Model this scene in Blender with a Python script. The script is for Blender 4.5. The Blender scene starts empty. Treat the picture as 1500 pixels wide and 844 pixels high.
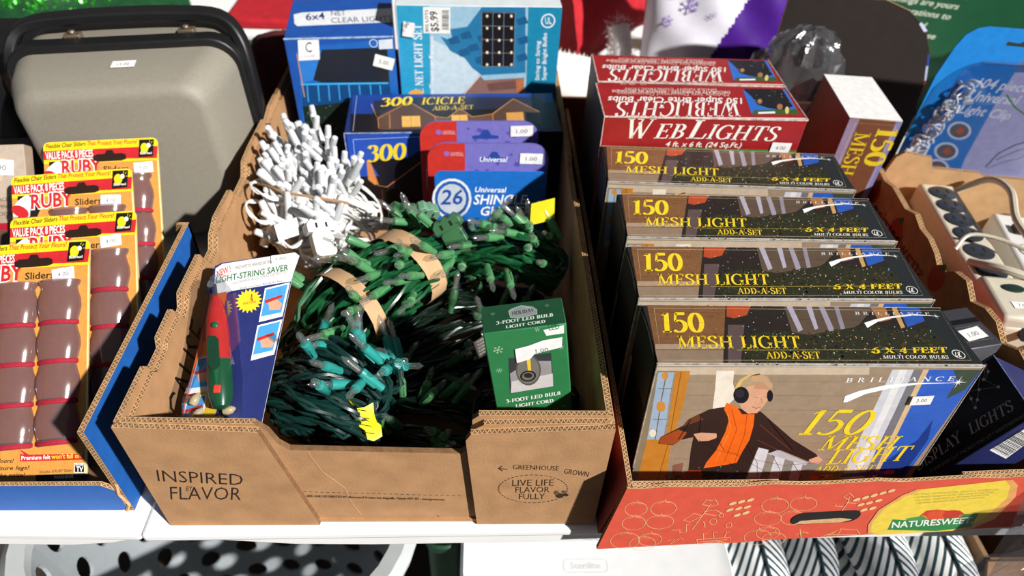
import bpy, bmesh, math, random
from mathutils import Vector, Matrix, Euler

# ------------------------------------------------------------------ camera, light, exposure
scene = bpy.context.scene
COL = scene.collection
scene.view_settings.view_transform = 'Standard'
scene.view_settings.look = 'None'
scene.view_settings.gamma = 1.0
scene.view_settings.use_curve_mapping = False
scene.view_settings.exposure = 0.0

def make_camera():
    pitch, yaw, roll = math.radians(42.785), math.radians(3.297), math.radians(-2.877)
    f = Vector((math.sin(yaw)*math.cos(pitch), math.cos(yaw)*math.cos(pitch), -math.sin(pitch)))
    r = Vector((math.cos(yaw), -math.sin(yaw), 0)); d = f.cross(r)
    r2 = r*math.cos(roll) + d*math.sin(roll); d2 = d*math.cos(roll) - r*math.sin(roll)
    cd = bpy.data.cameras.new('camera'); co = bpy.data.objects.new('camera', cd); COL.objects.link(co)
    m = Matrix((( r2.x, -d2.x, -f.x, 0), (r2.y, -d2.y, -f.y, 0), (r2.z, -d2.z, -f.z, .58), (0, 0, 0, 1)))
    co.matrix_world = m
    cd.sensor_width = 36; cd.lens = 36*1001.5/1500; cd.clip_start = .02; cd.clip_end = 50
    cd.dof.use_dof = True; cd.dof.focus_distance = .58; cd.dof.aperture_fstop = 5.0
    scene.camera = co
make_camera()

world = bpy.data.worlds.new('room_air'); scene.world = world; world.use_nodes = True
world.node_tree.nodes['Background'].inputs[0].default_value = (.85, .92, 1.0, 1)
world.node_tree.nodes['Background'].inputs[1].default_value = .085

sun = bpy.data.lights.new('low_sun', 'SUN'); sun.energy = 6.5; sun.angle = math.radians(1.6); sun.color = (1, .975, .94)
so = bpy.data.objects.new('low_sun', sun); COL.objects.link(so)
so.rotation_euler = Vector((-1.25, 1.0, -1.18)).to_track_quat('-Z', 'Y').to_euler(); so.location = (2, -2, 2.5)

# box frames in metres: x, y, z (bottom centre), width, depth, height, turn about z, lean back, roll
BX = {
 'mesh1': (.2603, .3590, .006, .2551, .0682, .1830, 0.000, -.07, 0),
 'mesh2': (.2579, .4461, .006, .2551, .0682, .1830, 0.008, 0, 0),
 'mesh3': (.2609, .5269, .006, .2551, .0682, .1830, -.005, 0, 0),
 'mesh4': (.2555, .6140, .006, .2551, .0682, .1830, -.034, 0, 0),
 'mesh5': (.4632, .7678, .006, .0625, .1149, .1906, -.090, 0, 0),
 'web1': (.2374, .6939, .006, .2214, .0766, .2174, .0055, 0, 0),
 'web2': (.2424, .7804, .006, .2216, .0733, .2132, -.011, 0, 0),
 'icicle': (-.0398, .7865, .005, .2640, .0974, .1481, .0648, 0, 0),
 'net': (-.1890, .8985, .005, .1330, .1310, .2204, .1200, 0, 0),
 'solar': (-.0100, .9000, .005, .2105, .0600, .2502, .0371, 0, 0),
 'bulb': (.0460, .3745, .094, .0650, .0311, .1060, .0444, -.0569, -.1344),
 'brown': (-.0862, .6475, .000, .3785, .6750, .1490, 0, 0, 0),
 'red': (.3040, .2950, .000, .4000, .0000, .1040, .0500, 0, 0),   # front wall only
 'slider4': (-.4219, .3444, .008, .1190, .0010, .2300, .1412, -.9628, 0),
 'slider3': (-.3893, .3895, .008, .1190, .0010, .2300, .1527, -.9352, 0),
 'slider2': (-.4107, .4592, .008, .1190, .0010, .2300, .1771, -.8769, 0),
 'slider1': (-.4042, .5153, .008, .1190, .0010, .2300, .1339, -.8044, 0),
 'saver': (-.2150, .3380, .092, .1000, .0010, .1800, .060, -1.12, .04),
 'gut1': (.0045, .6900, .005, .1440, .0010, .1570, .02, 0, 0),
 'gut2': (-.0060, .7180, .005, .1430, .0010, .1710, .05, 0, 0),
 'display': (.4722, .3614, .0619, .1210, .0680, .0450, -.0581, -.0290, -1.1393),
 'clip': (.6940, .8300, .000, .2220, .0250, .2660, -.05, 0, 0),
}
ART = {
 'mesh_top': [
  ('p', '7d5636', [(4.1, 68.0), (72.6, 68.0), (65.9, 44.2), (50.0, 0.2), (0.2, 0.2)]),
  ('l', '5a3c26', 0.5, [(3.9, 59.1), (69.0, 59.4)]),
  ('l', '5a3c26', 0.5, [(0.2, 26.9), (60.2, 27.6)]),
  ('p', '8d7763', [(0.6, 13.9), (55.7, 14.5), (50.0, 0.2), (0.2, 0.2)]),
  ('p', 'a58e78', [(1.9, 20.8), (58.6, 21.4), (56.6, 15.7), (0.8, 15.1)]),
  ('p', '2a2320', [(70.4, 68.0), (127.4, 68.0), (107.2, 0.2), (50.0, 0.2)]),
  ('p', 'b14a28', [(71.5, 68.0), (91.9, 68.0), (85.2, 56.4), (73.3, 52.1), (67.6, 54.3)]),
  ('p', '5b4b4a', [(65.9, 44.2), (79.6, 44.4), (63.7, 0.2), (53.9, 0.2)]),
  ('p', '5c4c3e', [(120.5, 68.0), (197.7, 68.0), (175.4, 45.7), (147.8, 30.1), (115.5, 32.7)]),
  ('l', '3f342a', 0.4, [(122.2, 64.1), (190.0, 64.5)]),
  ('l', '3f342a', 0.4, [(119.9, 51.2), (177.8, 51.4)]),
  ('p', 'aea7b8', [(122.5, 68.0), (127.4, 68.0), (126.1, 38.9), (121.4, 36.4)]),
  ('p', 'aea7b8', [(139.3, 68.0), (144.1, 68.0), (139.3, 40.6), (135.8, 39.0)]),
  ('p', '9c94a2', [(150.2, 68.0), (154.7, 68.0), (151.5, 33.1), (146.3, 31.5)]),
  ('p', '8f8794', [(163.3, 68.0), (167.2, 68.0), (161.6, 40.8), (157.2, 37.7)]),
  ('p', 'a06c42', [(194.9, 68.0), (207.6, 68.0), (205.3, 52.4), (194.0, 49.1)]),
  ('p', 'c49a62', [(213.0, 68.0), (217.4, 68.0), (212.7, 43.0), (208.7, 41.4)]),
  ('p', '2b56ad', [(218.9, 68.0), (242.0, 68.0), (238.1, 52.8), (214.8, 43.1)]),
  ('p', '25292b', [(237.1, 68.0), (254.9, 68.0), (253.4, 0.2), (187.0, 0.2), (229.5, 34.0)]),
  ('p', '2c2c1f', [(78.0, 32.2), (105.0, 38.6), (128.0, 32.8), (155.7, 39.2), (184.0, 45.8), (201.8, 38.3), (231.3, 41.7), (236.9, 28.1), (223.4, 0.2), (64.7, 0.2)]),
  ('d', 'leaf', 420, 1.7, [(74.8, 35.2), (105.5, 40.1), (128.6, 34.3), (184.0, 45.8), (232.6, 40.2), (229.5, 0.2), (65.7, 0.2)]),
  ('d', 'grain', 140, 1.2, [(4.9, 68.0), (70.0, 68.0), (55.8, 22.5), (0.2, 21.9)]),
  ('d', 'mix', 160, 0.5, [(74.8, 35.2), (129.2, 35.9), (184.0, 45.8), (232.6, 40.2), (221.3, 0.2), (65.7, 0.2)]),
  ('d', 'mix', 20, 0.45, [(71.9, 68.0), (124.5, 68.0), (114.5, 35.7), (66.4, 35.1)]),
  ('p', 'f2f0ee', [(180.6, 47.9), (191.1, 52.2), (206.0, 56.2), (227.4, 59.8), (246.4, 57.4), (226.4, 57.8), (206.0, 54.0), (193.2, 49.7), (180.5, 41.7)]),
  ('star', 'ffffff', (246.2, 57.1), 3.6),
  ('t', 'B R I L L I A N C E', (177.3, 57.8), (241.4, 58.0), (178.7, 62.0), 'd8d4d0', 'serif'),
  ('l', 'c9b48e', 0.35, [(9.1, 64.0), (253.5, 64.4), (247.1, 5.1), (3.4, 2.9), (9.1, 64.0)]),
  ('t', '150', (10.6, 34.4), (47.4, 34.8), (16.4, 58.0), 'f3d22b', 'serifbi'),
  ('t', 'MESH LIGHT', (18.6, 16.1), (119.8, 17.2), (24.5, 30.4), 'f3d22b', 'serifi'),
  ('l', 'd9c352', 0.3, [(64.7, 14.6), (233.0, 16.9)]),
  ('t', 'ADD-A-SET', (85.1, 5.3), (129.6, 5.7), (88.4, 13.2), 'f3d22b', 'serifi'),
  ('t', '6 X 4 FEET', (171.1, 12.0), (232.7, 13.2), (173.6, 18.6), 'f3d22b', 'serifb'),
  ('t', 'MULTI COLOR BULBS', (177.5, 6.2), (230.0, 6.7), (178.9, 10.1), 'f0eee8', 'serif'),
  ('ring', 'f0eee8', (240.6, 11.8), (245.2, 11.9), 0.6),
  ('t', 'UL', (236.6, 9.0), (241.5, 9.0), (239.0, 14.1), 'f0eee8', 'sansb'),
  ('p', 'cfc9c4', [(0.2, 0.2), (253.7, 1.0), (253.4, 0.2), (0.2, 0.2)]),
 ],
 'mesh_front': [
  ('p', 'a08a72', [(0.2, 176.3), (254.5, 178.5), (254.9, 7.7), (1.2, 8.8)]),
  ('l', '7f6c58', 0.45, [(0.2, 163.7), (179.0, 163.9)]),
  ('l', '7f6c58', 0.45, [(1.8, 147.7), (185.1, 147.7)]),
  ('l', '7f6c58', 0.45, [(4.7, 130.6), (191.8, 130.3)]),
  ('l', '7f6c58', 0.45, [(7.9, 110.8), (199.4, 110.3)]),
  ('l', '7f6c58', 0.45, [(11.5, 89.4), (207.7, 88.5)]),
  ('l', '7f6c58', 0.45, [(15.2, 67.0), (216.3, 65.7)]),
  ('l', '7f6c58', 0.45, [(19.1, 43.4), (225.5, 41.7)]),
  ('p', 'cdb9a0', [(0.2, 178.8), (164.7, 180.2), (167.7, 172.1), (1.0, 170.7)]),
  ('p', '8a7a60', [(0.3, 174.9), (15.0, 175.0), (20.1, 8.8), (0.2, 8.8)]),
  ('p', '9db2c8', [(1.9, 173.5), (14.5, 173.6), (15.8, 143.4), (18.2, 118.8), (19.6, 92.8), (6.2, 92.8), (4.1, 134.2)]),
  ('l', '6d5a38', 0.8, [(8.4, 173.6), (9.7, 143.3), (13.1, 92.8)]),
  ('l', '6d5a38', 0.6, [(5.0, 155.1), (15.7, 155.2)]),
  ('l', '6d5a38', 0.6, [(6.6, 118.8), (18.6, 118.8)]),
  ('c', 'c98a3a', (10.7, 134.3), (14.4, 134.3), (9.5, 140.9)),
  ('c', 'c98a3a', (7.7, 169.4), (10.5, 169.4), (7.1, 173.3)),
  ('c', 'e6dfc8', (9.6, 101.1), (12.5, 101.1), (8.7, 106.0)),
  ('p', 'c47f2c', [(15.0, 175.0), (26.4, 175.1), (28.8, 134.4), (27.1, 92.8), (34.3, 8.7), (6.0, 8.8), (6.2, 92.8), (22.8, 92.8), (17.9, 143.4)]),
  ('l', '8d5719', 0.7, [(19.5, 174.5), (25.0, 92.8), (24.8, 8.7)]),
  ('p', 'efe3d2', [(46.6, 175.3), (60.4, 175.4), (62.8, 161.3), (69.4, 146.7), (62.7, 131.5), (53.2, 132.1), (50.0, 155.4)]),
  ('p', '2f5fc0', [(213.0, 178.1), (254.9, 178.5), (254.9, 168.5), (249.1, 35.6), (218.9, 8.1), (205.9, 93.3)]),
  ('p', '1e3a86', [(239.2, 93.4), (241.2, 119.8), (248.2, 93.4), (246.0, 43.2), (237.0, 24.0), (219.2, 58.1)]),
  ('p', 'cfcfd6', [(183.7, 177.9), (201.9, 178.0), (211.7, 28.0), (204.3, 8.2), (191.4, 31.9)]),
  ('p', 'e8e6e6', [(189.8, 177.9), (195.8, 178.0), (207.3, 20.1), (201.3, 20.2)]),
  ('p', '77767c', [(200.9, 178.0), (208.9, 178.1), (218.8, 27.9), (214.5, 20.1)]),
  ('p', 'd9b98a', [(208.3, 178.1), (212.8, 178.1), (223.6, 27.9), (219.8, 24.0)]),
  ('p', '3d4a3c', [(232.2, 178.3), (254.5, 178.5), (252.0, 155.4), (241.0, 144.8), (241.0, 165.5)]),
  ('p', '33231f', [(64.1, 134.6), (51.2, 131.4), (36.1, 118.9), (33.4, 110.9), (16.8, 96.1), (16.5, 87.7), (29.6, 85.4), (35.2, 92.8), (44.9, 96.2), (46.1, 79.3), (49.6, 50.8), (48.5, 8.7), (141.6, 8.4), (114.5, 72.4), (123.7, 79.4), (153.2, 63.5), (160.3, 69.6), (156.6, 74.2), (130.8, 93.1), (106.8, 116.0), (93.8, 128.6)]),
  ('p', '6a3a26', [(36.1, 118.9), (43.2, 125.2), (48.7, 118.9), (33.6, 109.9)]),
  ('p', 'a24a22', [(16.9, 95.5), (30.1, 106.0), (38.3, 102.1), (35.2, 92.8), (29.5, 86.1), (17.4, 88.1)]),
  ('l', '150f10', 0.9, [(38.2, 118.9), (32.6, 92.8)]),
  ('l', '150f10', 0.9, [(45.3, 125.2), (49.2, 96.2)]),
  ('l', '150f10', 0.9, [(101.7, 119.2), (134.8, 79.4)]),
  ('l', '6a3a26', 0.7, [(97.0, 112.8), (132.6, 79.4)]),
  ('l', '6a3a26', 0.7, [(100.1, 93.0), (121.5, 79.4)]),
  ('p', '9e3c1f', [(49.6, 50.8), (41.0, 35.9), (31.3, 32.1), (34.3, 8.7), (74.6, 8.6), (61.0, 50.8)]),
  ('p', '8c5a48', [(34.6, 58.1), (43.0, 61.7), (45.7, 35.9), (37.8, 28.3)]),
  ('p', 'f06a1c', [(63.0, 139.1), (62.7, 131.5), (69.8, 119.0), (70.4, 102.9), (68.2, 79.3), (63.2, 61.7), (62.6, 53.7), (79.8, 58.1), (90.2, 61.7), (91.2, 75.9), (93.5, 93.0), (92.1, 111.1), (89.4, 125.4), (78.9, 125.4), (72.4, 134.6)]),
  ('l', 'b9430f', 0.6, [(69.0, 131.5), (79.3, 106.2), (78.9, 61.7)]),
  ('l', 'b9430f', 0.6, [(83.1, 125.4), (87.5, 99.7), (88.0, 61.7)]),
  ('l', 'ff8c3c', 0.6, [(67.3, 125.3), (74.0, 106.2), (71.4, 65.3)]),
  ('p', 'dba583', [(69.4, 157.0), (73.8, 161.9), (80.9, 165.7), (89.7, 162.9), (95.3, 152.8), (95.9, 143.9), (94.6, 137.2), (91.1, 127.0), (84.0, 126.0), (77.3, 131.6), (71.9, 140.7)]),
  ('p', 'c88f70', [(80.9, 165.7), (89.7, 162.9), (95.3, 152.8), (89.8, 155.1), (80.5, 155.6)]),
  ('p', 'b59a78', [(74.8, 157.9), (72.1, 152.6), (68.2, 164.2), (71.4, 171.3), (79.0, 172.8), (87.8, 170.0), (94.5, 161.5), (96.3, 152.2), (90.5, 160.0), (82.0, 161.4)]),
  ('p', 'caa27c', [(75.4, 171.3), (85.6, 170.6), (94.5, 160.1), (94.1, 155.7), (85.4, 163.8), (76.4, 163.7)]),
  ('l', '241f22', 1.2, [(67.3, 155.5), (68.8, 165.6), (73.8, 169.9), (81.2, 172.2)]),
  ('p', 'd8b76a', [(65.2, 155.5), (66.8, 165.6), (72.4, 171.3), (79.0, 172.8), (73.9, 169.4), (70.0, 164.8), (69.0, 155.0)]),
  ('c', '15131a', (72.6, 148.2), (78.9, 148.2), (70.2, 157.9)),
  ('c', '2b2730', (71.0, 150.3), (74.7, 150.3), (69.7, 155.5)),
  ('c', '15131a', (96.0, 147.5), (98.5, 147.5), (94.1, 154.3)),
  ('l', '7c4a38', 0.35, [(83.6, 146.2), (87.6, 145.0)]),
  ('l', '7c4a38', 0.35, [(91.0, 146.8), (94.3, 146.3)]),
  ('l', 'b07458', 0.5, [(89.3, 145.3), (92.0, 139.3), (89.7, 138.4)]),
  ('l', 'a33c34', 0.7, [(84.9, 134.7), (88.8, 132.6), (92.0, 134.7)]),
  ('p', 'd9a283', [(44.1, 100.2), (50.1, 102.2), (63.3, 101.2), (65.0, 95.6), (58.9, 91.6), (50.3, 90.9)]),
  ('p', 'd9a283', [(152.9, 66.0), (159.9, 71.0), (165.8, 65.3), (163.4, 60.3), (156.3, 61.0)]),
  ('p', '8f877d', [(103.7, 79.4), (168.6, 58.1), (187.4, 8.2), (103.2, 8.5)]),
  ('p', 'd6d4da', [(103.9, 82.8), (113.7, 79.4), (118.8, 8.4), (105.6, 8.5)]),
  ('p', 'd6d4da', [(121.3, 75.9), (131.0, 71.0), (138.0, 8.4), (127.2, 8.4)]),
  ('p', 'cfcdd4', [(140.2, 65.3), (149.2, 61.7), (156.0, 8.3), (146.4, 8.4)]),
  ('p', 'bdbbc2', [(121.5, 79.4), (153.8, 61.7), (152.6, 58.1), (114.0, 74.1)]),
  ('p', '35301f', [(48.5, 8.7), (55.6, 32.1), (85.3, 24.3), (119.2, 20.3), (150.1, 28.1), (183.4, 20.2), (187.4, 8.2)]),
  ('d', 'leaf', 300, 1.8, [(23.7, 43.4), (80.9, 43.4), (116.2, 32.0), (178.3, 35.7), (187.4, 8.2), (24.8, 8.7)]),
  ('d', 'mix', 130, 0.5, [(29.2, 50.8), (76.7, 61.7), (115.2, 35.8), (171.0, 50.8), (182.1, 24.1), (29.9, 20.6)]),
  ('l', '221c18', 0.35, [(49.9, 92.9), (68.2, 79.3), (87.6, 72.3), (121.4, 47.1), (147.8, 35.8)]),
  ('l', '221c18', 0.35, [(64.4, 96.3), (74.8, 79.3), (107.4, 65.3), (132.1, 58.1), (162.9, 61.7)]),
  ('l', '221c18', 0.35, [(93.0, 86.2), (108.3, 61.7), (117.2, 28.1)]),
  ('l', '221c18', 0.35, [(119.0, 72.4), (131.9, 50.8), (137.1, 24.2)]),
  ('l', '221c18', 0.35, [(140.1, 61.7), (152.5, 43.3), (156.0, 24.2)]),
  ('l', '221c18', 0.35, [(83.5, 61.7), (103.9, 43.3), (131.3, 28.1)]),
  ('t', 'B R I L L I A N C E', (151.5, 163.4), (237.7, 166.1), (151.3, 168.3), 'f4f2f0', 'serif'),
  ('p', 'ffffff', [(157.8, 140.6), (156.9, 147.9), (166.2, 153.9), (184.4, 160.5), (207.9, 163.5), (241.8, 163.8), (210.7, 161.8), (189.9, 157.0), (172.7, 150.4), (160.9, 140.6)]),
  ('star', 'ffffff', (242.2, 164.4), 7.5),
  ('t', '150', (133.1, 99.8), (191.2, 100.0), (133.9, 130.7), 'f2d62e', 'serifi'),
  ('t', 'MESH', (156.1, 79.4), (224.6, 79.6), (153.8, 98.2), 'f2d62e', 'serifi'),
  ('t', 'LIGHT', (170.1, 59.2), (241.7, 65.4), (168.4, 79.5), 'f2d62e', 'serifi'),
  ('t', 'ADD-A-SET', (161.6, 47.8), (216.5, 50.0), (160.4, 56.6), 'f2d62e', 'serifi'),
  ('p', 'f26a1c', [(162.1, 42.6), (171.3, 43.7), (172.6, 38.0), (163.4, 36.9)]),
  ('p', 'f3d22b', [(171.3, 43.7), (180.4, 44.8), (181.9, 39.1), (172.6, 38.0)]),
  ('p', '8fce3c', [(180.4, 44.8), (189.6, 45.9), (191.1, 40.3), (181.9, 39.1)]),
  ('p', '22b573', [(189.6, 45.9), (198.7, 47.0), (200.3, 41.4), (191.1, 40.3)]),
  ('p', '22a5c8', [(198.7, 47.0), (207.9, 48.1), (209.5, 42.5), (200.3, 41.4)]),
  ('p', '3b6fe0', [(207.9, 48.1), (217.0, 49.3), (218.7, 43.6), (209.5, 42.5)]),
  ('p', '7d4fd0', [(217.0, 49.3), (226.2, 50.4), (227.8, 44.8), (218.7, 43.6)]),
  ('p', 'c8489c', [(226.2, 50.4), (235.3, 51.5), (237.0, 45.9), (227.8, 44.8)]),
  ('t', 'MULTI COLOR BULBS', (170.4, 38.4), (228.7, 45.5), (169.3, 42.5), '4a2050', 'sansbi'),
 ],
 'web_top': [
  ('t', 'WEBLIGHTS', (158.7, 39.7), (19.8, 33.9), (148.7, 5.4), 'f1e9e4', 'serif'),
  ('t', '150 Super Brite Clear Bulbs', (161.9, 47.2), (10.5, 44.8), (158.3, 34.1), 'f1e9e4', 'sansb'),
  ('t', 'Multiple Sets Decorated Decorations', (149.7, 57.7), (22.1, 55.6), (147.9, 50.6), 'd8b8a8', 'sans'),
  ('t', 'DECORATE IN MINUTES - REMOVE IN SECONDS', (152.7, 63.7), (16.8, 61.2), (151.2, 57.7), 'e2cfc8', 'sansb'),
  ('t', 'SINGLE NIGHT CONSTRUCTION', (138.6, 69.0), (32.9, 66.7), (137.4, 64.2), 'e2cfc8', 'sans'),
  ('p', '2f6bc4', [(169.3, 70.4), (219.5, 71.4), (215.8, 12.3), (162.6, 10.2)]),
  ('p', '1b1c22', [(169.3, 70.4), (216.0, 71.3), (214.9, 29.7), (199.6, 20.8), (184.8, 25.7), (175.9, 32.5), (174.3, 50.6)]),
  ('p', '3a5a2a', [(168.0, 19.6), (217.1, 24.3), (215.8, 12.3), (162.6, 10.2)]),
  ('p', 'e8e8e8', [(171.0, 15.9), (190.5, 17.8), (189.7, 13.4), (170.2, 11.6)]),
  ('c', 'e2c77a', (205.1, 21.0), (207.3, 21.1), (207.9, 29.4)),
  ('c', 'a2704a', (180.5, 40.6), (183.3, 40.7), (182.3, 46.4)),
  ('c', 'a2704a', (199.6, 29.1), (202.9, 29.2), (201.7, 35.8)),
  ('d', 'warm', 14, 0.6, [(169.8, 69.2), (215.6, 70.0), (215.4, 35.3), (172.4, 39.1)]),
  ('p', 'e6d8d2', [(0.2, 0.2), (221.2, 4.5), (221.2, 1.9), (0.2, 0.2)]),
 ],
 'web_front': [
  ('t', 'W', (26.7, 191.4), (57.4, 192.0), (21.0, 215.4), 'f4efe8', 'serifi'),
  ('t', 'EB', (57.4, 192.0), (90.9, 192.4), (56.3, 209.8), 'f4efe8', 'serifi'),
  ('t', 'L', (92.8, 192.4), (115.1, 192.6), (93.2, 215.2), 'f4efe8', 'serifi'),
  ('t', 'IGHTS', (115.1, 192.6), (195.0, 191.1), (114.9, 210.4), 'f4efe8', 'serifi'),
  ('t', '4 ft. x 6 ft. (24 Sq.Ft.)', (72.1, 182.3), (157.1, 182.4), (71.5, 188.4), 'f4efe8', 'sansbi'),
  ('p', '3f8a3c', [(2.6, 181.9), (221.2, 179.5), (221.2, 173.9), (3.2, 177.0)]),
  ('p', '8e1f22', [(2.4, 178.8), (221.2, 175.8), (221.2, 86.0), (15.3, 82.3)]),
 ],
 'icicle_top': [
  ('p', '1f3f92', [(2.4, 97.2), (263.8, 97.2), (263.8, 4.7), (7.5, 0.5)]),
  ('p', '1c1714', [(4.3, 46.4), (31.1, 45.9), (33.0, 64.5), (57.2, 70.5), (263.8, 73.2), (263.8, 4.7), (7.5, 0.5)]),
  ('p', '2a2a3c', [(30.6, 80.6), (100.3, 89.3), (182.6, 87.9), (246.8, 86.8), (246.8, 60.5), (34.1, 45.8)]),
  ('p', '5b3f2c', [(37.4, 39.7), (75.4, 79.8), (112.4, 38.1), (112.2, 8.3), (42.1, 7.1)]),
  ('p', '6b4a33', [(109.4, 38.1), (124.5, 34.8), (140.4, 59.3), (154.9, 37.2), (181.2, 42.8), (179.1, 12.6), (109.2, 9.5)]),
  ('p', '58402f', [(181.4, 45.9), (211.1, 84.1), (242.1, 47.8), (241.4, 15.9), (179.1, 12.6)]),
  ('l', 'e8a468', 1.0, [(28.1, 71.0), (37.8, 33.6), (75.5, 76.6), (109.4, 36.9), (124.5, 34.2), (140.3, 57.4), (155.4, 35.9), (181.2, 42.8), (210.9, 82.1), (240.6, 47.9)]),
  ('l', 'd58b4c', 0.8, [(38.4, 33.6), (40.8, 10.0)]),
  ('l', 'd58b4c', 0.8, [(52.1, 45.5), (54.2, 9.7)]),
  ('l', 'd58b4c', 0.8, [(108.8, 36.9), (109.8, 9.5)]),
  ('l', 'd58b4c', 0.8, [(181.2, 42.8), (180.0, 12.6)]),
  ('p', 'f2b658', [(67.3, 39.0), (89.8, 39.8), (91.0, 13.5), (68.7, 12.8)]),
  ('p', 'f2b658', [(129.1, 40.8), (149.0, 41.6), (149.0, 20.4), (129.2, 19.6)]),
  ('p', 'd89a4a', [(198.4, 45.6), (220.2, 47.0), (219.4, 23.6), (197.6, 21.1)]),
  ('l', '7a4c24', 0.5, [(78.7, 38.8), (79.8, 13.7)]),
  ('l', '7a4c24', 0.5, [(139.2, 40.6), (139.1, 20.6)]),
  ('t', '300', (40.0, 64.4), (81.8, 68.7), (42.6, 87.0), 'f2d62e', 'serifbi'),
  ('t', 'ICICLE', (91.1, 68.6), (148.5, 70.1), (94.7, 88.1), 'f2d62e', 'serifi'),
  ('t', 'ADD-A-SET', (104.9, 53.1), (158.8, 55.8), (106.5, 64.4), 'e6cb3a', 'serifi'),
  ('l', 'b9c4e8', 0.5, [(8.1, 94.1), (10.5, 5.0)]),
 ],
 'icicle_front': [
  ('p', '2350b4', [(3.0, 145.8), (100.4, 147.9), (97.6, 87.4), (2.0, 85.9)]),
  ('p', '19120f', [(2.1, 86.6), (116.0, 87.0), (263.8, 140.6), (263.8, 0.2), (0.2, 0.2)]),
  ('p', '2350b4', [(3.0, 145.8), (263.8, 147.9), (263.8, 145.7), (75.1, 116.3), (26.4, 103.2), (2.0, 85.9)]),
  ('p', '16131f', [(25.6, 110.3), (74.9, 112.8), (117.8, 142.8), (263.8, 147.4), (263.8, 68.7), (44.1, 66.5)]),
  ('p', 'd9894c', [(22.7, 110.3), (26.6, 110.9), (32.5, 74.2), (29.4, 73.5), (21.8, 81.8)]),
  ('l', 'c27b48', 1.2, [(26.5, 110.2), (33.9, 72.3), (44.4, 70.2), (92.6, 109.0), (117.3, 129.3)]),
  ('l', '5a3020', 0.8, [(38.0, 66.6), (34.4, 20.2)]),
  ('l', '5a3020', 0.8, [(60.0, 73.6), (56.6, 19.6)]),
  ('l', 'b9c4e8', 0.6, [(9.9, 139.5), (5.5, 9.0)]),
  ('l', 'b9c4e8', 0.6, [(9.9, 139.5), (260.3, 147.9)]),
  ('t', '300', (23.9, 107.5), (73.6, 111.1), (29.2, 130.8), 'f2d62e', 'serifbi'),
 ],
 'net_front': [
  ('p', '1e64b8', [(14.7, 209.6), (132.8, 217.5), (132.8, 138.6), (2.8, 93.8)]),
  ('p', '20242e', [(40.5, 205.8), (124.0, 206.8), (123.1, 159.6), (37.0, 162.4), (26.9, 166.1)]),
  ('p', '2f7cd0', [(15.1, 203.4), (43.4, 205.7), (26.9, 166.1), (11.0, 161.7)]),
  ('p', '1a2a22', [(7.8, 132.9), (124.9, 144.1), (119.0, 49.9), (4.7, 55.9)]),
  ('p', '14467e', [(12.5, 161.6), (123.1, 159.6), (122.9, 139.0), (7.2, 129.4)]),
  ('l', '3fb2e8', 2.2, [(10.9, 160.7), (121.4, 158.9)]),
  ('l', '3a9fe0', 1.6, [(18.3, 159.7), (16.3, 136.0)]),
  ('l', '3a9fe0', 1.6, [(31.9, 159.3), (30.3, 136.4)]),
  ('l', '3a9fe0', 1.6, [(45.0, 158.8), (43.7, 136.8)]),
  ('l', '3a9fe0', 1.6, [(57.8, 158.4), (56.9, 137.2)]),
  ('l', '3a9fe0', 1.6, [(70.7, 158.0), (70.1, 137.6)]),
  ('l', '3a9fe0', 1.6, [(83.9, 157.5), (83.6, 138.0)]),
  ('l', '3a9fe0', 1.6, [(97.9, 157.0), (97.8, 138.4)]),
  ('l', '3a9fe0', 1.6, [(110.3, 156.6), (110.5, 138.7)]),
  ('l', 'c08a62', 1.4, [(12.8, 201.9), (12.5, 143.1)]),
  ('d', 'cool', 60, 0.6, [(10.3, 129.3), (121.3, 139.0), (119.8, 80.9), (6.4, 86.2)]),
  ('p', 'f2f2f4', [(16.9, 220.2), (42.0, 220.2), (39.5, 193.3), (13.5, 192.4)]),
  ('t', 'C', (23.6, 203.1), (31.2, 203.2), (25.0, 215.5), '1a1a22', 'sans'),
  ('t', 'Clear Wire', (18.5, 221.4), (39.3, 221.5), (18.9, 224.1), '6a7486', 'sans'),
  ('t', 'CLEAR', (20.7, 196.6), (33.7, 196.6), (21.2, 199.1), '8a94a8', 'sans'),
  ('p', 'd6dde8', [(114.4, 216.4), (131.5, 217.5), (131.1, 205.0), (113.9, 204.5)]),
  ('ring', 'e8ecf4', (107.7, 212.5), (112.5, 212.4), 0.8),
 ],
 'net_top': [
  ('p', 'eceef2', [(5.7, 76.8), (16.0, 82.9), (132.6, 92.6), (132.8, 87.4), (132.8, 49.5), (128.8, 45.0), (13.4, 38.4), (9.2, 46.3)]),
  ('t', '6x4', (22.6, 56.7), (46.7, 60.2), (20.1, 77.7), '1f3c78', 'sansb'),
  ('t', 'NET', (54.0, 69.6), (72.5, 71.9), (52.6, 86.1), '23365e', 'sans'),
  ('t', 'CLEAR LIGHTS', (55.1, 46.3), (132.6, 49.6), (53.7, 63.1), '2a3a5c', 'sans'),
 ],
 'solar_front': [
  ('p', '9cc4dc', [(41.9, 249.3), (166.6, 250.0), (171.7, 89.5), (37.9, 89.1)]),
  ('p', 'c8dce8', [(43.1, 207.6), (109.0, 175.5), (99.4, 126.5), (39.5, 126.1)]),
  ('p', '2878a8', [(55.7, 210.9), (71.1, 204.7), (68.4, 220.6), (90.1, 224.0), (108.5, 248.8), (163.6, 249.5), (168.0, 162.3), (109.2, 158.4), (96.1, 168.6), (86.6, 182.0), (67.7, 191.7)]),
  ('p', '1c5c8c', [(64.9, 207.9), (77.5, 212.5), (81.1, 202.9), (67.9, 200.2)]),
  ('p', '1c5c8c', [(80.7, 214.4), (93.2, 219.0), (96.9, 209.5), (83.7, 206.8)]),
  ('p', '1c5c8c', [(89.9, 198.4), (102.5, 203.1), (106.4, 193.4), (93.0, 190.6)]),
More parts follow.
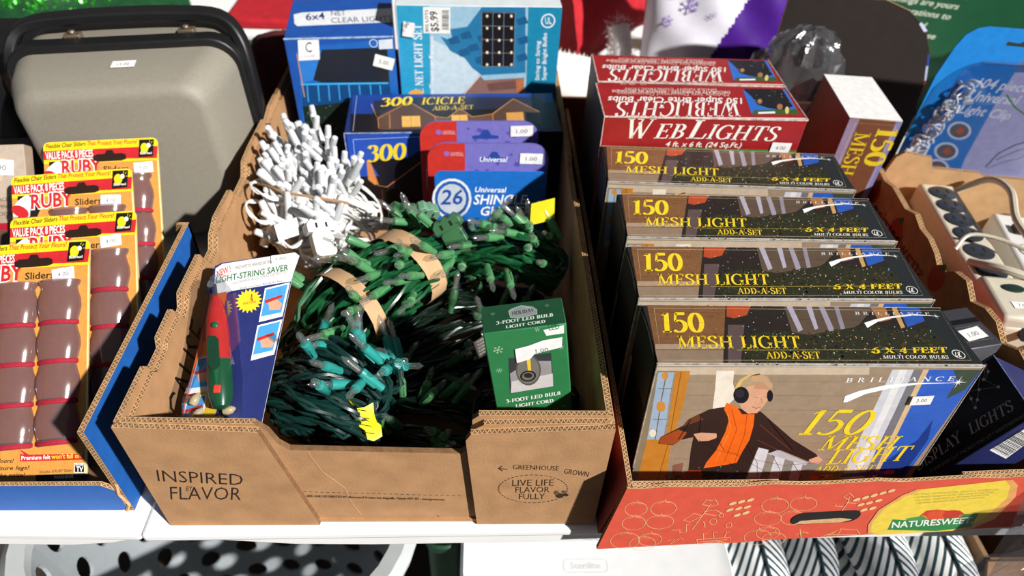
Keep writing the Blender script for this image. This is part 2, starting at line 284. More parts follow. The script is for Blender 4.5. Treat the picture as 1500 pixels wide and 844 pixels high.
  ('p', '1c5c8c', [(99.4, 182.1), (112.2, 186.9), (116.1, 176.9), (102.6, 174.0)]),
  ('p', '1c5c8c', [(151.9, 234.1), (164.1, 238.6), (168.4, 229.3), (155.4, 226.7)]),
  ('p', '1c5c8c', [(154.6, 208.9), (167.0, 213.5), (171.3, 203.9), (158.1, 201.1)]),
  ('p', '1c5c8c', [(153.9, 185.9), (166.6, 190.7), (171.0, 180.7), (157.5, 177.9)]),
  ('p', '1c5c8c', [(102.5, 211.5), (115.0, 216.1), (118.9, 206.5), (105.7, 203.8)]),
  ('p', '1c5c8c', [(77.2, 191.8), (89.9, 196.5), (93.6, 186.7), (80.2, 183.9)]),
  ('p', '2ea0c8', [(2.3, 249.6), (43.4, 249.6), (37.9, 89.1), (0.2, 89.0)]),
  ('p', '1c88b0', [(167.2, 250.0), (210.3, 250.0), (210.3, 89.7), (171.7, 89.5)]),
  ('p', '17181e', [(108.0, 243.9), (151.0, 242.7), (151.3, 170.4), (108.4, 170.7)]),
  ('l', '8d98a8', 0.5, [(108.6, 243.3), (109.1, 170.7)]),
  ('l', '8d98a8', 0.5, [(122.7, 243.5), (123.3, 170.8)]),
  ('l', '8d98a8', 0.5, [(136.8, 243.7), (137.6, 171.0)]),
  ('l', '8d98a8', 0.5, [(150.9, 243.9), (151.9, 171.1)]),
  ('l', '8d98a8', 0.5, [(108.0, 242.7), (150.4, 242.1)]),
  ('l', '8d98a8', 0.5, [(108.1, 225.4), (151.1, 225.0)]),
  ('l', '8d98a8', 0.5, [(108.2, 207.7), (151.8, 207.5)]),
  ('l', '8d98a8', 0.5, [(108.3, 189.5), (152.5, 189.6)]),
  ('l', '8d98a8', 0.5, [(108.4, 170.7), (153.2, 171.1)]),
  ('c', 'ffe9c4', (115.4, 237.9), (116.9, 237.9), (115.4, 239.8)),
  ('c', 'ffe9c4', (130.8, 238.1), (132.3, 238.1), (130.7, 240.0)),
  ('c', 'ffe9c4', (146.2, 238.3), (147.8, 238.3), (146.1, 240.2)),
  ('c', 'ffe9c4', (115.6, 222.4), (117.1, 222.4), (115.5, 224.3)),
  ('c', 'ffe9c4', (131.2, 222.6), (132.7, 222.6), (131.1, 224.5)),
  ('c', 'ffe9c4', (146.8, 222.8), (148.3, 222.8), (146.7, 224.7)),
  ('c', 'ffe9c4', (115.8, 206.5), (117.3, 206.5), (115.7, 208.4)),
  ('c', 'ffe9c4', (131.5, 206.7), (133.1, 206.7), (131.5, 208.6)),
  ('c', 'ffe9c4', (147.4, 206.9), (148.9, 206.9), (147.3, 208.8)),
  ('c', 'ffe9c4', (116.0, 190.2), (117.6, 190.2), (115.9, 192.2)),
  ('c', 'ffe9c4', (131.9, 190.4), (133.5, 190.4), (131.9, 192.3)),
  ('c', 'ffe9c4', (147.9, 190.5), (149.5, 190.5), (147.9, 192.5)),
  ('c', 'ffe9c4', (116.2, 173.5), (117.8, 173.5), (116.1, 175.5)),
  ('c', 'ffe9c4', (132.3, 173.6), (134.0, 173.7), (132.3, 175.7)),
  ('c', 'ffe9c4', (148.6, 173.8), (150.2, 173.8), (148.5, 175.8)),
  ('p', '8d6a62', [(79.4, 126.3), (105.9, 158.4), (112.5, 151.5), (166.7, 155.4), (166.8, 119.5), (79.2, 115.4)]),
  ('p', '74504c', [(115.8, 146.2), (155.3, 151.8), (157.5, 139.4), (119.3, 135.6)]),
  ('l', 'e6e0dc', 1.5, [(81.0, 126.4), (106.5, 157.7)]),
  ('p', 'b9724c', [(155.3, 151.8), (166.7, 154.7), (166.4, 126.8), (158.0, 126.8)]),
  ('p', 'f4f4f2', [(35.2, 248.3), (69.0, 248.2), (68.2, 214.9), (34.1, 215.1)]),
  ('t', '$5.99', (53.4, 217.2), (52.5, 243.1), (44.1, 217.1), '1a1a1a', 'sansb'),
  ('t', 'BIG LOTS', (40.4, 217.1), (41.1, 244.8), (36.7, 217.0), '1a1a1a', 'sansb'),
  ('bar', '222222', (57.8, 219.2), (58.6, 244.4), (66.5, 219.3)),
  ('t', 'ICICLE NET LIGHT SET', (29.2, 104.1), (32.3, 226.3), (18.4, 104.1), 'f2f6fa', 'serifb'),
  ('t', 'Bushes, Trees or Fences', (42.6, 104.2), (46.3, 210.8), (37.2, 104.1), 'eef4f8', 'sansb'),
  ('t', 'String to String', (187.1, 152.0), (184.8, 206.6), (181.8, 152.0), 'eaf4f8', 'sansb'),
  ('t', 'Super Bright Bulbs', (196.4, 152.1), (193.0, 217.3), (191.1, 152.0), 'eaf4f8', 'sansb'),
  ('ring', 'eef6fa', (193.5, 232.8), (201.9, 232.9), 1.6),
  ('t', 'UL', (190.3, 229.0), (198.4, 229.1), (189.1, 237.1), 'eef6fa', 'sansb'),
  ('c', 'f4b23c', (20.0, 131.4), (29.9, 131.5), (20.3, 136.7)),
 ],
 'bulb_front': [
  ('p', '3a3c40', [(16.9, 75.8), (51.2, 76.4), (50.7, 36.6), (13.8, 33.8)]),
  ('p', '9a9698', [(16.3, 58.2), (34.1, 69.9), (50.5, 67.0), (49.9, 36.7), (15.2, 34.3)]),
  ('p', 'cfcac8', [(16.6, 48.6), (50.9, 52.0), (50.4, 36.6), (14.4, 34.5)]),
  ('c', '5a5650', (31.4, 59.2), (41.6, 57.4), (33.0, 77.3)),
  ('c', '77736c', (31.4, 59.2), (40.4, 57.7), (32.8, 75.2)),
  ('p', 'f0c83a', [(31.1, 75.9), (34.2, 76.1), (33.7, 58.1), (31.1, 57.8)]),
  ('ring', '24221f', (30.6, 52.6), (36.3, 51.6), 1.6),
  ('c', '2c2926', (30.7, 53.3), (34.3, 52.7), (30.9, 56.3)),
  ('t', '3-FOOT LED BULB', (9.1, 22.5), (55.9, 24.9), (9.3, 26.9), 'f2f4ee', 'serifb'),
  ('t', 'LIGHT CORD', (16.8, 15.3), (49.5, 16.7), (16.9, 19.4), 'f2f4ee', 'serifb'),
  ('p', 'eef2ec', [(46.7, 102.2), (63.0, 104.8), (62.6, 96.1), (48.7, 95.7)]),
  ('t', 'LED', (51.0, 101.1), (59.4, 101.4), (51.1, 106.2), '2f7a44', 'sansb'),
  ('flake', 'a9cdb0', (9.8, 86.7), 4.2),
  ('flake', 'a9cdb0', (7.9, 63.4), 2.6),
  ('flake', 'a9cdb0', (59.0, 81.4), 2.6),
  ('flake', 'a9cdb0', (57.5, 10.3), 2.0),
  ('flake', 'a9cdb0', (41.9, 103.7), 2.2),
 ],
 'bulb_top': [
  ('p', '8f9796', [(21.3, 22.5), (24.2, 25.0), (32.0, 27.4), (41.4, 24.1), (44.0, 19.8), (44.0, 14.6), (30.9, 12.5), (22.5, 14.1)]),
  ('l', 'dfe4e2', 0.3, [(21.8, 22.0), (32.0, 26.6), (44.0, 19.8), (43.5, 14.7), (30.9, 12.9), (22.5, 14.4), (21.8, 22.0)]),
  ('t', 'HOLIDAY', (24.2, 16.7), (41.8, 18.0), (24.2, 20.8), '2a3a34', 'serifb'),
  ('t', '3-FOOT LED BULB', (10.7, 8.1), (55.9, 9.8), (10.9, 11.8), 'dfeadf', 'serifb'),
  ('t', 'LIGHT CORD', (18.2, 2.5), (49.3, 3.7), (18.2, 5.7), 'dfeadf', 'serifb'),
  ('flake', '6f9a7c', (8.8, 21.0), 2.0),
  ('flake', '6f9a7c', (52.4, 23.2), 2.0),
 ],
 'gutter': [
  ('p', 'c8352c', [(0.2, 129.1), (2.2, 142.3), (11.1, 153.8), (22.4, 156.8), (44.6, 156.8), (44.8, 119.3), (14.6, 94.7), (4.2, 54.4), (0.2, 54.3)]),
  ('p', '7d78c4', [(44.6, 156.8), (120.1, 156.8), (134.6, 155.1), (142.7, 140.4), (143.8, 55.0), (44.2, 54.5)]),
  ('p', '5a52a6', [(64.2, 146.2), (71.5, 148.9), (74.5, 141.1), (67.7, 139.0)]),
  ('p', '5a52a6', [(89.6, 149.7), (96.8, 152.4), (99.9, 144.6), (93.2, 142.6)]),
  ('p', '5a52a6', [(107.0, 140.1), (114.3, 142.8), (117.5, 134.8), (110.7, 132.8)]),
  ('p', '5a52a6', [(126.6, 146.8), (133.8, 149.5), (137.2, 141.7), (130.4, 139.6)]),
  ('p', '5a52a6', [(70.1, 129.7), (77.5, 132.5), (80.5, 124.4), (73.6, 122.3)]),
  ('p', '5a52a6', [(98.9, 126.6), (106.3, 129.4), (109.5, 121.2), (102.6, 119.1)]),
  ('p', '5a52a6', [(130.5, 130.2), (137.8, 133.0), (141.2, 124.9), (134.4, 122.8)]),
  ('t', 'UNIVERSAL', (21.4, 143.8), (42.2, 145.4), (21.2, 149.7), 'e08a92', 'sansb'),
  ('c', '8a5ac0', (17.6, 148.4), (20.9, 148.4), (17.7, 152.2)),
  ('t', 'Universal', (55.7, 136.9), (84.2, 138.5), (55.7, 143.5), 'ffffff', 'sansbi'),
 ],
 'gutter_header': [
  ('p', '1f6fc8', [(15.3, 115.7), (24.0, 118.5), (132.7, 117.3), (137.3, 113.9), (143.8, 11.5), (11.8, 11.3)]),
  ('c', 'e8edf4', (28.6, 92.0), (52.2, 92.1), (29.3, 120.6)),
  ('c', '2a5cb0', (28.6, 92.0), (49.2, 92.1), (29.2, 117.2)),
  ('c', 'c6d0dc', (28.6, 92.0), (45.7, 92.1), (29.1, 113.0)),
  ('t', '26', (14.3, 84.7), (41.5, 84.9), (18.4, 104.6), '2450a4', 'sansbi'),
  ('t', 'Universal', (56.3, 102.1), (93.9, 101.7), (56.3, 109.1), 'ffffff', 'sansbi'),
  ('t', 'SHINGLE', (54.5, 85.0), (119.8, 85.4), (56.3, 97.9), 'ffffff', 'sansbi'),
  ('t', 'GUTTER', (63.2, 68.9), (125.2, 69.2), (64.7, 81.4), 'ffffff', 'sansbi'),
  ('p', 'd24a44', [(16.5, 62.0), (34.8, 73.2), (43.6, 58.3), (43.2, 15.4), (15.0, 15.4)]),
 ],
 'slider_top': [
  ('t', 'Flexible Chair Sliders', (3.1, 223.0), (44.0, 224.3), (2.9, 227.8), '1c1a14', 'sansbi'),
  ('t', 'That Protect Your Floors!', (45.3, 224.4), (97.5, 223.8), (45.3, 229.2), 'c0272d', 'sansbi'),
  ('p', 'c0272d', [(0.2, 220.2), (118.8, 220.0), (117.2, 206.4), (0.2, 210.4)]),
  ('t', 'VALUE PACK 8 PIECES', (2.2, 211.0), (50.9, 211.7), (2.1, 218.9), 'f6f2ea', 'sansb'),
  ('p', '17140f', [(99.6, 228.2), (115.3, 227.9), (113.2, 208.8), (97.7, 208.1)]),
  ('c', 'f0d21e', (104.7, 218.7), (108.8, 218.3), (105.0, 224.2)),
  ('p', 'f0d21e', [(101.0, 217.9), (106.9, 217.4), (105.8, 213.5), (100.8, 213.4)]),
  ('c', 'ffffff', (109.2, 221.3), (111.2, 221.1), (109.3, 223.8)),
  ('l', 'f0d21e', 0.5, [(111.8, 223.6), (113.3, 225.6)]),
  ('l', 'f0d21e', 0.5, [(112.4, 221.1), (114.0, 221.2)]),
  ('l', 'f0d21e', 0.5, [(110.3, 224.8), (110.9, 226.8)]),
  ('t', 'BulbHead', (100.0, 211.5), (112.0, 211.4), (100.1, 214.0), 'f6f2ea', 'sansb'),
  ('p', '1f1a16', [(5.5, 208.0), (19.0, 208.5), (18.7, 201.9), (25.4, 205.0), (27.1, 192.5), (23.4, 184.2), (5.0, 184.7)]),
  ('c', 'f2efe9', (14.3, 200.5), (18.7, 200.1), (14.7, 208.9)),
  ('p', 'eeeae2', [(5.7, 203.0), (12.5, 208.1), (18.7, 201.9), (16.2, 184.9), (0.7, 186.3), (1.2, 197.3)]),
  ('c', 'c0272d', (7.4, 191.3), (15.5, 188.6), (6.6, 198.0)),
  ('t', 'RUBY', (17.9, 193.3), (59.0, 193.5), (18.2, 208.6), 'f4efe6', 'sansbx'),
  ('t', 'RUBY', (17.9, 193.6), (58.6, 193.8), (18.4, 208.3), 'c0272d', 'sansbt'),
  ('t', 'Sliders', (60.6, 193.4), (86.7, 193.0), (60.7, 200.1), '2a2018', 'sansb'),
 ],
 'slider_bottom': [
  ('p', 'c0272d', [(61.2, 28.4), (64.8, 27.4), (60.0, 33.0), (69.0, 26.6), (115.4, 22.1), (115.5, 16.7), (61.4, 21.4)]),
  ('t', 'Premium felt', (62.5, 22.7), (87.1, 20.7), (62.4, 26.2), 'f6f2ea', 'sansb'),
  ('t', "won't fall off!", (88.0, 20.6), (114.3, 18.6), (87.9, 24.7), 'f3d22b', 'sansb'),
  ('t', 'Protects your floors!', (11.8, 25.5), (55.9, 21.1), (11.6, 29.0), '2a2018', 'sansbi'),
  ('t', 'Fits most furniture legs!', (6.7, 19.2), (69.3, 13.4), (6.5, 22.7), '2a2018', 'sansbi'),
  ('t', 'Stops the noise!', (28.6, 10.8), (65.7, 7.4), (28.4, 14.3), '2a2018', 'sansbi'),
  ('t', 'Includes: 8 RUBY Sliders', (78.3, 8.8), (106.4, 6.9), (78.2, 11.5), '2a2018', 'sans'),
  ('p', 'f2efe9', [(107.6, 14.7), (116.6, 13.6), (116.7, 4.8), (107.8, 5.8)]),
  ('p', '17140f', [(108.2, 12.3), (116.1, 11.3), (116.2, 5.4), (108.3, 6.4)]),
  ('t', 'TV', (109.4, 6.8), (115.3, 6.1), (109.4, 11.2), 'ffffff', 'sansb'),
  ('t', 'AS SEEN ON', (107.9, 12.6), (116.4, 11.6), (107.9, 14.1), '17140f', 'sansb'),
  ('p', '15120e', [(75.0, 7.8), (118.8, 3.9), (118.8, 0.2), (75.2, 0.5)]),
  ('t', 'WARNING', (90.3, 2.4), (107.0, 1.3), (90.2, 5.3), 'f2efe9', 'sansb'),
 ],
 'saver': [
  ('p', 'e2dfdc', [(23.3, 153.5), (28.8, 158.0), (92.6, 170.2), (97.1, 166.8), (91.4, 140.7), (24.8, 128.1)]),
  ('p', '26306a', [(22.8, 128.1), (91.3, 141.2), (78.8, 1.7), (12.6, 2.2)]),
  ('p', 'd8622c', [(21.8, 128.1), (36.4, 130.3), (36.2, 72.3), (21.7, 40.3), (12.6, 2.2), (13.4, 21.1), (19.1, 84.6)]),
  ('p', 'e8c22c', [(23.0, 84.6), (33.2, 80.5), (44.2, 40.3), (38.2, 2.0), (18.1, 2.2), (23.2, 56.2)]),
  ('p', '5a3a66', [(36.6, 128.2), (44.4, 129.8), (53.9, 84.6), (44.4, 68.2), (33.2, 80.5)]),
  ('p', 'd2402c', [(32.6, 56.1), (45.9, 56.1), (49.5, 28.6), (35.1, 24.8)]),
  ('t', 'NEW !', (26.1, 144.6), (37.4, 150.3), (24.5, 150.8), 'd23a30', 'sansb'),
  ('t', 'SIMPLEST, FASTEST TOOL REPAIRS MOST LIGHT STRING PROBLEMS', (40.8, 152.5), (79.2, 160.9), (40.4, 155.5), '3a3a44', 'sans'),
  ('t', 'LIGHT-STRING SAVER', (25.3, 139.0), (88.2, 152.4), (24.1, 144.6), '1d6a3c', 'sansbi'),
  ('t', 'AHORRADOR DE SERIES DE FOCOS', (40.4, 137.6), (86.9, 149.2), (39.9, 140.3), '8a8c94', 'sans'),
  ('t', 'Finds and Fixes Bad Bulbs Fast', (47.9, 133.3), (84.2, 141.1), (47.7, 135.0), '5a5c66', 'sans'),
  ('burst', 'f2d62e', (56.5, 122.0), (68.4, 122.1), 18),
  ('t', '4', (57.8, 121.1), (60.8, 122.0), (56.5, 128.1), 'c8302a', 'serifbi'),
  ('t', 'FUNCTIONS', (52.2, 118.1), (63.0, 120.3), (51.9, 120.2), 'c8302a', 'sansb'),
  ('p', 'f4f4f4', [(69.4, 134.3), (91.0, 140.3), (87.6, 107.5), (67.5, 101.9)]),
  ('p', '4a9fd8', [(70.7, 133.0), (89.2, 138.3), (86.2, 111.2), (68.8, 107.1)]),
  ('p', 'd9a283', [(73.8, 120.8), (80.2, 124.3), (86.3, 119.5), (84.9, 113.9), (75.4, 113.4)]),
  ('p', 'c0302c', [(70.4, 122.5), (85.0, 128.3), (85.7, 125.7), (71.2, 119.5)]),
  ('p', 'f4f4f4', [(66.8, 98.9), (87.9, 104.7), (84.0, 72.3), (64.7, 66.6)]),
  ('p', '4a9fd8', [(68.0, 97.6), (86.2, 102.8), (82.6, 76.0), (66.0, 71.8)]),
  ('p', 'd9a283', [(70.7, 85.4), (77.0, 88.8), (83.0, 84.2), (81.6, 78.8), (72.3, 78.4)]),
  ('p', 'c0302c', [(67.5, 87.2), (81.8, 92.7), (82.4, 90.1), (68.2, 84.3)]),
  ('p', 'f4f4f4', [(19.8, 69.2), (35.4, 72.7), (32.9, 40.3), (16.5, 37.4)]),
  ('p', '4a9fd8', [(20.6, 67.8), (33.9, 70.9), (31.7, 44.3), (17.4, 42.3)]),
  ('p', 'd9a283', [(21.6, 54.4), (27.6, 57.6), (33.5, 53.2), (32.3, 48.0), (23.3, 47.7)]),
  ('p', 'c0302c', [(18.6, 56.3), (32.3, 61.5), (33.0, 59.0), (19.4, 53.5)]),
  ('p', 'f4f4f4', [(15.9, 34.9), (32.2, 37.4), (30.7, 9.6), (14.2, 9.7)]),
  ('p', '4a9fd8', [(16.9, 33.6), (30.8, 36.0), (29.4, 13.1), (15.1, 13.5)]),
  ('p', 'd9a283', [(18.8, 22.1), (24.6, 25.1), (30.4, 20.8), (29.3, 15.9), (20.5, 15.6)]),
  ('p', 'c0302c', [(15.7, 23.7), (29.1, 28.7), (29.8, 26.3), (16.5, 21.0)]),
 ],
 'brown_left': [
  ('t', 'INSPIRED', (11.7, 73.9), (78.5, 67.4), (15.4, 90.5), '2a221d', 'thin'),
  ('t', 'BY', (29.9, 58.8), (35.1, 58.8), (32.1, 66.4), '2a221d', 'thin'),
  ('t', 'FLAVOR', (13.4, 45.5), (71.5, 44.1), (18.7, 65.4), '2a221d', 'thin'),
 ],
 'brown_mid': [
  ('l', '4a3826', 0.7, [(109.7, 49.7), (112.3, 49.5)]),
  ('l', '4a3826', 0.7, [(114.4, 49.4), (117.1, 49.2)]),
  ('l', '4a3826', 0.7, [(119.2, 49.1), (121.8, 49.0)]),
  ('l', '4a3826', 0.7, [(124.0, 48.9), (126.6, 48.7)]),
  ('l', '4a3826', 0.7, [(128.8, 48.6), (131.4, 48.5)]),
  ('l', '4a3826', 0.7, [(133.6, 48.4), (136.2, 48.2)]),
  ('l', '4a3826', 0.7, [(138.4, 48.1), (141.0, 48.0)]),
  ('l', '4a3826', 0.7, [(143.2, 47.9), (145.8, 47.7)]),
  ('l', '4a3826', 0.7, [(148.0, 47.6), (150.7, 47.4)]),
  ('l', '4a3826', 0.7, [(152.8, 47.4), (155.5, 47.2)]),
  ('l', '4a3826', 0.7, [(157.7, 47.1), (160.3, 46.9)]),
  ('l', '4a3826', 0.7, [(162.5, 46.9), (165.2, 46.7)]),
  ('l', '4a3826', 0.7, [(167.3, 46.6), (170.0, 46.4)]),
  ('l', '4a3826', 0.7, [(172.2, 46.3), (174.8, 46.2)]),
  ('l', '4a3826', 0.7, [(177.0, 46.1), (179.7, 45.9)]),
  ('l', '4a3826', 0.7, [(181.9, 45.8), (184.6, 45.6)]),
  ('l', '4a3826', 0.7, [(186.8, 45.6), (189.4, 45.4)]),
  ('l', '4a3826', 0.7, [(191.6, 45.3), (194.3, 45.1)]),
  ('l', '4a3826', 0.7, [(196.5, 45.1), (199.2, 44.9)]),
  ('l', '4a3826', 0.7, [(201.4, 44.8), (204.1, 44.6)]),
  ('l', '4a3826', 0.7, [(206.3, 44.5), (209.0, 44.4)]),
  ('l', '4a3826', 0.7, [(211.2, 44.3), (213.9, 44.1)]),
  ('l', '4a3826', 0.7, [(216.1, 44.0), (218.8, 43.8)]),
  ('l', '4a3826', 0.7, [(221.0, 43.8), (223.7, 43.6)]),
  ('l', '4a3826', 0.7, [(225.9, 43.5), (228.6, 43.3)]),
  ('l', '4a3826', 0.7, [(230.8, 43.2), (233.5, 43.0)]),
  ('l', '4a3826', 0.7, [(235.8, 43.0), (238.5, 42.8)]),
  ('l', '4a3826', 0.7, [(240.7, 42.7), (243.4, 42.5)]),
  ('l', '4a3826', 0.7, [(245.6, 42.4), (248.4, 42.3)]),
  ('l', '4a3826', 0.7, [(250.6, 42.2), (253.3, 42.0)]),
  ('l', '4a3826', 0.7, [(255.6, 41.9), (258.3, 41.7)]),
  ('t', 'SEED AND DISTRIBUTED BY: Mastronardi Produce Ltd. Kingsville, Ontario N9Y 2E5 - sunsetgrown.com', (125.2, 40.5), (243.5, 34.1), (125.8, 43.9), '5a442e', 'sansb'),
 ],
 'brown_right': [
  ('l', '3a2c20', 1.1, [(290.1, 92.6), (297.0, 91.5)]),
  ('l', '3a2c20', 1.1, [(292.3, 96.2), (289.8, 92.6), (293.1, 88.9)]),
  ('t', 'GREENHOUSE', (301.4, 91.5), (339.0, 89.4), (301.4, 98.2), '3a2c20', 'thin'),
  ('t', 'GROWN', (343.7, 85.2), (364.4, 79.9), (344.2, 92.6), '3a2c20', 'thin'),
  ('t', 'LIVE LIFE', (302.0, 65.9), (336.7, 66.4), (301.7, 75.7), '3a2c20', 'thin'),
  ('t', 'FLAVOR', (305.1, 55.3), (334.0, 55.8), (304.8, 64.2), '3a2c20', 'thin'),
  ('t', 'FULLY', (308.6, 44.4), (330.8, 44.9), (308.2, 53.6), '3a2c20', 'thin'),
  ('dashring', '3a2c20', (319.8, 60.9), (349.2, 60.8), (318.5, 83.1)),
  ('c', '3a2c20', (343.4, 50.6), (346.8, 50.6), (343.1, 54.6)),
  ('c', '6a543e', (340.3, 55.2), (342.4, 55.2), (340.1, 58.6)),
  ('c', '6a543e', (346.9, 56.3), (349.0, 55.7), (346.6, 59.1)),
  ('c', '3a2c20', (348.5, 51.7), (350.9, 51.7), (348.3, 54.0)),
 ],
 'red_front': [
  ('lring', 'f0c48a', 0.5, (23.5, 68.2), (32.8, 68.2), (21.7, 79.4)),
  ('l', 'f0c48a', 0.5, [(17.9, 76.1), (21.9, 78.0), (22.6, 82.9), (24.0, 77.3), (28.1, 76.1)]),
  ('lring', 'f0c48a', 0.5, (46.8, 66.9), (57.6, 66.8), (44.5, 79.1)),
  ('l', 'f0c48a', 0.5, [(40.7, 75.8), (44.7, 77.7), (45.2, 82.7), (46.8, 77.1), (50.9, 75.8)]),
  ('lring', 'f0c48a', 0.5, (25.3, 44.9), (35.4, 44.9), (23.4, 56.8)),
  ('l', 'f0c48a', 0.5, [(19.5, 53.3), (23.6, 55.3), (24.3, 60.5), (25.7, 54.7), (29.9, 53.3)]),
  ('lring', 'f0c48a', 0.5, (48.0, 44.6), (59.7, 44.5), (45.8, 56.6)),
  ('l', 'f0c48a', 0.5, [(41.9, 53.1), (46.1, 55.1), (46.6, 60.3), (48.2, 54.4), (52.4, 53.0)]),
  ('lring', 'f0c48a', 0.5, (143.6, 62.6), (155.3, 62.4), (139.7, 75.1)),
  ('l', 'f0c48a', 0.5, [(136.3, 71.7), (140.2, 73.7), (140.1, 78.7), (142.4, 73.0), (146.8, 71.7)]),
  ('lring', 'f0c48a', 0.5, (168.1, 63.2), (179.9, 63.0), (164.2, 74.7)),
  ('l', 'f0c48a', 0.5, [(160.8, 71.3), (164.7, 73.3), (164.4, 78.4), (166.9, 72.6), (171.4, 71.3)]),
  ('lring', 'f0c48a', 0.5, (143.7, 41.1), (155.7, 41.0), (140.0, 53.3)),
  ('l', 'f0c48a', 0.5, [(136.5, 49.8), (140.5, 51.8), (140.4, 57.1), (142.8, 51.1), (147.3, 49.7)]),
  ('lring', 'f0c48a', 0.5, (166.3, 39.9), (176.8, 39.9), (162.3, 52.2)),
  ('l', 'f0c48a', 0.5, [(158.8, 48.6), (162.8, 50.7), (162.5, 56.0), (165.1, 49.9), (169.7, 48.5)]),
  ('lring', 'f0c48a', 0.5, (22.4, 14.6), (35.4, 14.2), (20.1, 29.4)),
  ('l', 'f0c48a', 0.5, [(16.1, 25.7), (20.4, 27.8), (21.1, 33.4), (22.5, 27.1), (26.9, 25.6)]),
  ('lring', 'f0c48a', 0.5, (39.2, 7.4), (50.8, 7.2), (37.0, 20.4)),
  ('l', 'f0c48a', 0.5, [(33.0, 16.6), (37.3, 18.8), (37.9, 24.4), (39.5, 18.0), (43.9, 16.5)]),
  ('lring', 'f0c48a', 0.5, (44.6, 14.3), (55.0, 14.2), (42.5, 26.0)),
  ('l', 'f0c48a', 0.5, [(38.5, 22.3), (42.8, 24.4), (43.3, 30.0), (45.0, 23.7), (49.4, 22.2)]),
  ('lring', 'f0c48a', 0.5, (144.2, 7.9), (156.7, 7.7), (140.1, 22.1)),
  ('l', 'f0c48a', 0.5, [(136.4, 18.3), (140.6, 20.5), (140.5, 26.2), (142.9, 19.7), (147.6, 18.2)]),
  ('lring', 'f0c48a', 0.5, (160.6, 2.9), (171.6, 2.9), (156.9, 15.1)),
  ('l', 'f0c48a', 0.5, [(153.2, 11.3), (157.4, 13.5), (157.2, 19.3), (159.8, 12.7), (164.6, 11.1)]),
  ('lring', 'f0c48a', 0.5, (151.7, 14.6), (162.4, 14.6), (148.1, 26.5)),
  ('l', 'f0c48a', 0.5, [(144.4, 22.7), (148.6, 24.9), (148.4, 30.6), (150.9, 24.1), (155.6, 22.6)]),
  ('l', 'f0c48a', 0.7, [(79.5, 28.4), (83.1, 52.0), (86.2, 70.7)]),
  ('l', 'f0c48a', 0.7, [(83.1, 52.0), (74.5, 56.7), (68.0, 46.1), (73.9, 42.1), (83.3, 51.0)]),
  ('l', 'f0c48a', 0.7, [(83.5, 55.8), (94.8, 50.8), (99.5, 54.3), (92.4, 60.7), (83.3, 58.7)]),
  ('l', 'f0c48a', 0.7, [(85.6, 68.0), (78.8, 70.4), (80.7, 78.1), (84.8, 76.4), (88.3, 77.4), (92.8, 69.2), (87.1, 66.9)]),
  ('l', 'f0c48a', 0.7, [(86.7, 41.8), (90.5, 31.3)]),
  ('l', 'f0c48a', 0.7, [(207.9, 44.9), (207.9, 61.9), (205.4, 71.5)]),
  ('l', 'f0c48a', 0.7, [(206.7, 54.8), (197.9, 57.5), (197.7, 61.4)]),
  ('l', 'f0c48a', 0.7, [(206.6, 62.0), (216.5, 59.6), (217.3, 64.3)]),
  ('l', 'f0c48a', 0.7, [(206.0, 66.8), (200.2, 72.0), (203.0, 77.7), (209.4, 71.2)]),
  ('l', 'f0c48a', 0.7, [(61.2, 29.2), (68.4, 29.5), (69.5, 24.2), (75.1, 24.7), (72.2, 38.2), (75.6, 38.9)]),
  ('l', 'f0c48a', 0.7, [(60.9, 11.0), (67.1, 13.0), (65.0, 3.5), (71.9, 15.1), (75.4, 11.0)]),
  ('l', 'f0c48a', 0.7, [(65.5, 1.3), (72.5, 0.2)]),
  ('l', 'f0c48a', 0.7, [(87.6, 9.7), (118.0, 10.7), (120.9, 0.2), (91.4, 0.2), (87.6, 9.7)]),
  ('l', 'f0c48a', 0.7, [(91.3, 5.0), (116.3, 6.6)]),
  ('l', 'f0c48a', 0.7, [(92.3, 0.5), (105.9, 5.6), (117.5, 0.2)]),
  ('l', 'f0c48a', 0.7, [(94.4, 9.0), (91.1, 21.0), (94.8, 20.6)]),
  ('l', 'f0c48a', 0.7, [(103.4, 10.1), (99.7, 22.1), (103.8, 20.7)]),
  ('l', 'f0c48a', 0.7, [(112.7, 10.2), (112.2, 20.8), (115.4, 20.5)]),
  ('l', 'f0c48a', 0.7, [(203.3, 0.2), (219.0, 15.6), (235.3, 12.3), (243.9, 0.2)]),
  ('l', 'f0c48a', 0.7, [(210.0, 0.2), (215.4, 10.7)]),
  ('l', 'f0c48a', 0.7, [(219.6, 14.0), (221.0, 0.2), (203.3, 0.2)]),
  ('l', 'f0c48a', 0.7, [(208.8, 6.0), (239.9, 2.7)]),
  ('l', 'f0c48a', 0.7, [(179.1, 9.1), (184.2, 13.9), (190.8, 10.5)]),
  ('l', 'f0c48a', 0.7, [(187.5, 0.2), (179.6, 19.6)]),
  ('c', 'f0c48a', (105.0, 69.9), (108.0, 71.0), (104.6, 72.3)),
  ('c', 'f0c48a', (111.9, 72.1), (114.8, 73.2), (111.5, 74.4)),
  ('c', 'f0c48a', (118.8, 74.2), (121.7, 75.3), (118.4, 76.5)),
  ('c', 'f0c48a', (105.2, 59.5), (108.2, 60.6), (104.9, 61.9)),
  ('c', 'f0c48a', (112.4, 61.2), (115.3, 62.4), (112.0, 63.6)),
  ('c', 'f0c48a', (119.4, 62.9), (122.4, 64.1), (119.0, 65.3)),
  ('c', 'f0c48a', (114.1, 50.0), (117.1, 51.1), (113.7, 52.4)),
  ('c', 'f0c48a', (120.9, 53.2), (123.9, 54.4), (120.5, 55.7)),
  ('c', 'f0c48a', (214.0, 66.1), (216.9, 67.2), (213.3, 68.5)),
  ('c', 'f0c48a', (220.6, 68.8), (223.5, 69.9), (219.9, 71.2)),
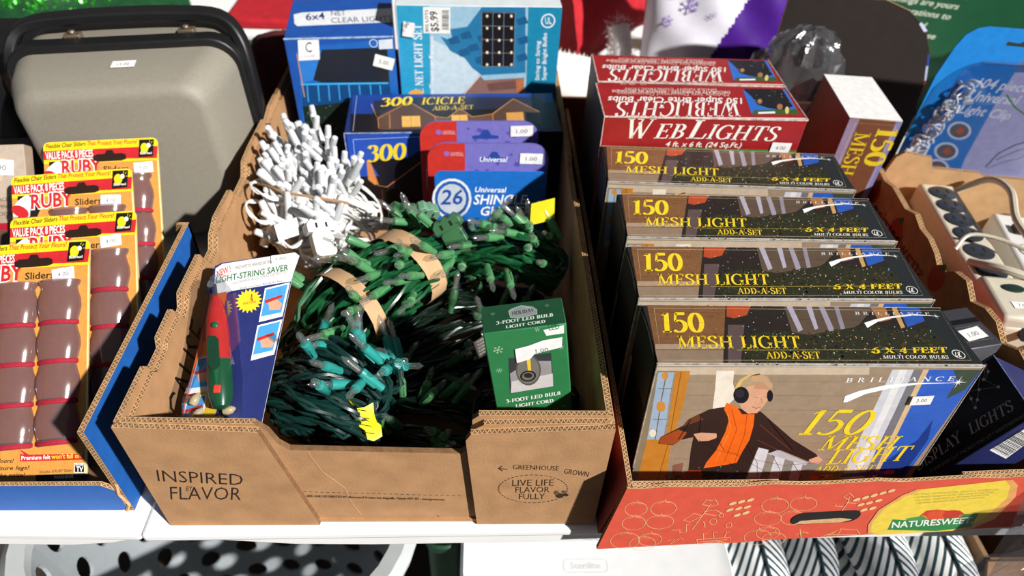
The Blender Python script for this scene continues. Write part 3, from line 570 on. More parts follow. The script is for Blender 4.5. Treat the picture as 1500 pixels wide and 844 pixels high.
  ('c', 'f0c48a', (227.1, 71.9), (229.9, 73.1), (226.3, 74.3)),
  ('c', 'f0c48a', (233.5, 75.1), (236.3, 76.2), (232.7, 77.4)),
  ('c', 'f0c48a', (239.8, 78.2), (242.6, 79.3), (239.0, 80.6)),
  ('c', 'f0c48a', (221.4, 57.3), (224.3, 58.5), (220.7, 59.7)),
  ('c', 'f0c48a', (227.8, 59.6), (230.7, 60.7), (227.0, 62.0)),
  ('c', 'f0c48a', (234.8, 62.8), (237.7, 63.9), (234.0, 65.2)),
  ('c', 'f0c48a', (227.8, 47.9), (230.7, 49.1), (227.0, 50.4)),
  ('c', 'f0c48a', (234.8, 50.2), (237.7, 51.4), (234.0, 52.7)),
  ('lring', 'f0c48a', 0.5, (95.2, 40.9), (98.2, 41.1), (93.9, 46.0)),
  ('lring', 'f0c48a', 0.5, (111.0, 33.3), (113.6, 33.6), (109.9, 37.5)),
  ('lring', 'f0c48a', 0.5, (99.7, 51.3), (101.8, 51.1), (99.0, 54.3)),
  ('p', 'e8a864', [(260.6, 0.2), (248.7, 4.5), (242.7, 21.1), (241.6, 46.6), (252.6, 69.7), (261.7, 78.1), (342.8, 86.7), (353.0, 77.2), (362.1, 57.5), (364.1, 19.5), (347.7, 0.2), (317.1, 0.2)]),
  ('p', 'f2d44c', [(261.6, 0.2), (250.4, 7.0), (244.7, 26.1), (246.0, 48.7), (256.4, 67.0), (267.0, 77.7), (336.5, 86.4), (347.1, 75.4), (355.0, 55.7), (352.8, 24.8), (342.5, 1.3), (316.3, 0.2)]),
  ('t', 'CERTIFIED GREENHOUSE GROWN TOMATOES', (261.2, 68.9), (339.3, 70.5), (260.1, 71.3), '8a7a2c', 'sans'),
  ('t', 'CERTIFIED GREENHOUSE GROWN TOMATOES', (265.1, 63.8), (337.3, 66.4), (264.0, 66.3), '8a7a2c', 'sans'),
  ('t', 'CERTIFIED GREENHOUSE GROWN TOMATOES', (269.1, 58.7), (335.2, 62.3), (267.9, 61.2), '8a7a2c', 'sans'),
  ('t', 'CERTIFIED GREENHOUSE GROWN TOMATOES', (273.0, 53.5), (333.2, 58.2), (271.9, 56.0), '8a7a2c', 'sans'),
  ('p', 'd2452c', [(285.5, 32.4), (288.1, 41.2), (297.1, 42.4), (309.5, 39.2), (320.9, 38.1), (331.1, 29.0), (331.5, 20.1), (292.9, 22.3)]),
  ('c', 'e0562f', (302.2, 31.8), (310.9, 32.0), (297.6, 41.3)),
  ('c', 'cc3a28', (317.5, 31.3), (327.1, 31.4), (313.2, 39.8)),
  ('c', 'e88a3a', (291.5, 26.6), (295.8, 26.7), (288.4, 33.1)),
  ('c', 'e88a3a', (329.3, 27.1), (333.4, 27.2), (327.1, 31.4)),
  ('p', '4c9a56', [(273.7, 28.4), (288.4, 32.1), (299.4, 23.3), (286.8, 17.7)]),
  ('p', '4c9a56', [(327.4, 30.9), (342.5, 31.0), (344.8, 18.8), (330.0, 20.2)]),
  ('p', '2f8a4c', [(262.2, 28.5), (292.9, 22.3), (342.2, 28.9), (348.0, 6.2), (316.7, 1.8), (265.6, 9.2)]),
  ('t', 'NATURESWEET.', (268.2, 12.2), (345.1, 14.0), (264.6, 23.1), 'f6f4ea', 'sansb'),
 ],
 'display_top': [
  ('t', 'DISPLAY', (8.2, 12.5), (59.0, 15.2), (9.6, 22.9), 'b9b4ac', 'serif'),
  ('t', 'LIGHTS', (68.1, 15.4), (109.9, 13.9), (70.4, 25.5), 'b9b4ac', 'serif'),
  ('t', '* IF ONE GOES OUT THE REST STAY LIT * WEATHERPROOF', (15.9, 4.9), (116.7, 3.7), (15.9, 7.8), '8d8a84', 'sans'),
  ('t', 'HEAVY DUTY', (16.8, 37.0), (64.3, 30.3), (18.2, 44.0), '5a2424', 'serif'),
  ('l', 'a9a49c', 0.5, [(111.0, 64.8), (102.4, 53.8), (109.5, 39.8), (94.4, 47.9), (83.3, 35.1), (84.3, 44.8), (84.9, 52.3), (93.6, 48.5), (102.1, 59.5), (111.0, 64.8)]),
  ('l', 'a9a49c', 0.5, [(111.0, 64.8), (109.4, 57.8), (103.1, 52.0)]),
  ('c', 'c8c4bc', (111.0, 64.8), (112.1, 63.9), (111.7, 66.1)),
  ('c', 'c8c4bc', (102.4, 53.8), (103.6, 52.9), (103.2, 55.1)),
  ('c', 'c8c4bc', (109.5, 39.8), (110.6, 38.9), (110.2, 41.0)),
  ('c', 'c8c4bc', (94.4, 47.9), (95.6, 47.0), (95.1, 49.2)),
  ('c', 'c8c4bc', (83.3, 35.1), (84.5, 34.3), (84.0, 36.4)),
  ('c', 'c8c4bc', (84.3, 44.8), (85.5, 43.9), (85.1, 46.1)),
  ('c', 'c8c4bc', (88.6, 40.4), (89.7, 39.5), (89.3, 41.7)),
  ('c', 'c8c4bc', (109.4, 57.8), (110.5, 56.9), (110.1, 59.1)),
 ],
 'display_front': [
  ('p', 'f2f2f2', [(71.5, 37.1), (105.0, 37.2), (116.1, 36.1), (104.0, 20.0), (69.8, 14.5)]),
  ('bar', '111111', (72.6, 16.4), (101.0, 18.8), (73.9, 37.4)),
 ],
 'clip': [
  ('p', '2a8ad6', [(45.7, 199.8), (78.7, 210.0), (115.8, 211.8), (94.0, 125.7), (93.4, 54.1), (45.9, 51.6)]),
  ('p', '2a8ad6', [(62.5, 209.8), (69.6, 211.8), (143.0, 211.8), (155.1, 190.6), (102.9, 185.0), (94.4, 64.9), (47.2, 62.3)]),
  ('p', 'c6c4e6', [(98.0, 209.5), (143.0, 211.8), (221.8, 36.9), (105.3, 29.3), (96.5, 79.0), (95.5, 172.7)]),
  ('t', '104 piece', (58.0, 187.2), (127.4, 183.3), (59.9, 199.9), 'ffffff', 'sansbi'),
  ('t', 'Universal', (55.3, 169.1), (124.8, 165.1), (54.8, 182.6), 'ffffff', 'sansbi'),
  ('t', 'Light Clip', (51.6, 150.5), (125.1, 143.3), (52.7, 162.9), 'ffffff', 'sansbi'),
  ('c', 'e8ecf6', (67.7, 123.7), (84.1, 124.5), (61.1, 137.5)),
  ('c', '6a6a72', (67.7, 123.7), (80.7, 124.4), (62.6, 134.4)),
  ('p', 'd0643c', [(62.1, 123.4), (67.5, 130.1), (75.6, 122.5), (70.0, 118.9)]),
  ('c', 'e8ecf6', (65.1, 91.0), (81.9, 91.9), (58.3, 105.4)),
  ('c', '6a6a72', (65.1, 91.0), (78.4, 91.7), (59.9, 102.2)),
  ('p', 'd0643c', [(59.4, 90.7), (64.9, 97.8), (73.2, 89.7), (67.5, 86.0)]),
  ('c', 'e8ecf6', (64.9, 63.3), (82.0, 64.2), (58.0, 78.3)),
  ('c', '6a6a72', (64.9, 63.3), (78.4, 64.0), (59.5, 74.9)),
  ('p', 'd0643c', [(59.0, 63.0), (64.7, 70.3), (73.1, 61.9), (67.3, 58.1)]),
  ('l', '4a5a5c', 2.4, [(131.7, 68.6), (137.9, 91.5), (153.9, 105.8), (170.3, 113.3)]),
  ('l', '7a8c8e', 1.6, [(135.5, 67.1), (153.6, 78.6), (173.2, 86.5), (179.3, 97.1)]),
  ('l', '5a6a6c', 1.6, [(140.2, 81.3), (159.2, 96.0), (175.7, 103.6)]),
  ('l', '4c9a5c', 2.0, [(103.3, 179.1), (123.7, 161.9), (151.2, 147.8)]),
 ],
 'bag_label': [('bar', '222222', (12, 40), (56, 44), (12, 62)), ('t', '6 40213 55072 8', (14, 33), (54, 36), (14, 37), '444444', 'sans'), ('t', 'MADE IN CHINA', (16, 22), (50, 25), (16, 27), '666666', 'sans')],
}
# ------------------------------------------------------------------ colours and materials
def lin(h):
    v = [int(h[i:i+2], 16)/255 for i in (0, 2, 4)]
    return tuple(c/12.92 if c <= .04045 else ((c+.055)/1.055)**2.4 for c in v)

MATS = {}
def mat(name, col='808080', rough=.5, metal=0, noise=.12, scale=60, bump=0, bscale=300, spec=.5, col2=None, emit=0, coat=0, stretch=None, trans=0):
    if name in MATS: return MATS[name]
    m = bpy.data.materials.new(name); m.use_nodes = True; nt = m.node_tree; b = nt.nodes['Principled BSDF']
    c = lin(col); d = lin(col2) if col2 else tuple(x*(1-noise) for x in c)
    if not col2: c = tuple(min(1, x*(1+noise*.5)) for x in c)
    tc = nt.nodes.new('ShaderNodeTexCoord'); nz = nt.nodes.new('ShaderNodeTexNoise'); nz.inputs['Scale'].default_value = scale; nz.inputs['Detail'].default_value = 4
    src = tc.outputs['Object']
    if stretch:
        mp = nt.nodes.new('ShaderNodeMapping'); mp.inputs['Scale'].default_value = stretch; nt.links.new(src, mp.inputs[0]); src = mp.outputs[0]
    nt.links.new(src, nz.inputs['Vector'])
    rp = nt.nodes.new('ShaderNodeValToRGB'); rp.color_ramp.elements[0].position = .3; rp.color_ramp.elements[1].position = .7
    rp.color_ramp.elements[0].color = (*d, 1); rp.color_ramp.elements[1].color = (*c, 1)
    nt.links.new(nz.outputs['Fac'], rp.inputs[0]); nt.links.new(rp.outputs[0], b.inputs['Base Color'])
    b.inputs['Roughness'].default_value = rough; b.inputs['Metallic'].default_value = metal; b.inputs['Specular IOR Level'].default_value = spec
    if coat: b.inputs['Coat Weight'].default_value = coat
    if trans: b.inputs['Transmission Weight'].default_value = trans
    if bump:
        n2 = nt.nodes.new('ShaderNodeTexNoise'); n2.inputs['Scale'].default_value = bscale; n2.inputs['Detail'].default_value = 3; nt.links.new(src, n2.inputs['Vector'])
        bp = nt.nodes.new('ShaderNodeBump'); bp.inputs['Strength'].default_value = bump; bp.inputs['Distance'].default_value = .001
        nt.links.new(n2.outputs['Fac'], bp.inputs['Height']); nt.links.new(bp.outputs[0], b.inputs['Normal'])
    MATS[name] = m; return m

def film(name, tint='ffffff', refl=.35, rough=.08, bump=0, bscale=60, haze=0, hcol='e8eaee'):
    """thin clear plastic: tinted see-through sheet with a glossy skin (and a little milky haze)"""
    if name in MATS: return MATS[name]
    m = bpy.data.materials.new(name); m.use_nodes = True; nt = m.node_tree; nt.nodes.remove(nt.nodes['Principled BSDF'])
    out = nt.nodes['Material Output']; tr = nt.nodes.new('ShaderNodeBsdfTransparent'); tr.inputs[0].default_value = (*lin(tint), 1)
    gl = nt.nodes.new('ShaderNodeBsdfGlossy'); gl.inputs['Roughness'].default_value = rough
    fr = nt.nodes.new('ShaderNodeLayerWeight'); fr.inputs['Blend'].default_value = .5
    pw = nt.nodes.new('ShaderNodeMath'); pw.operation = 'POWER'; pw.inputs[1].default_value = 4.0; nt.links.new(fr.outputs['Facing'], pw.inputs[0])
    mt = nt.nodes.new('ShaderNodeMath'); mt.operation = 'MULTIPLY_ADD'; mt.inputs[1].default_value = .5; mt.inputs[2].default_value = .03+refl*.05; mt.use_clamp = True
    mx = nt.nodes.new('ShaderNodeMixShader'); nt.links.new(pw.outputs[0], mt.inputs[0]); nt.links.new(mt.outputs[0], mx.inputs[0])
    src = tr.outputs[0]
    if haze:
        df = nt.nodes.new('ShaderNodeBsdfDiffuse'); df.inputs[0].default_value = (*lin(hcol), 1); hz = nt.nodes.new('ShaderNodeMixShader'); hz.inputs[0].default_value = haze
        nt.links.new(src, hz.inputs[1]); nt.links.new(df.outputs[0], hz.inputs[2]); src = hz.outputs[0]
    nt.links.new(src, mx.inputs[1]); nt.links.new(gl.outputs[0], mx.inputs[2]); nt.links.new(mx.outputs[0], out.inputs[0])
    if bump:
        nz = nt.nodes.new('ShaderNodeTexNoise'); nz.inputs['Scale'].default_value = bscale; nz.inputs['Detail'].default_value = 4; tc = nt.nodes.new('ShaderNodeTexCoord'); nt.links.new(tc.outputs['Object'], nz.inputs['Vector'])
        bp = nt.nodes.new('ShaderNodeBump'); bp.inputs['Strength'].default_value = bump; bp.inputs['Distance'].default_value = .004
        nt.links.new(nz.outputs['Fac'], bp.inputs['Height']); nt.links.new(bp.outputs[0], gl.inputs['Normal']); nt.links.new(bp.outputs[0], fr.inputs['Normal'])
    MATS[name] = m; return m

def print_mat():
    m = bpy.data.materials.new('printed_ink'); m.use_nodes = True; nt = m.node_tree; b = nt.nodes['Principled BSDF']
    at = nt.nodes.new('ShaderNodeAttribute'); at.attribute_name = 'Col'
    tc = nt.nodes.new('ShaderNodeTexCoord'); nz = nt.nodes.new('ShaderNodeTexNoise'); nz.inputs['Scale'].default_value = 130; nt.links.new(tc.outputs['Object'], nz.inputs['Vector'])
    mr = nt.nodes.new('ShaderNodeMapRange'); mr.inputs[3].default_value = .72; mr.inputs[4].default_value = 1.2; nz.inputs['Detail'].default_value = 6; nz.inputs['Roughness'].default_value = .65; nt.links.new(nz.outputs['Fac'], mr.inputs[0])
    mx = nt.nodes.new('ShaderNodeVectorMath'); mx.operation = 'SCALE'; nt.links.new(at.outputs['Color'], mx.inputs[0]); nt.links.new(mr.outputs[0], mx.inputs['Scale'])
    nt.links.new(mx.outputs[0], b.inputs['Base Color']); b.inputs['Roughness'].default_value = .36
    MATS['print'] = m; return m
print_mat()

KRAFT = mat('kraft_board', 'b58a62', .85, noise=.16, scale=45, bump=.25, bscale=500, spec=.2)
KRAFT_RIM = mat('kraft_rim', '7e5f42', .9, noise=.3, scale=200, spec=.1)
KRAFT_FLUTE = mat('kraft_fluting', 'd2a97c', .9, noise=.2, scale=200, spec=.1)
WHITE = mat('white_paper', 'efeeec', .6, noise=.03)

# ------------------------------------------------------------------ mesh helpers
class MB:
    def __init__(s): s.v = []; s.f = []; s.m = []; s.c = []
    def add(s, vs, fs, mi=0):
        o = len(s.v); s.v += [tuple(v) for v in vs]; s.f += [tuple(i+o for i in f) for f in fs]; s.m += [mi]*len(fs)
    def box(s, x0, x1, y0, y1, z0, z1, mi=0):
        s.add([(x, y, z) for z in (z0, z1) for y in (y0, y1) for x in (x0, x1)], [(0, 2, 3, 1), (4, 5, 7, 6), (0, 1, 5, 4), (2, 6, 7, 3), (0, 4, 6, 2), (1, 3, 7, 5)], mi)
    def prism(s, pts, O, A, B, N, t0, t1, mi=0, rim=None):
        """outline pts (a, b) on plane O + aA + bB, pulled along N from t0 to t1"""
        O, A, B, N = map(Vector, (O, A, B, N)); n = len(pts)
        vs = [O+A*a+B*b+N*t for t in (t0, t1) for a, b in pts]
        s.add(vs, [tuple(range(n)), tuple(range(2*n-1, n-1, -1))], mi)
        o = len(s.v)-2*n
        for i in range(n):
            j = (i+1) % n; s.f.append((o+i, o+n+i, o+n+j, o+j)); s.m.append(mi if rim is None else rim)
    def tube(s, pts, r, n=6, mi=0, closed=False, cap=True):
        P = [Vector(p) for p in pts]; k = len(P); rs = r if isinstance(r, (list, tuple)) else [r]*k
        up = Vector((.31, .17, .94)).normalized(); vs = []
        for i in range(k):
            a = P[(i-1) % k] if closed or i else P[i]; b = P[(i+1) % k] if closed or i < k-1 else P[i]
            t = (b-a); t = t.normalized() if t.length > 1e-9 else Vector((0, 0, 1))
            u = up - t*up.dot(t)
            if u.length < 1e-4: u = t.orthogonal()
            u.normalize(); up = u; w = t.cross(u)
            vs += [P[i]+(u*math.cos(2*math.pi*j/n)+w*math.sin(2*math.pi*j/n))*rs[i] for j in range(n)]
        fs = []
        for i in range(k if closed else k-1):
            i2 = (i+1) % k
            fs += [(i*n+j, i*n+(j+1) % n, i2*n+(j+1) % n, i2*n+j) for j in range(n)]
        if cap and not closed: fs += [tuple(range(n-1, -1, -1)), tuple((k-1)*n+j for j in range(n))]
        s.add(vs, fs, mi)
    def lathe(s, prof, n=16, mi=0, M=None, caps=(True, True), a0=0, a1=2*math.pi):
        """profile (r, z) about local z"""
        full = abs(a1-a0-2*math.pi) < 1e-6; m = n if full else n+1; vs = []
        for r, z in prof:
            for j in range(m):
                a = a0+(a1-a0)*j/n; p = Vector((r*math.cos(a), r*math.sin(a), z)); vs.append(M @ p if M else p)
        fs = []
        for i in range(len(prof)-1):
            for j in range(n):
                j2 = (j+1) % m; fs.append((i*m+j, i*m+j2, (i+1)*m+j2, (i+1)*m+j))
        if full and caps[0]: fs.append(tuple(range(m-1, -1, -1)))
        if full and caps[1]: fs.append(tuple((len(prof)-1)*m+j for j in range(m)))
        s.add(vs, fs, mi)
    def loft(s, rings, caps=(True, True), mi=0):
        n = len(rings[0]); vs = [p for r in rings for p in r]; fs = []
        for i in range(len(rings)-1):
            fs += [(i*n+j, i*n+(j+1) % n, (i+1)*n+(j+1) % n, (i+1)*n+j) for j in range(n)]
        if caps[0]: fs.append(tuple(range(n-1, -1, -1)))
        if caps[1]: fs.append(tuple((len(rings)-1)*n+j for j in range(n)))
        s.add(vs, fs, mi)
    def build(s, name, mats, parent=None, smooth=False, bevel=0, subsurf=0, segs=2, ang=40):
        me = bpy.data.meshes.new(name); me.from_pydata(s.v, [], s.f)
        for m in (mats if isinstance(mats, (list, tuple)) else [mats]): me.materials.append(m)
        me.polygons.foreach_set('material_index', s.m)
        bm = bmesh.new(); bm.from_mesh(me); bmesh.ops.recalc_face_normals(bm, faces=bm.faces); bm.to_mesh(me); bm.free()
        if smooth:
            me.polygons.foreach_set('use_smooth', [True]*len(me.polygons)); me.set_sharp_from_angle(angle=math.radians(ang))
        me.update()
        o = bpy.data.objects.new(name, me); COL.objects.link(o); o.parent = parent
        if bevel:
            b = o.modifiers.new('edge', 'BEVEL'); b.width = bevel; b.segments = segs; b.limit_method = 'ANGLE'; b.angle_limit = math.radians(35); b.harden_normals = False
        if subsurf:
            b = o.modifiers.new('round', 'SUBSURF'); b.levels = b.render_levels = subsurf
        return o

def rrect(w, h, r, n=5, cx=0, cy=0):
    pts = []
    for sx, sy, a in ((1, 1, 0), (-1, 1, 90), (-1, -1, 180), (1, -1, 270)):
        for i in range(n+1):
            t = math.radians(a+90*i/n); pts.append((cx+sx*(w/2-r)+r*math.cos(t), cy+sy*(h/2-r)+r*math.sin(t)))
    return pts

def tag(o, label=None, cat=None, group=None, kind=None):
    if label: o['label'] = label
    if cat: o['category'] = cat
    if group: o['group'] = group
    if kind: o['kind'] = kind
    return o
def thing(name, label, cat, loc=(0, 0, 0), rot=(0, 0, 0), group=None):
    o = bpy.data.objects.new(name, None); COL.objects.link(o); o.empty_display_size = .03
    o.rotation_mode = 'YXZ'; o.location = loc; o.rotation_euler = rot
    return tag(o, label, cat, group)
def dup(o, parent=None):
    c = o.copy(); COL.objects.link(c); c.parent = parent
    for ch in o.children: dup(ch, c)
    return c
def boxthing(key, name, label, cat, group=None):
    x, y, z, w, d, h, yaw, tilt, rl = BX[key]
    return thing(name, label, cat, (x, y, z), (tilt, rl, yaw), group), w, d, h

# ------------------------------------------------------------------ lettering
def ell(cx, cy, rx, ry, a0, a1, n=14): return [(cx+rx*math.cos(math.radians(a0+(a1-a0)*i/n)), cy+ry*math.sin(math.radians(a0+(a1-a0)*i/n))) for i in range(n+1)]
def crom(p, n=6):
    out = []; q = [p[0]]+list(p)+[p[-1]]
    for i in range(1, len(q)-2):
        for k in range(n):
            t = k/n; out.append(tuple(.5*(2*q[i][c]+(q[i+1][c]-q[i-1][c])*t+(2*q[i-1][c]-5*q[i][c]+4*q[i+1][c]-q[i+2][c])*t*t+(3*q[i][c]-q[i-1][c]-3*q[i+1][c]+q[i+2][c])*t**3) for c in range(len(p[0]))))
    return out+[tuple(p[-1])]
def _st(x, k=1): return [([(x, 0), (x, 1)], k), ([(x-.15, .025), (x+.15, .025)], 1), ([(x-.15, .975), (x+.15, .975)], 1)]
def _bar(x0, x1, y): return [([(x0, y), (x1, y)], 1)]
def _sf(x, y): return [([(x-.14, y), (x+.14, y)], 1)]
_S = crom([(.5, .78), (.44, .94), (.28, .98), (.12, .9), (.1, .74), (.22, .6), (.4, .48), (.52, .32), (.47, .1), (.3, .02), (.13, .07), (.08, .24)], 4)
GLY = {
 'A': (.82, [([(.1, 0), (.41, 1)], .45), ([(.41, 1), (.72, 0)], 1), ([(.2, .34), (.6, .34)], 1)]+_sf(.1, .025)+_sf(.72, .025)),
 'B': (.68, _st(.19)+[(ell(.3, .75, .22, .225, 90, -90), 1), (ell(.3, .27, .27, .245, 90, -90), 1)]+_bar(.19, .3, .975)+_bar(.19, .3, .52)+_bar(.19, .3, .025)),
 'C': (.74, [(ell(.42, .5, .35, .475, 48, 312, 22), 1), ([(.67, .98), (.67, .72)], .4)]), 'D': (.8, _st(.19)+[(ell(.28, .5, .42, .475, 90, -90, 18), 1)]+_bar(.19, .28, .975)+_bar(.19, .28, .025)),
 'E': (.68, _st(.19)+_bar(.19, .58, .975)+_bar(.19, .48, .52)+_bar(.19, .6, .025)+[([(.58, 1), (.58, .76)], .4), ([(.6, 0), (.62, .25)], .4), ([(.48, .4), (.48, .64)], .35)]),
 'F': (.62, _st(.19)+_bar(.19, .56, .975)+_bar(.19, .46, .52)+[([(.56, 1), (.56, .76)], .4), ([(.46, .4), (.46, .64)], .35)]),
 'G': (.82, [(ell(.42, .5, .35, .475, 48, 325, 22), 1), ([(.67, .98), (.67, .72)], .4), ([(.69, .05), (.69, .42)], 1)]+_bar(.54, .82, .42)), 'H': (.9, _st(.19)+_st(.7)+_bar(.19, .7, .51)), 'I': (.38, _st(.19)),
 'L': (.64, _st(.19)+_bar(.19, .58, .025)+[([(.58, 0), (.61, .28)], .4)]), 'M': (1.06, _st(.17, .45)+[([(.17, 1), (.52, .05)], 1), ([(.52, .05), (.87, 1)], .45)]+_st(.88)),
 'N': (.9, _st(.17, .45)+[([(.17, 1), (.72, .02)], 1)]+_st(.72, .45)), 'O': (.84, [(ell(.42, .5, .34, .475, 0, 360, 26), 1)]), 'P': (.64, _st(.19)+[(ell(.3, .73, .24, .245, 90, -90), 1)]+_bar(.19, .3, .975)+_bar(.19, .3, .485)),
 'R': (.76, _st(.19)+[(ell(.3, .75, .22, .225, 90, -90), 1), ([(.36, .52), (.66, .02)], 1)]+_bar(.19, .3, .975)+_bar(.19, .3, .525)+_bar(.58, .78, .025)),
 'S': (.6, [(_S, 1)]), 'T': (.74, [([(.37, 0), (.37, 1)], 1), ([(.06, 1), (.06, .74)], .4), ([(.68, 1), (.68, .74)], .4)]+_sf(.37, .025)+_bar(.06, .68, .975)),
 'U': (.84, [([(.17, 1), (.17, .34)]+ell(.42, .33, .25, .31, 180, 360, 12)+[(.67, .34), (.67, 1)], 1)]+_sf(.17, .975)+_sf(.67, .975)), 'V': (.8, [([(.1, 1), (.42, 0)], 1), ([(.42, 0), (.7, 1)], .45)]+_sf(.1, .975)+_sf(.7, .975)),
 'W': (1.12, [([(.1, 1), (.38, 0)], 1), ([(.38, 0), (.6, 1)], .45), ([(.52, .8), (.78, 0)], 1), ([(.78, 0), (1.02, 1)], .45)]+_sf(.1, .975)+_sf(.5, .975)+_sf(1.02, .975)),
 'X': (.76, [([(.1, 1), (.66, 0)], 1), ([(.1, 0), (.64, 1)], .45)]+_sf(.1, .975)+_sf(.64, .975)+_sf(.1, .025)+_sf(.66, .025)), 'Y': (.76, [([(.08, 1), (.38, .46)], 1), ([(.68, 1), (.38, .46)], .45), ([(.38, 0), (.38, .46)], 1)]+_sf(.1, .975)+_sf(.66, .975)+_sf(.38, .025)),
 'K': (.8, _st(.19)+[([(.19, .4), (.66, 1)], .45), ([(.34, .58), (.7, 0)], 1)]), '0': (.66, [(ell(.33, .5, .24, .475, 0, 360, 24), 1)]), '1': (.46, [([(.26, 0), (.26, 1)], 1), ([(.26, .99), (.08, .86)], .5)]+_bar(.08, .44, .025)),
 '2': (.64, [(crom([(.1, .74), (.16, .94), (.34, .98), (.5, .86), (.48, .64), (.3, .36), (.1, .05)], 4), 1), ([(.08, .06), (.56, .06)], 2)]), '3': (.62, [(crom([(.1, .82), (.2, .96), (.36, .96), (.47, .82), (.42, .62), (.26, .54)], 4), 1), (crom([(.26, .54), (.46, .48), (.53, .28), (.44, .08), (.26, .02), (.08, .1)], 4), 1)]),
 '4': (.66, [([(.44, 0), (.44, 1)], 1), ([(.44, .98), (.06, .3)], .5), ([(.06, .28), (.62, .28)], 1.4)]), '5': (.62, [([(.16, .96), (.54, .96)], 2.2), ([(.16, .98), (.12, .56)], .5), (crom([(.12, .56), (.32, .6), (.5, .46), (.52, .24), (.4, .06), (.22, .02), (.06, .1)], 4), 1)]),
 '6': (.64, [(ell(.33, .31, .22, .285, 0, 360, 20), 1), (crom([(.12, .34), (.16, .66), (.32, .88), (.54, .97)], 4), .8)]), '-': (.42, [([(.06, .36), (.34, .36)], 2)]), '.': (.28, [([(.1, .05), (.18, .05)], 2.4)]), '*': (.4, [([(.06, .3), (.3, .3)], 4)]),
}
TCACHE = {}
def serif_mesh(txt, T=.15, t=.055):
    vs = []; fs = []; x = 0
    for ch in txt:
        if ch == ' ': x += .36; continue
        adv, strokes = GLY.get(ch.upper(), GLY['-'])
        for pts, k in strokes:
            n = len(pts); o = len(vs)
            for i, p in enumerate(pts):
                a = pts[max(0, i-1)]; b = pts[min(n-1, i+1)]; dx, dy = b[0]-a[0], b[1]-a[1]; l = math.hypot(dx, dy) or 1; dx /= l; dy /= l
                if n == 2 and abs(dy) > .3:                      # straight stem: cut level at both ends
                    hw = max(T*k, .05)/2; vs += [(x+p[0]-hw, p[1]), (x+p[0]+hw, p[1])]
                elif n == 2: vs += [(x+p[0], p[1]+t*k/2), (x+p[0], p[1]-t*k/2)]
                else:
                    h = math.hypot(T/2*dy, t/2*dx)*(k if k < 1 else 1); vs += [(x+p[0]-dy*h, p[1]+dx*h), (x+p[0]+dy*h, p[1]-dx*h)]
            fs += [(o+2*i, o+2*i+1, o+2*i+3, o+2*i+2) for i in range(n-1)]
        x += adv+.03
    return vs, fs
def sans_mesh(txt, off=0.0):
    cu = bpy.data.curves.new('lettering', 'FONT'); cu.body = txt; cu.size = 1; cu.offset = off; cu.resolution_u = 2; cu.fill_mode = 'FRONT'
    ob = bpy.data.objects.new('lettering', cu)
    me = bpy.data.meshes.new_from_object(ob); vs = [tuple(v.co[:2]) for v in me.vertices]; fs = [tuple(p.vertices) for p in me.polygons]
    bpy.data.objects.remove(ob); bpy.data.curves.remove(cu); bpy.data.meshes.remove(me)
    return vs, fs
CAPH = None
def glyphs(txt, style):
    """lettering scaled so that x runs 0..1 over the line and y 0..1 over the capital height"""
    global CAPH
    k = (txt, style)
    if k in TCACHE: return TCACHE[k]
    it = style.endswith('i')
    if style.startswith('serif'):
        vs, fs = serif_mesh(txt, .21 if 'b' in style[5:] else .15, .07 if 'b' in style[5:] else .055); cap = 1.0
    else:
        if CAPH is None: CAPH = max(v[1] for v in sans_mesh('H')[0])
        off = {'sans': .0, 'sansb': .018, 'sansbi': .016, 'sansi': 0, 'sansbx': .07, 'sansbt': .03, 'thin': -.006}[style]
        vs, fs = sans_mesh(txt, off); cap = CAPH
    if it: vs = [(x+y*.2, y) for x, y in vs]
    x0 = min(v[0] for v in vs); x1 = max(v[0] for v in vs); w = max(x1-x0, 1e-6)
    vs = [((x-x0)/w, y/cap) for x, y in vs]
    TCACHE[k] = (vs, fs); return TCACHE[k]

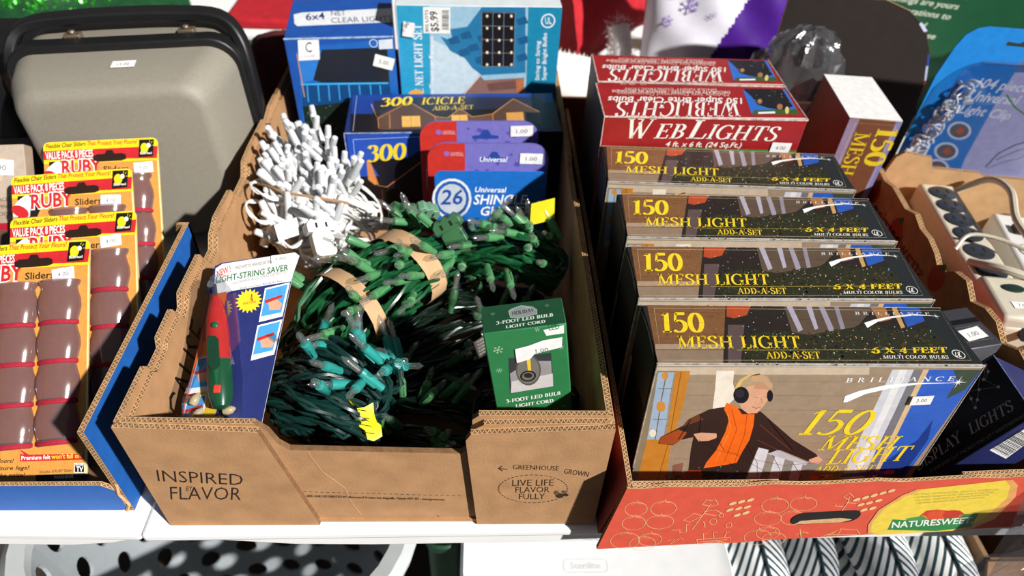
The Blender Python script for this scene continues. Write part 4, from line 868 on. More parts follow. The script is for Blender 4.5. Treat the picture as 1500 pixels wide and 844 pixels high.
# ------------------------------------------------------------------ flat print
class Print:
    """flat coloured shapes in millimetres on a panel; each shape lies a hair above the one before"""
    STEP = 3e-6
    def __init__(s): s.v = []; s.f = []; s.c = []; s.k = 1
    def shape(s, vs, fs, col, col2=None):
        c = lin(col); o = len(s.v); z = s.k*s.STEP; s.v += [(x, y, z) for x, y in vs]; s.f += [tuple(i+o for i in f) for f in fs]; s.c += [c]*len(fs); s.k += 1
    def poly(s, pts, col): s.shape(pts, [tuple(range(len(pts)))], col)
    def rect(s, x0, y0, x1, y1, col): s.poly([(x0, y0), (x1, y0), (x1, y1), (x0, y1)], col)
    def disc(s, c, a, b, col, n=18): s.poly([(c[0]+a[0]*math.cos(2*math.pi*i/n)+b[0]*math.sin(2*math.pi*i/n), c[1]+a[1]*math.cos(2*math.pi*i/n)+b[1]*math.sin(2*math.pi*i/n)) for i in range(n)], col)
    def line(s, pts, w, col, closed=False):
        n = len(pts); vs = []; fs = []
        for i in range(n):
            a = pts[i-1] if (closed or i) else pts[i]; b = pts[(i+1) % n] if (closed or i < n-1) else pts[i]
            dx, dy = b[0]-a[0], b[1]-a[1]; l = math.hypot(dx, dy) or 1; vs += [(pts[i][0]-dy/l*w/2, pts[i][1]+dx/l*w/2), (pts[i][0]+dy/l*w/2, pts[i][1]-dx/l*w/2)]
        for i in range(n if closed else n-1):
            j = (i+1) % n; fs.append((2*i, 2*i+1, 2*j+1, 2*j))
        s.shape(vs, fs, col)
    def text(s, txt, p0, p1, p2, col, style='sans'):
        vs, fs = glyphs(txt, style); a = (p1[0]-p0[0], p1[1]-p0[1]); b = (p2[0]-p0[0], p2[1]-p0[1])
        if style.endswith('i'):                                  # the slant is in the letters already
            k = (a[0]*b[0]+a[1]*b[1])/(a[0]**2+a[1]**2); b = (b[0]-a[0]*k, b[1]-a[1]*k)
        s.shape([(p0[0]+x*a[0]+y*b[0], p0[1]+x*a[1]+y*b[1]) for x, y in vs], fs, col)
    def line_text(s, txt, x, y, w, h, col, style='sans'): s.text(txt, (x, y), (x+w, y), (x, y+h), col, style)
    def dots(s, kind, n, r, pts, rng):
        pal = {'mix': ('ffe9a8', 'ffd070', 'ff9a5c', '9fd0ff', 'ffd8e0', 'c8ffd0'), 'warm': ('ffe9b8', 'ffd88a'), 'cool': ('dfeaff', 'bcd4f4'), 'leaf': ('2a2c1a', '3a3a22', '1c1d14', '463f28', '2f3520'), 'grain': ('6e4a2c', '8a623e', '7a5434')}[kind]
        xs = [p[0] for p in pts]; ys = [p[1] for p in pts]; k = 0; groups = {c: ([], []) for c in pal}
        while k < n:
            x = rng.uniform(min(xs), max(xs)); y = rng.uniform(min(ys), max(ys)); ins = False
            for i in range(len(pts)):
                a, b = pts[i], pts[i-1]
                if (a[1] > y) != (b[1] > y) and x < (b[0]-a[0])*(y-a[1])/(b[1]-a[1])+a[0]: ins = not ins
            k += 1
            if not ins: continue
            q = r*rng.uniform(.5, 1.2); vs, fs = groups[rng.choice(pal)]; o = len(vs); vs += [(x+q, y), (x, y+q), (x-q, y), (x, y-q)]; fs.append((o, o+1, o+2, o+3))
        for c, (vs, fs) in groups.items():
            if fs: s.shape(vs, fs, c)
    def art(s, key, seed=3):
        rng = random.Random(seed); sub = lambda a, b: (a[0]-b[0], a[1]-b[1])
        for e in ART[key]:
            t = e[0]
            if t == 'p': s.poly(e[2], e[1])
            elif t == 'l': s.line(e[3], e[2], e[1])
            elif t == 't': s.text(e[1], e[2], e[3], e[4], e[5], e[6])
            elif t == 'd': s.dots(e[1], e[2], e[3], e[4], rng)
            elif t == 'c': s.disc(e[2], sub(e[3], e[2]), sub(e[4], e[2]), e[1])
            elif t in ('ring', 'lring', 'dashring'):
                if t == 'ring': c = e[2]; r = math.hypot(*sub(e[3], c)); A = (r, 0); B = (0, r); w = e[4]
                elif t == 'lring': c = e[3]; A = sub(e[4], c); B = sub(e[5], c); w = e[2]
                else: c = e[2]; A = sub(e[3], c); B = sub(e[4], c); w = .8
                n = 44; P = [(c[0]+A[0]*math.cos(2*math.pi*i/n)+B[0]*math.sin(2*math.pi*i/n), c[1]+A[1]*math.cos(2*math.pi*i/n)+B[1]*math.sin(2*math.pi*i/n)) for i in range(n)]
                if t == 'dashring':
                    for i in range(0, n, 1): a, b = P[i], P[(i+1) % n]; s.line([a, (a[0]+(b[0]-a[0])*.6, a[1]+(b[1]-a[1])*.6)], w, e[1])
                else: s.line(P, w, e[1], True)
            elif t == 'star':
                c, r = e[2], e[3]; s.poly([(c[0]+(r if i % 4 == 0 else r*.55 if i % 2 == 0 else r*.13)*math.cos(i*math.pi/8), c[1]+(r if i % 4 == 0 else r*.55 if i % 2 == 0 else r*.13)*math.sin(i*math.pi/8)) for i in range(16)], e[1])
            elif t == 'flake':
                c, r = e[2], e[3]
                for i in range(6):
                    a = math.pi/3*i+.2; s.line([c, (c[0]+r*math.cos(a), c[1]+r*math.sin(a))], r*.12, e[1])
                    m = (c[0]+r*.6*math.cos(a), c[1]+r*.6*math.sin(a))
                    for q in (.8, -.8): s.line([m, (m[0]+r*.35*math.cos(a+q), m[1]+r*.35*math.sin(a+q))], r*.1, e[1])
            elif t == 'burst':
                c = e[2]; r = math.hypot(*sub(e[3], c)); n = e[4]; s.poly([(c[0]+r*(1 if i % 2 else .74)*math.cos(math.pi*i/n), c[1]+r*(1 if i % 2 else .74)*math.sin(math.pi*i/n)) for i in range(2*n)], e[1])
            elif t == 'bar':
                p0, p1, p2 = e[2:5]; x = 0
                while x < .98:
                    w = rng.choice((.012, .02, .03)); q = lambda u, v: (p0[0]+(p1[0]-p0[0])*u+(p2[0]-p0[0])*v, p0[1]+(p1[1]-p0[1])*u+(p2[1]-p0[1])*v)
                    s.poly([q(x, 0), q(x+w, 0), q(x+w, 1), q(x, 1)], e[1]); x += w+rng.choice((.014, .02, .03))
        return s
    def build(s, name, parent, O, U, V, label=None, lift=0.0):
        O, U, V = Vector(O), Vector(U), Vector(V); N = U.cross(V)
        me = bpy.data.meshes.new(name); me.from_pydata([O+U*(x/1000)+V*(y/1000)+N*(z+lift) for x, y, z in s.v], [], s.f)
        ca = me.color_attributes.new('Col', 'FLOAT_COLOR', 'CORNER'); buf = []
        for p in me.polygons: buf += [*s.c[p.index], 1]*len(p.vertices)
        ca.data.foreach_set('color', buf); me.materials.append(MATS['print']); me.update()
        o = bpy.data.objects.new(name, me); COL.objects.link(o); o.parent = parent
        if label: o['label'] = label
        return o
def on_front(pr, name, t, w, d, label=None, lift=1.5e-4): return pr.build(name, t, (-w/2, -d/2, 0), (1, 0, 0), (0, 0, 1), label, lift)
def on_top(pr, name, t, w, d, h, label=None, lift=1.5e-4): return pr.build(name, t, (-w/2, -d/2, h), (1, 0, 0), (0, 1, 0), label, lift)
def on_left(pr, name, t, w, d, label=None, lift=1.5e-4): return pr.build(name, t, (-w/2, d/2, 0), (0, -1, 0), (0, 0, 1), label, lift)
def on_right(pr, name, t, w, d, label=None, lift=1.5e-4): return pr.build(name, t, (w/2, -d/2, 0), (0, 1, 0), (0, 0, 1), label, lift)
def sticker(parent, O, U, V, x, y, w, h, txt, rot=0, label=None, lift=1.6e-3, ink='3a3a40'):
    """small white price label, lower left corner at x, y millimetres"""
    p = Print(); c, s_ = math.cos(rot), math.sin(rot); q = lambda a, b: (x+a*c-b*s_, y+a*s_+b*c)
    p.poly([q(0, 0), q(w, 0), q(w, h), q(0, h)], 'f3f2f0')
    if txt: p.text(txt, q(w*.25, h*.32), q(w*.75, h*.32), q(w*.25, h*.66), ink, 'sans')
    return p.build('price_sticker', parent, O, U, V, label or 'small white price sticker', lift)

def carton_body(name, parent, w, d, h, m, bevel=.0012):
    b = MB(); b.box(-w/2, w/2, -d/2, d/2, 0, h); return b.build(name, m, parent, smooth=True, bevel=bevel)
# ------------------------------------------------------------------ the setting
def build_setting():
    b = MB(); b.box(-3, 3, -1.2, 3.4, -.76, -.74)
    tag(b.build('floor', mat('floor_dark', '3a332e', .7, noise=.3, scale=8)), kind='structure')  # floor and back wall coloured dark so gaps read as deep shade
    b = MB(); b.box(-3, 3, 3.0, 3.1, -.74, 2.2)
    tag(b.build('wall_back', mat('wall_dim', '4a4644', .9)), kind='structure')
    tm = mat('table_white', 'f1f0ee', .45, noise=.03, scale=30, bump=.08, bscale=900)
    def table(label, y0, y1, kink):
        t = thing('folding_table', label, 'table', (0, (y0+y1)/2, -.74)); Z = .74; Y = (y0+y1)/2
        for x0, x1, ya, yb in ((-1.3, -.300, y0+kink*.022, y0+kink*.002), (-.2995, 1.15, y0+kink*.001, y0+kink*.0165)):
            b = MB(); o = [(x0, ya-Y), (x1, yb-Y), (x1, y1-Y), (x0, y1-Y)]
            b.prism(o, (0, 0, Z), (1, 0, 0), (0, 1, 0), (0, 0, 1), -.012, 0)
            b.build('tabletop_half', tm, t, smooth=True, bevel=.004, segs=3)
            # moulded skirt below the top, its end swept up towards the fold
            b = MB(); L = x1-x0; e = .10
            prof = [(x0, -.010), (x1, -.010)]
            if x1 < 0: low = [(x1-.005, -.014), (x1-.03, -.024), (x1-.07, -.030), (x0, -.030)]
            else: low = [(x1, -.030), (x0+.20, -.030), (x0+.13, -.027), (x0+.07, -.018), (x0+.03, -.012)]
            ys = lambda x: (ya+(yb-ya)*(x-x0)/L)-Y+.004
            P = prof+low; n = len(P)
            vs = [(x, ys(x), Z+z) for x, z in P]+[(x, ys(x)+.018, Z+z) for x, z in P]
            b.add(vs, [tuple(range(n)), tuple(range(2*n-1, n-1, -1))]+[(i, n+i, n+(i+1) % n, (i+1) % n) for i in range(n)])
            b.build('skirt', tm, t, smooth=True, bevel=.002)
        for sx in (-1.1, 1.0):
            b = MB()
            for yy in (y0+.1-Y, y1-.1-Y): b.tube([(sx, yy, 0), (sx, yy, Z-.01)], .013, 10)
            b.tube([(sx, y0+.1-Y, Z-.05), (sx, y1-.1-Y, Z-.05)], .011, 8)
            b.build('leg_frame', mat('leg_steel', '6a6c70', .4, metal=.7), t, smooth=True)
        return t
    table('long white plastic folding table carrying the open cardboard trays', .2985, 1.07, 1)
    table('second white folding table behind, piled with festive fabrics and bags', 1.08, 1.86, 0)
build_setting()

# ------------------------------------------------------------------ corrugated board
def panel(name, parent, pts, O, A, B, N, t, m=KRAFT, fluted=(), label=None, rim=None, inner=None):
    """board outline pts (a, b) on O + aA + bB, thickness t along N; fluted = edge numbers that show the corrugation"""
    b = MB(); b.prism(pts, O, A, B, N, 0, t, 0, 1); mats = [m, rim or KRAFT_RIM]
    if inner: b.m[len(b.m)-len(pts)-2] = 2; mats.append(inner)
    p = b.build(name, mats, parent)
    if label: p['label'] = label
    if fluted:
        f = MB(); O, A, B, N = map(Vector, (O, A, B, N))
        area = sum(pts[i][0]*pts[(i+1) % len(pts)][1]-pts[(i+1) % len(pts)][0]*pts[i][1] for i in range(len(pts)))
        for i in fluted:
            p0, p1 = pts[i], pts[(i+1) % len(pts)]; dx, dy = p1[0]-p0[0], p1[1]-p0[1]; L = math.hypot(dx, dy)
            if L < .004: continue
            e = A*(dx/L)+B*(dy/L); out = (A*(dy/L)-B*(dx/L))*(1 if area > 0 else -1); S = O+A*p0[0]+B*p0[1]+out*.0004
            for lo, hi in ((0, .0006), (t-.0006, t)): f.add([S+N*lo, S+N*hi, S+e*L+N*hi, S+e*L+N*lo], [(0, 1, 2, 3)])
            n = max(2, int(L/.0038)); q = []
            for k in range(n*4+1):
                q.append(S+e*(L*k/(n*4))+N*(t/2+(t/2-.0008)*math.sin(math.pi*k/2)))
            w = .00045; vs = []
            for k, c in enumerate(q):
                a_, b_ = q[max(0, k-1)], q[min(len(q)-1, k+1)]; tg = (b_-a_).normalized(); nn = out.cross(tg); vs += [c-nn*w, c+nn*w]
            f.add(vs, [(2*k, 2*k+1, 2*k+3, 2*k+2) for k in range(len(q)-1)])
        f.build('fluted_edge', KRAFT_FLUTE, p)
    return p

# ------------------------------------------------------------------ brown tray of light strings
def brown_tray():
    X, Y, _, w, d, h = BX['brown'][:6]
    t = thing('cardboard_tray', 'open brown cardboard tray printed INSPIRED BY FLAVOR, full of light strings', 'box', (X, Y, 0))
    T = .005; x, y = w/2, d/2
    b = MB(); b.box(-x+.001, x-.001, -y+.002, y-.001, .0006, .005); b.build('tray_floor', KRAFT, t)
    # front: low middle, curved shoulders
    f = [(-x, .004), (-.02, .002), (-.018, .008), (.048, .008), (.05, .002), (x, .004), (x, h-.002), (.088, h-.004), (.078, h-.012), (.075, .112), (.070, .106), (-.066, .111), (-.073, .119), (-.078, .135), (-.086, h-.004), (-x, h-.002)]
    F = panel('front_wall', t, f, (0, -y+.004, 0), (1, 0, 0), (0, 0, 1), (0, 1, 0), T, fluted=(6, 14))
    # outer corner flaps, glued on the front
    l = panel('corner_flap', t, [(-x, .001), (-.0575, .001), (-.083, h-.008), (-x, h-.002)], (0, -y-.001, 0), (1, 0, 0), (0, 0, 1), (0, 1, 0), T, fluted=(2,))
    r = panel('corner_flap', t, [(.083, .001), (x, .001), (x, h-.003), (.078, h-.010), (.074, h-.018)], (0, -y-.001, 0), (1, 0, 0), (0, 0, 1), (0, 1, 0), T, fluted=(2,))
    i1 = panel('inner_flap', t, [(.078, .005), (x-.003, .005), (x-.003, h), (.084, h), (.079, h-.005)], (0, -y+.0095, 0), (1, 0, 0), (0, 0, 1), (0, 1, 0), T, fluted=(2,))
    for k, o in (('brown_left', l), ('brown_mid', F), ('brown_right', r)):
        p = Print().art(k); p.build('printed_lettering', o, (-w/2, -y-.0012 if k != 'brown_mid' else -y+.0038, 0), (1, 0, 0), (0, 0, 1))
    # pressed crease across the front
    b = MB(); b.tube([(-.052, -y+.0042, .108), (-.045, -y+.0042, .080), (-.030, -y+.0042, .055), (-.027, -y+.0042, .030), (-.021, -y+.0042, .010)], .0006, 5); b.build('crease', mat('kraft_crease', 'b88c60', .85), F)
    # side walls with torn and notched rims
    def a(y_): return y_-Y
    lw = [(a(.3135), .004), (a(.98), .004), (a(.98), .147), (a(.83), .149), (a(.80), .150), (a(.775), .144), (a(.765), .149), (a(.70), .150), (a(.672), .148), (a(.66), .135), (a(.625), .135), (a(.615), .148), (a(.565), .150), (a(.545), .143), (a(.535), .132), (a(.515), .132), (a(.508), .148), (a(.455), .148), (a(.447), .137), (a(.438), .135), (a(.432), .149), (a(.400), .148), (a(.396), .139), (a(.372), .139), (a(.368), .148), (a(.3135), .148)]
    L = panel('side_wall', t, lw, (-x, 0, 0), (0, 1, 0), (0, 0, 1), (1, 0, 0), .0045, fluted=tuple(range(3, len(lw)-1)))
    lw2 = [(q, (z if z < .01 else min(z, .143)-.002)) for q, z in lw]
    L2 = panel('side_lining', t, lw2, (-x+.0048, 0, 0), (0, 1, 0), (0, 0, 1), (1, 0, 0), .0042, fluted=tuple(range(3, len(lw)-1)))
    p = Print(); p.text('BECAUSE', (0, 0), (118, 30), (-16, 42), '2a221c', 'thin'); p.build('printed_lettering', L2, (-x+.0091, a(.345), .052), (0, 1, 0), (0, 0, 1))
    rw = [(a(.3135), .004), (a(.98), .004), (a(.98), .146), (a(.70), .146), (a(.69), .138), (a(.62), .138), (a(.61), .147), (a(.3135), .147)]
    panel('side_wall', t, rw, (x-.0055, 0, 0), (0, 1, 0), (0, 0, 1), (1, 0, 0), .0055, fluted=(2, 3, 4, 5, 6))
    panel('back_wall', t, [(-x, .004), (x, .004), (x, .146), (-x, .146)], (0, y-.005, 0), (1, 0, 0), (0, 0, 1), (0, 1, 0), .005)
brown_tray()

# ------------------------------------------------------------------ red tomato tray
def red_tray():
    t = thing('cardboard_tray', 'red printed tomato tray full of boxed mesh and web lights', 'box', (.306, .60, 0)); x, y, h = .2, .305, .1015
    RED = mat('red_carton', 'd8553f', .6, noise=.08, scale=90, bump=.1); DK = mat('red_carton_shaded', '8e2a22', .6, noise=.1); INN = mat('tray_inside', 'b5804f', .85, noise=.2, scale=60)
    b = MB(); b.box(-x+.002, x-.002, -y+.012, y-.002, .0006, .006); b.build('tray_floor', KRAFT, t)
    # the front wall stands a little askew to the tray
    W = .4; O = Vector(BX['red'][:3])-Vector((.306, .60, 0)); A = Vector((math.cos(.05), math.sin(.05), 0)); N = Vector((-math.sin(.05), math.cos(.05), 0)); Z = (0, 0, 1)
    n = 18; rag = [(x-2*x*i/n+(.011 if i == n else 0), h-.011*(1-(i/n)**2)+.0012*math.sin(i*1.7)-.0008*(i % 2)) for i in range(n+1)]
    f = [(-x-.001, .001), (-.09, .001), (-.085, -.0015), (-.03, .001), (x, .001)]+rag
    F = panel('front_wall', t, f, O, A, Z, N, .0032, RED, fluted=range(5, 5+n))
    Print().art('red_front').build('printed_artwork', F, O-A*.2-N*.0002, A, Z)
    s = MB(); s.prism(rrect(.062, .020, .0096, 6, -.003, .038), O, A, Z, -N, -.001, .0006); s.build('hand_hole', mat('slot_dark', '120c0a', .9), F)  # dark slab painting the shade inside the hand hole, no opening cut
    s = MB(); s.prism([(-.030, .030), (.014, .0295), (.022, .033), (.010, .0362), (-.026, .0345)], O, A, Z, -N, .0004, .0012); s.build('torn_flap', KRAFT_FLUTE, F)
    panel('front_lining', t, [(-x+.014, .006), (-.06, .006), (-.06, h-.0095), (-x+.014, h-.002)], O+N*.0034, A, Z, N, .0036, KRAFT, fluted=(2,))
    panel('front_lining', t, [(.10, .006), (x-.006, .006), (x-.006, h-.012), (.10, h-.011)], O+N*.0034, A, Z, N, .0036, KRAFT, fluted=(2,))
    SB = Vector((.10, 0, 1))
    panel('side_wall', t, [(-y+.005, .001), (y-.005, .001), (y-.005, h), (-y-.008, h)], (-x, 0, 0), (0, 1, 0), SB, (1, 0, 0), .004, DK, fluted=(2,))  # left wall takes a darker red, its shade put into the colour
    rw = [(-y+.02, .001), (y-.005, .001)]+[(y-.005-(2*y-.03)*i/30, .118+.004*math.sin(i*2.3)-.004*(i % 3 == 0)-(.012 if i in (17, 18) else 0)) for i in range(31)]
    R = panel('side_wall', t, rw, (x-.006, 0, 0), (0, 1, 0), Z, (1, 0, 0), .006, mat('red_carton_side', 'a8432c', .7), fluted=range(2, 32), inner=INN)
    def tom(u, v, r):   # printing on the inside of the right wall
        p = Print(); p.disc((u, v), (r, 0), (0, r*1.25), 'a5301f'); p.poly([(u-r*.5, v+r*1.1), (u+r*.2, v+r*1.7), (u+r*.5, v+r*1.2), (u, v+r*.8)], '3a5a2c'); p.build('printed_tomato', R, (x-.0062, y-.005, 0), (0, -1, 0), Z)
    p = Print()
    p.text('strawberries', (330, 70), (200, 70), (330, 88), '7a2a1c', 'sansb'); q = Print(); q.text('tomatoes', (150, 72), (60, 72), (150, 94), '4a4a24', 'sansb'); q.build('printed_word', R, (x-.0062, y-.005, 0), (0, -1, 0), Z)
    for u, v, r in ((200, 60, 14), (185, 92, 12), (255, 84, 13), (300, 50, 13), (350, 92, 13), (400, 70, 13), (130, 50, 12)): tom(u, v, r)
    p.build('printed_word', R, (x-.0062, y-.005, 0), (0, -1, 0), Z)
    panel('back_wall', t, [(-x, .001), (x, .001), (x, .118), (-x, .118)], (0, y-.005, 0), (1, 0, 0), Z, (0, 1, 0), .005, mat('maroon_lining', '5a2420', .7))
red_tray()

# ------------------------------------------------------------------ boxed mesh lights
def mesh_boxes():
    side = mat('mesh_box_side', '15110f', .4, noise=.3);  # near-black sides: their shade is put into the carton colour
    def art(kind, keys, seed): 
        p = Print(); 
        for k in keys: p.art(k, seed)
        return p
    labs = {'mesh1': 'mesh light box showing a winter picture, foremost in the red tray', 'mesh2': 'mesh light box second from the front wall of the red tray', 'mesh3': 'mesh light box third from the front wall of the red tray', 'mesh4': 'mesh light box standing against the red web light boxes'}
    first = None
    for i, k in enumerate(('mesh1', 'mesh2', 'mesh3', 'mesh4')):
        t, w, d, h = boxthing(k, 'mesh_light_box', labs[k], 'box', 'mesh light boxes in the red tray')
        if first is None:
            b = MB(); b.box(-w/2, w/2, -d/2, d/2, 0, h)
            parts = [b.build('carton', side, t, smooth=True, bevel=.0012)]
            p = Print(); p.rect(.6, .6, w*1000-.6, d*1000-.6, '2a2420'); p.art('mesh_top'); parts.append(on_top(p, 'printed_lid', t, w, d, h))
            p = Print(); p.rect(.6, .6, w*1000-.6, h*1000-.6, 'a08a72'); p.art('mesh_front'); p.rect(.6, h*1000-2.2, w*1000-.6, h*1000-.6, 'd8d2cc'); parts.append(on_front(p, 'printed_front', t, w, d))
            # scuffed pale fold lines and a tucked end
            b = MB()
            for yy, zz in ((-d/2, h), (d/2, h)): b.tube([(-w/2, yy, zz-.0006), (w/2, yy, zz-.0006)], .0009, 5)
            for yy in (-d/2, d/2): b.tube([(-w/2-.0002, yy, h*.3), (-w/2-.0002, yy, h)], .0008, 5); b.tube([(w/2+.0002, yy, h*.3), (w/2+.0002, yy, h)], .0007, 5)
            parts.append(b.build('scuffed_edges', mat('scuffed_fold', 'a59c92', .6, noise=.5, scale=180), t))
            b = MB(); b.prism([(-d/2+.002, h-.055), (d/2-.002, h-.055), (d/2-.003, h-.002), (0, h+.001), (-d/2+.003, h-.002)], (-w/2-.0016, 0, 0), (0, 1, 0), (0, 0, 1), (1, 0, 0), 0, .0012); parts.append(b.build('end_flap', mat('box_end', '221c18', .5), t))
            first = parts
        else:
            for q in first: c = q.copy(); COL.objects.link(c); c.parent = t
    t = [o for o in bpy.data.objects if o.name == 'mesh_light_box'][0]; w, d, h = BX['mesh1'][3:6]
    sticker(t, (-w/2, -d/2, 0), (1, 0, 0), (0, 0, 1), 212, 139, 17, 10.5, '3.00', .08, lift=.0022)
    # a fifth box, standing on its end at the back
    t, w, d, h = boxthing('mesh5', 'mesh_light_box', 'mesh light box standing on end with a blank white top', 'box')
    carton_body('carton', t, w, d, h, mat('mesh_spine', '8a5c44', .4, noise=.1))
    p = Print(); H = h*1000; W = w*1000
    p.rect(.6, .6, W-.6, H-.6, '7a4a34'); p.rect(.6, .6, 12, H-.6, '9a86a4'); p.rect(W-8, .6, W-.6, H-.6, '8a86b8'); p.rect(12, 0.8, W-8, 60, '3a2420'); p.dots('mix', 60, .8, [(14, 2), (W-8, 2), (W-8, 70), (14, 70)], random.Random(5)); p.disc((46, 64), (8, 0), (0, 6), 'c24a28')
    p.line([(9, 4), (9, H-6), (W-6, H-6), (W-6, 4)], .5, 'e0c88a')
    p.text('150', (38, H-10), (38, H-62), (62, H-10), 'f0cf2a', 'serifb'); p.text('MESH LIGHT', (14, H-18), (14, H-150), (32, H-18), 'f0cf2a', 'serif')
    on_front(p, 'printed_spine', t, w, d)
    p = Print(); p.rect(.5, .5, W-.5, d*1000-.5, 'f1f0ee'); on_top(p, 'blank_white_end', t, w, d, h, 'blank white end flap')
mesh_boxes()

def web_boxes():
    red = mat('web_red', '9c1f22', .38, noise=.12, scale=70)
    for i, (k, lab) in enumerate((('web1', 'red web lights box with a price sticker, against the mesh light boxes'), ('web2', 'red web lights box behind the one with a price sticker'))):
        t, w, d, h = boxthing(k, 'web_light_box', lab, 'box', 'red web light boxes')
        carton_body('carton', t, w, d, h, red)
        p = Print().art('web_top'); o = on_top(p, 'printed_lid', t, w, d, h); 
        if i: o.scale.y = d/.0766
        p = Print().art('web_front'); p.build('printed_front', t, (-w/2, -d/2, h-.2174), (1, 0, 0), (0, 0, 1), None, 1.5e-4)
        b = MB(); b.tube([(-w/2+.0, -d/2, h-.0004), (0, -d/2-.0002, h-.0002), (w/2, -d/2, h-.0004)], .0011, 5); b.tube([(-w/2, -d/2, h-.05), (-w/2, -d/2, h)], .0008, 5); b.tube([(-w/2, -d/2, h), (-w/2, d/2, h)], .0009, 5); b.tube([(w/2, -d/2, h), (w/2, d/2, h)], .0009, 5)
        b.build('scuffed_edges', mat('scuffed_red', 'd8b8ae', .6, noise=.5, scale=200), t)
        b = MB(); b.prism([(-d/2+.002, .02), (d/2-.002, .02), (d/2-.002, h-.001), (-d/2+.002, h-.001)], (-w/2-.001, 0, 0), (0, 1, 0), (0, 0, 1), (1, 0, 0), 0, .0008); b.build('end_flap', mat('web_end', '241a1c', .5), t)
        if i == 0: sticker(t, (-w/2, -d/2, 0), (1, 0, 0), (0, 0, 1), 190, h*1000-40, 22, 13, '4.00', -.04, lift=.0012)
web_boxes()

def centre_boxes():
    # 300 icicle lights
    t, w, d, h = boxthing('icicle', 'icicle_light_box', 'dark blue 300 icicle lights box with a lit house picture', 'box')
    carton_body('carton', t, w, d, h, mat('icicle_blue', '1c2f6e', .35, noise=.15))
    on_top(Print().art('icicle_top'), 'printed_lid', t, w, d, h); on_front(Print().art('icicle_front'), 'printed_front', t, w, d)
    b = MB(); b.tube([(-w/2, -d/2, h-.0003), (w/2, -d/2, h-.0003)], .0009, 5); b.tube([(-w/2, -d/2, .02), (-w/2, -d/2, h)], .0008, 5); b.build('scuffed_edges', mat('scuffed_blue', '8a94c0', .6, noise=.5, scale=200), t)
    # net lights
    t, w, d, h = boxthing('net', 'net_light_box', 'bright blue clear net lights box marked with a large C', 'box')
    carton_body('carton', t, w, d, h, mat('net_blue', '1b52a8', .4, noise=.12)); on_front(Print().art('net_front'), 'printed_front', t, w, d); on_top(Print().art('net_top'), 'printed_lid', t, w, d, h)
    sticker(t, (-w/2, -d/2, 0), (1, 0, 0), (0, 0, 1), 104, 184, 25, 16, '5.00', -.3, lift=.0016)
    b = MB(); b.tube([(-w/2, -d/2, h-.0003), (w/2, -d/2, h-.0003)], .0012, 5); b.build('scuffed_edges', mat('scuffed_net', '9ab4dc', .6, noise=.5, scale=200), t)
    # solar style net light set
    t, w, d, h = boxthing('solar', 'net_light_box', 'pale blue net light set box with a tree picture and a barcode price tag', 'box')
    carton_body('carton', t, w, d, h, mat('solar_pale', 'd6dde0', .45, noise=.08)); on_front(Print().art('solar_front'), 'printed_front', t, w, d)
    sticker(t, (-w/2, -d/2, 0), (1, 0, 0), (0, 0, 1), 7, 212, 14, 19, '', -.15, lift=.0026); p = Print(); p.text('1.00', (10, 218), (17, 228), (7, 221), '3a3a40', 'sans'); on_front(p, 'sticker_print', t, w, d, lift=.0029)
    # gutter clip cards: rounded cards with a deep blister below
    proto = None
    for i, k in enumerate(('gut1', 'gut2')):
        t, w, d, h = boxthing(k, 'shingle_clip_pack', 'red and purple shingle clip pack, '+('with a blue header reading 26 in front' if i == 0 else 'tucked behind its twin against the icicle box'), 'clip pack', 'shingle clip packs')
        t.rotation_euler.x = -.06 if i == 0 else -.04
        b = MB(); o = rrect(w, h, .022, 6, 0, h/2); b.prism(o, (0, 0, 0), (1, 0, 0), (0, 0, 1), (0, 1, 0), 0, .0012); b.build('backing_card', mat('clip_card', '6a64b0', .35), t)
        W, H = w*1000, h*1000; ro = [(a+W/2, c) for a, c in rrect(W-1, H-1, 21, 6, 0, H/2)]
        p2 = Print(); p2.poly(ro, '7a74c2'); p2.poly([(W*.31, H-.5)]+[q for q in ro[7:14]]+[q for q in ro[14:21]]+[(W*.31, .5)], 'c8352c')
        rg = random.Random(4+i)
        for _ in range(26):
            u, v = rg.uniform(W*.36, W-12), rg.uniform(H*.45, H-8); s = rg.uniform(2, 4.5); p2.poly([(u, v), (u+s*1.6, v-s*.5), (u+s*2, v+s*.8), (u+s*.5, v+s*1.2)], '5c54a8')
        p2.disc((W*.16, H-14), (3.4, 0), (0, 3.4), '9a6ac0'); p2.line_text('UNIVERSAL', W*.19, H-17, W*.11, 5, 'e8a0a0', 'sansb')
        p2.poly([(W*.44, H-19), (W*.5, H-18), (W*.53, H-11), (W*.57, H-11), (W*.6, H-18), (W*.66, H-19), (W*.66, H-23), (W*.44, H-23)], '2a4a9c')
        if i == 0: p2.line_text('Universal', W*.43, H-24, W*.23, 6, 'ffffff', 'sansbi')
        on_front(p2, 'printed_card', t, w, d)
        O = (-w/2, -d/2, 0); sticker(t, O, (1, 0, 0), (0, 0, 1), W*.76, H-26 if i == 0 else H-20, 27, 14, '1.00', .03 if i else -.02, lift=.0012)
        b = MB(); b.prism(rrect(w*.93, h*.66, .012, 4, 0, h*.36), (0, -.0008, 0), (1, 0, 0), (0, 0, 1), (0, -1, 0), 0, .016 if i == 0 else .006); b.build('blister', film('clear_blister', 'e8eaf0', .5, .06), t, smooth=True, bevel=.004)
        if i == 0:
            hd = MB(); hd.prism(rrect(.132, .078, .008, 4, .003, h-.066), (0, -.0188, 0), (1, 0, 0), (0, 0, 1), (0, 1, 0), 0, .0012); hh = hd.build('header_card', mat('header_blue', '1f6fc8', .35), t)
            q = Print().art('gutter_header'); q.build('printed_header', hh, (-w/2, -.0188, .0), (1, 0, 0), (0, 0, 1), None, 1.5e-4)
    # single bulb cord box
    t, w, d, h = boxthing('bulb', 'bulb_cord_box', 'small green box with a snowflake print and a bulb window', 'box')
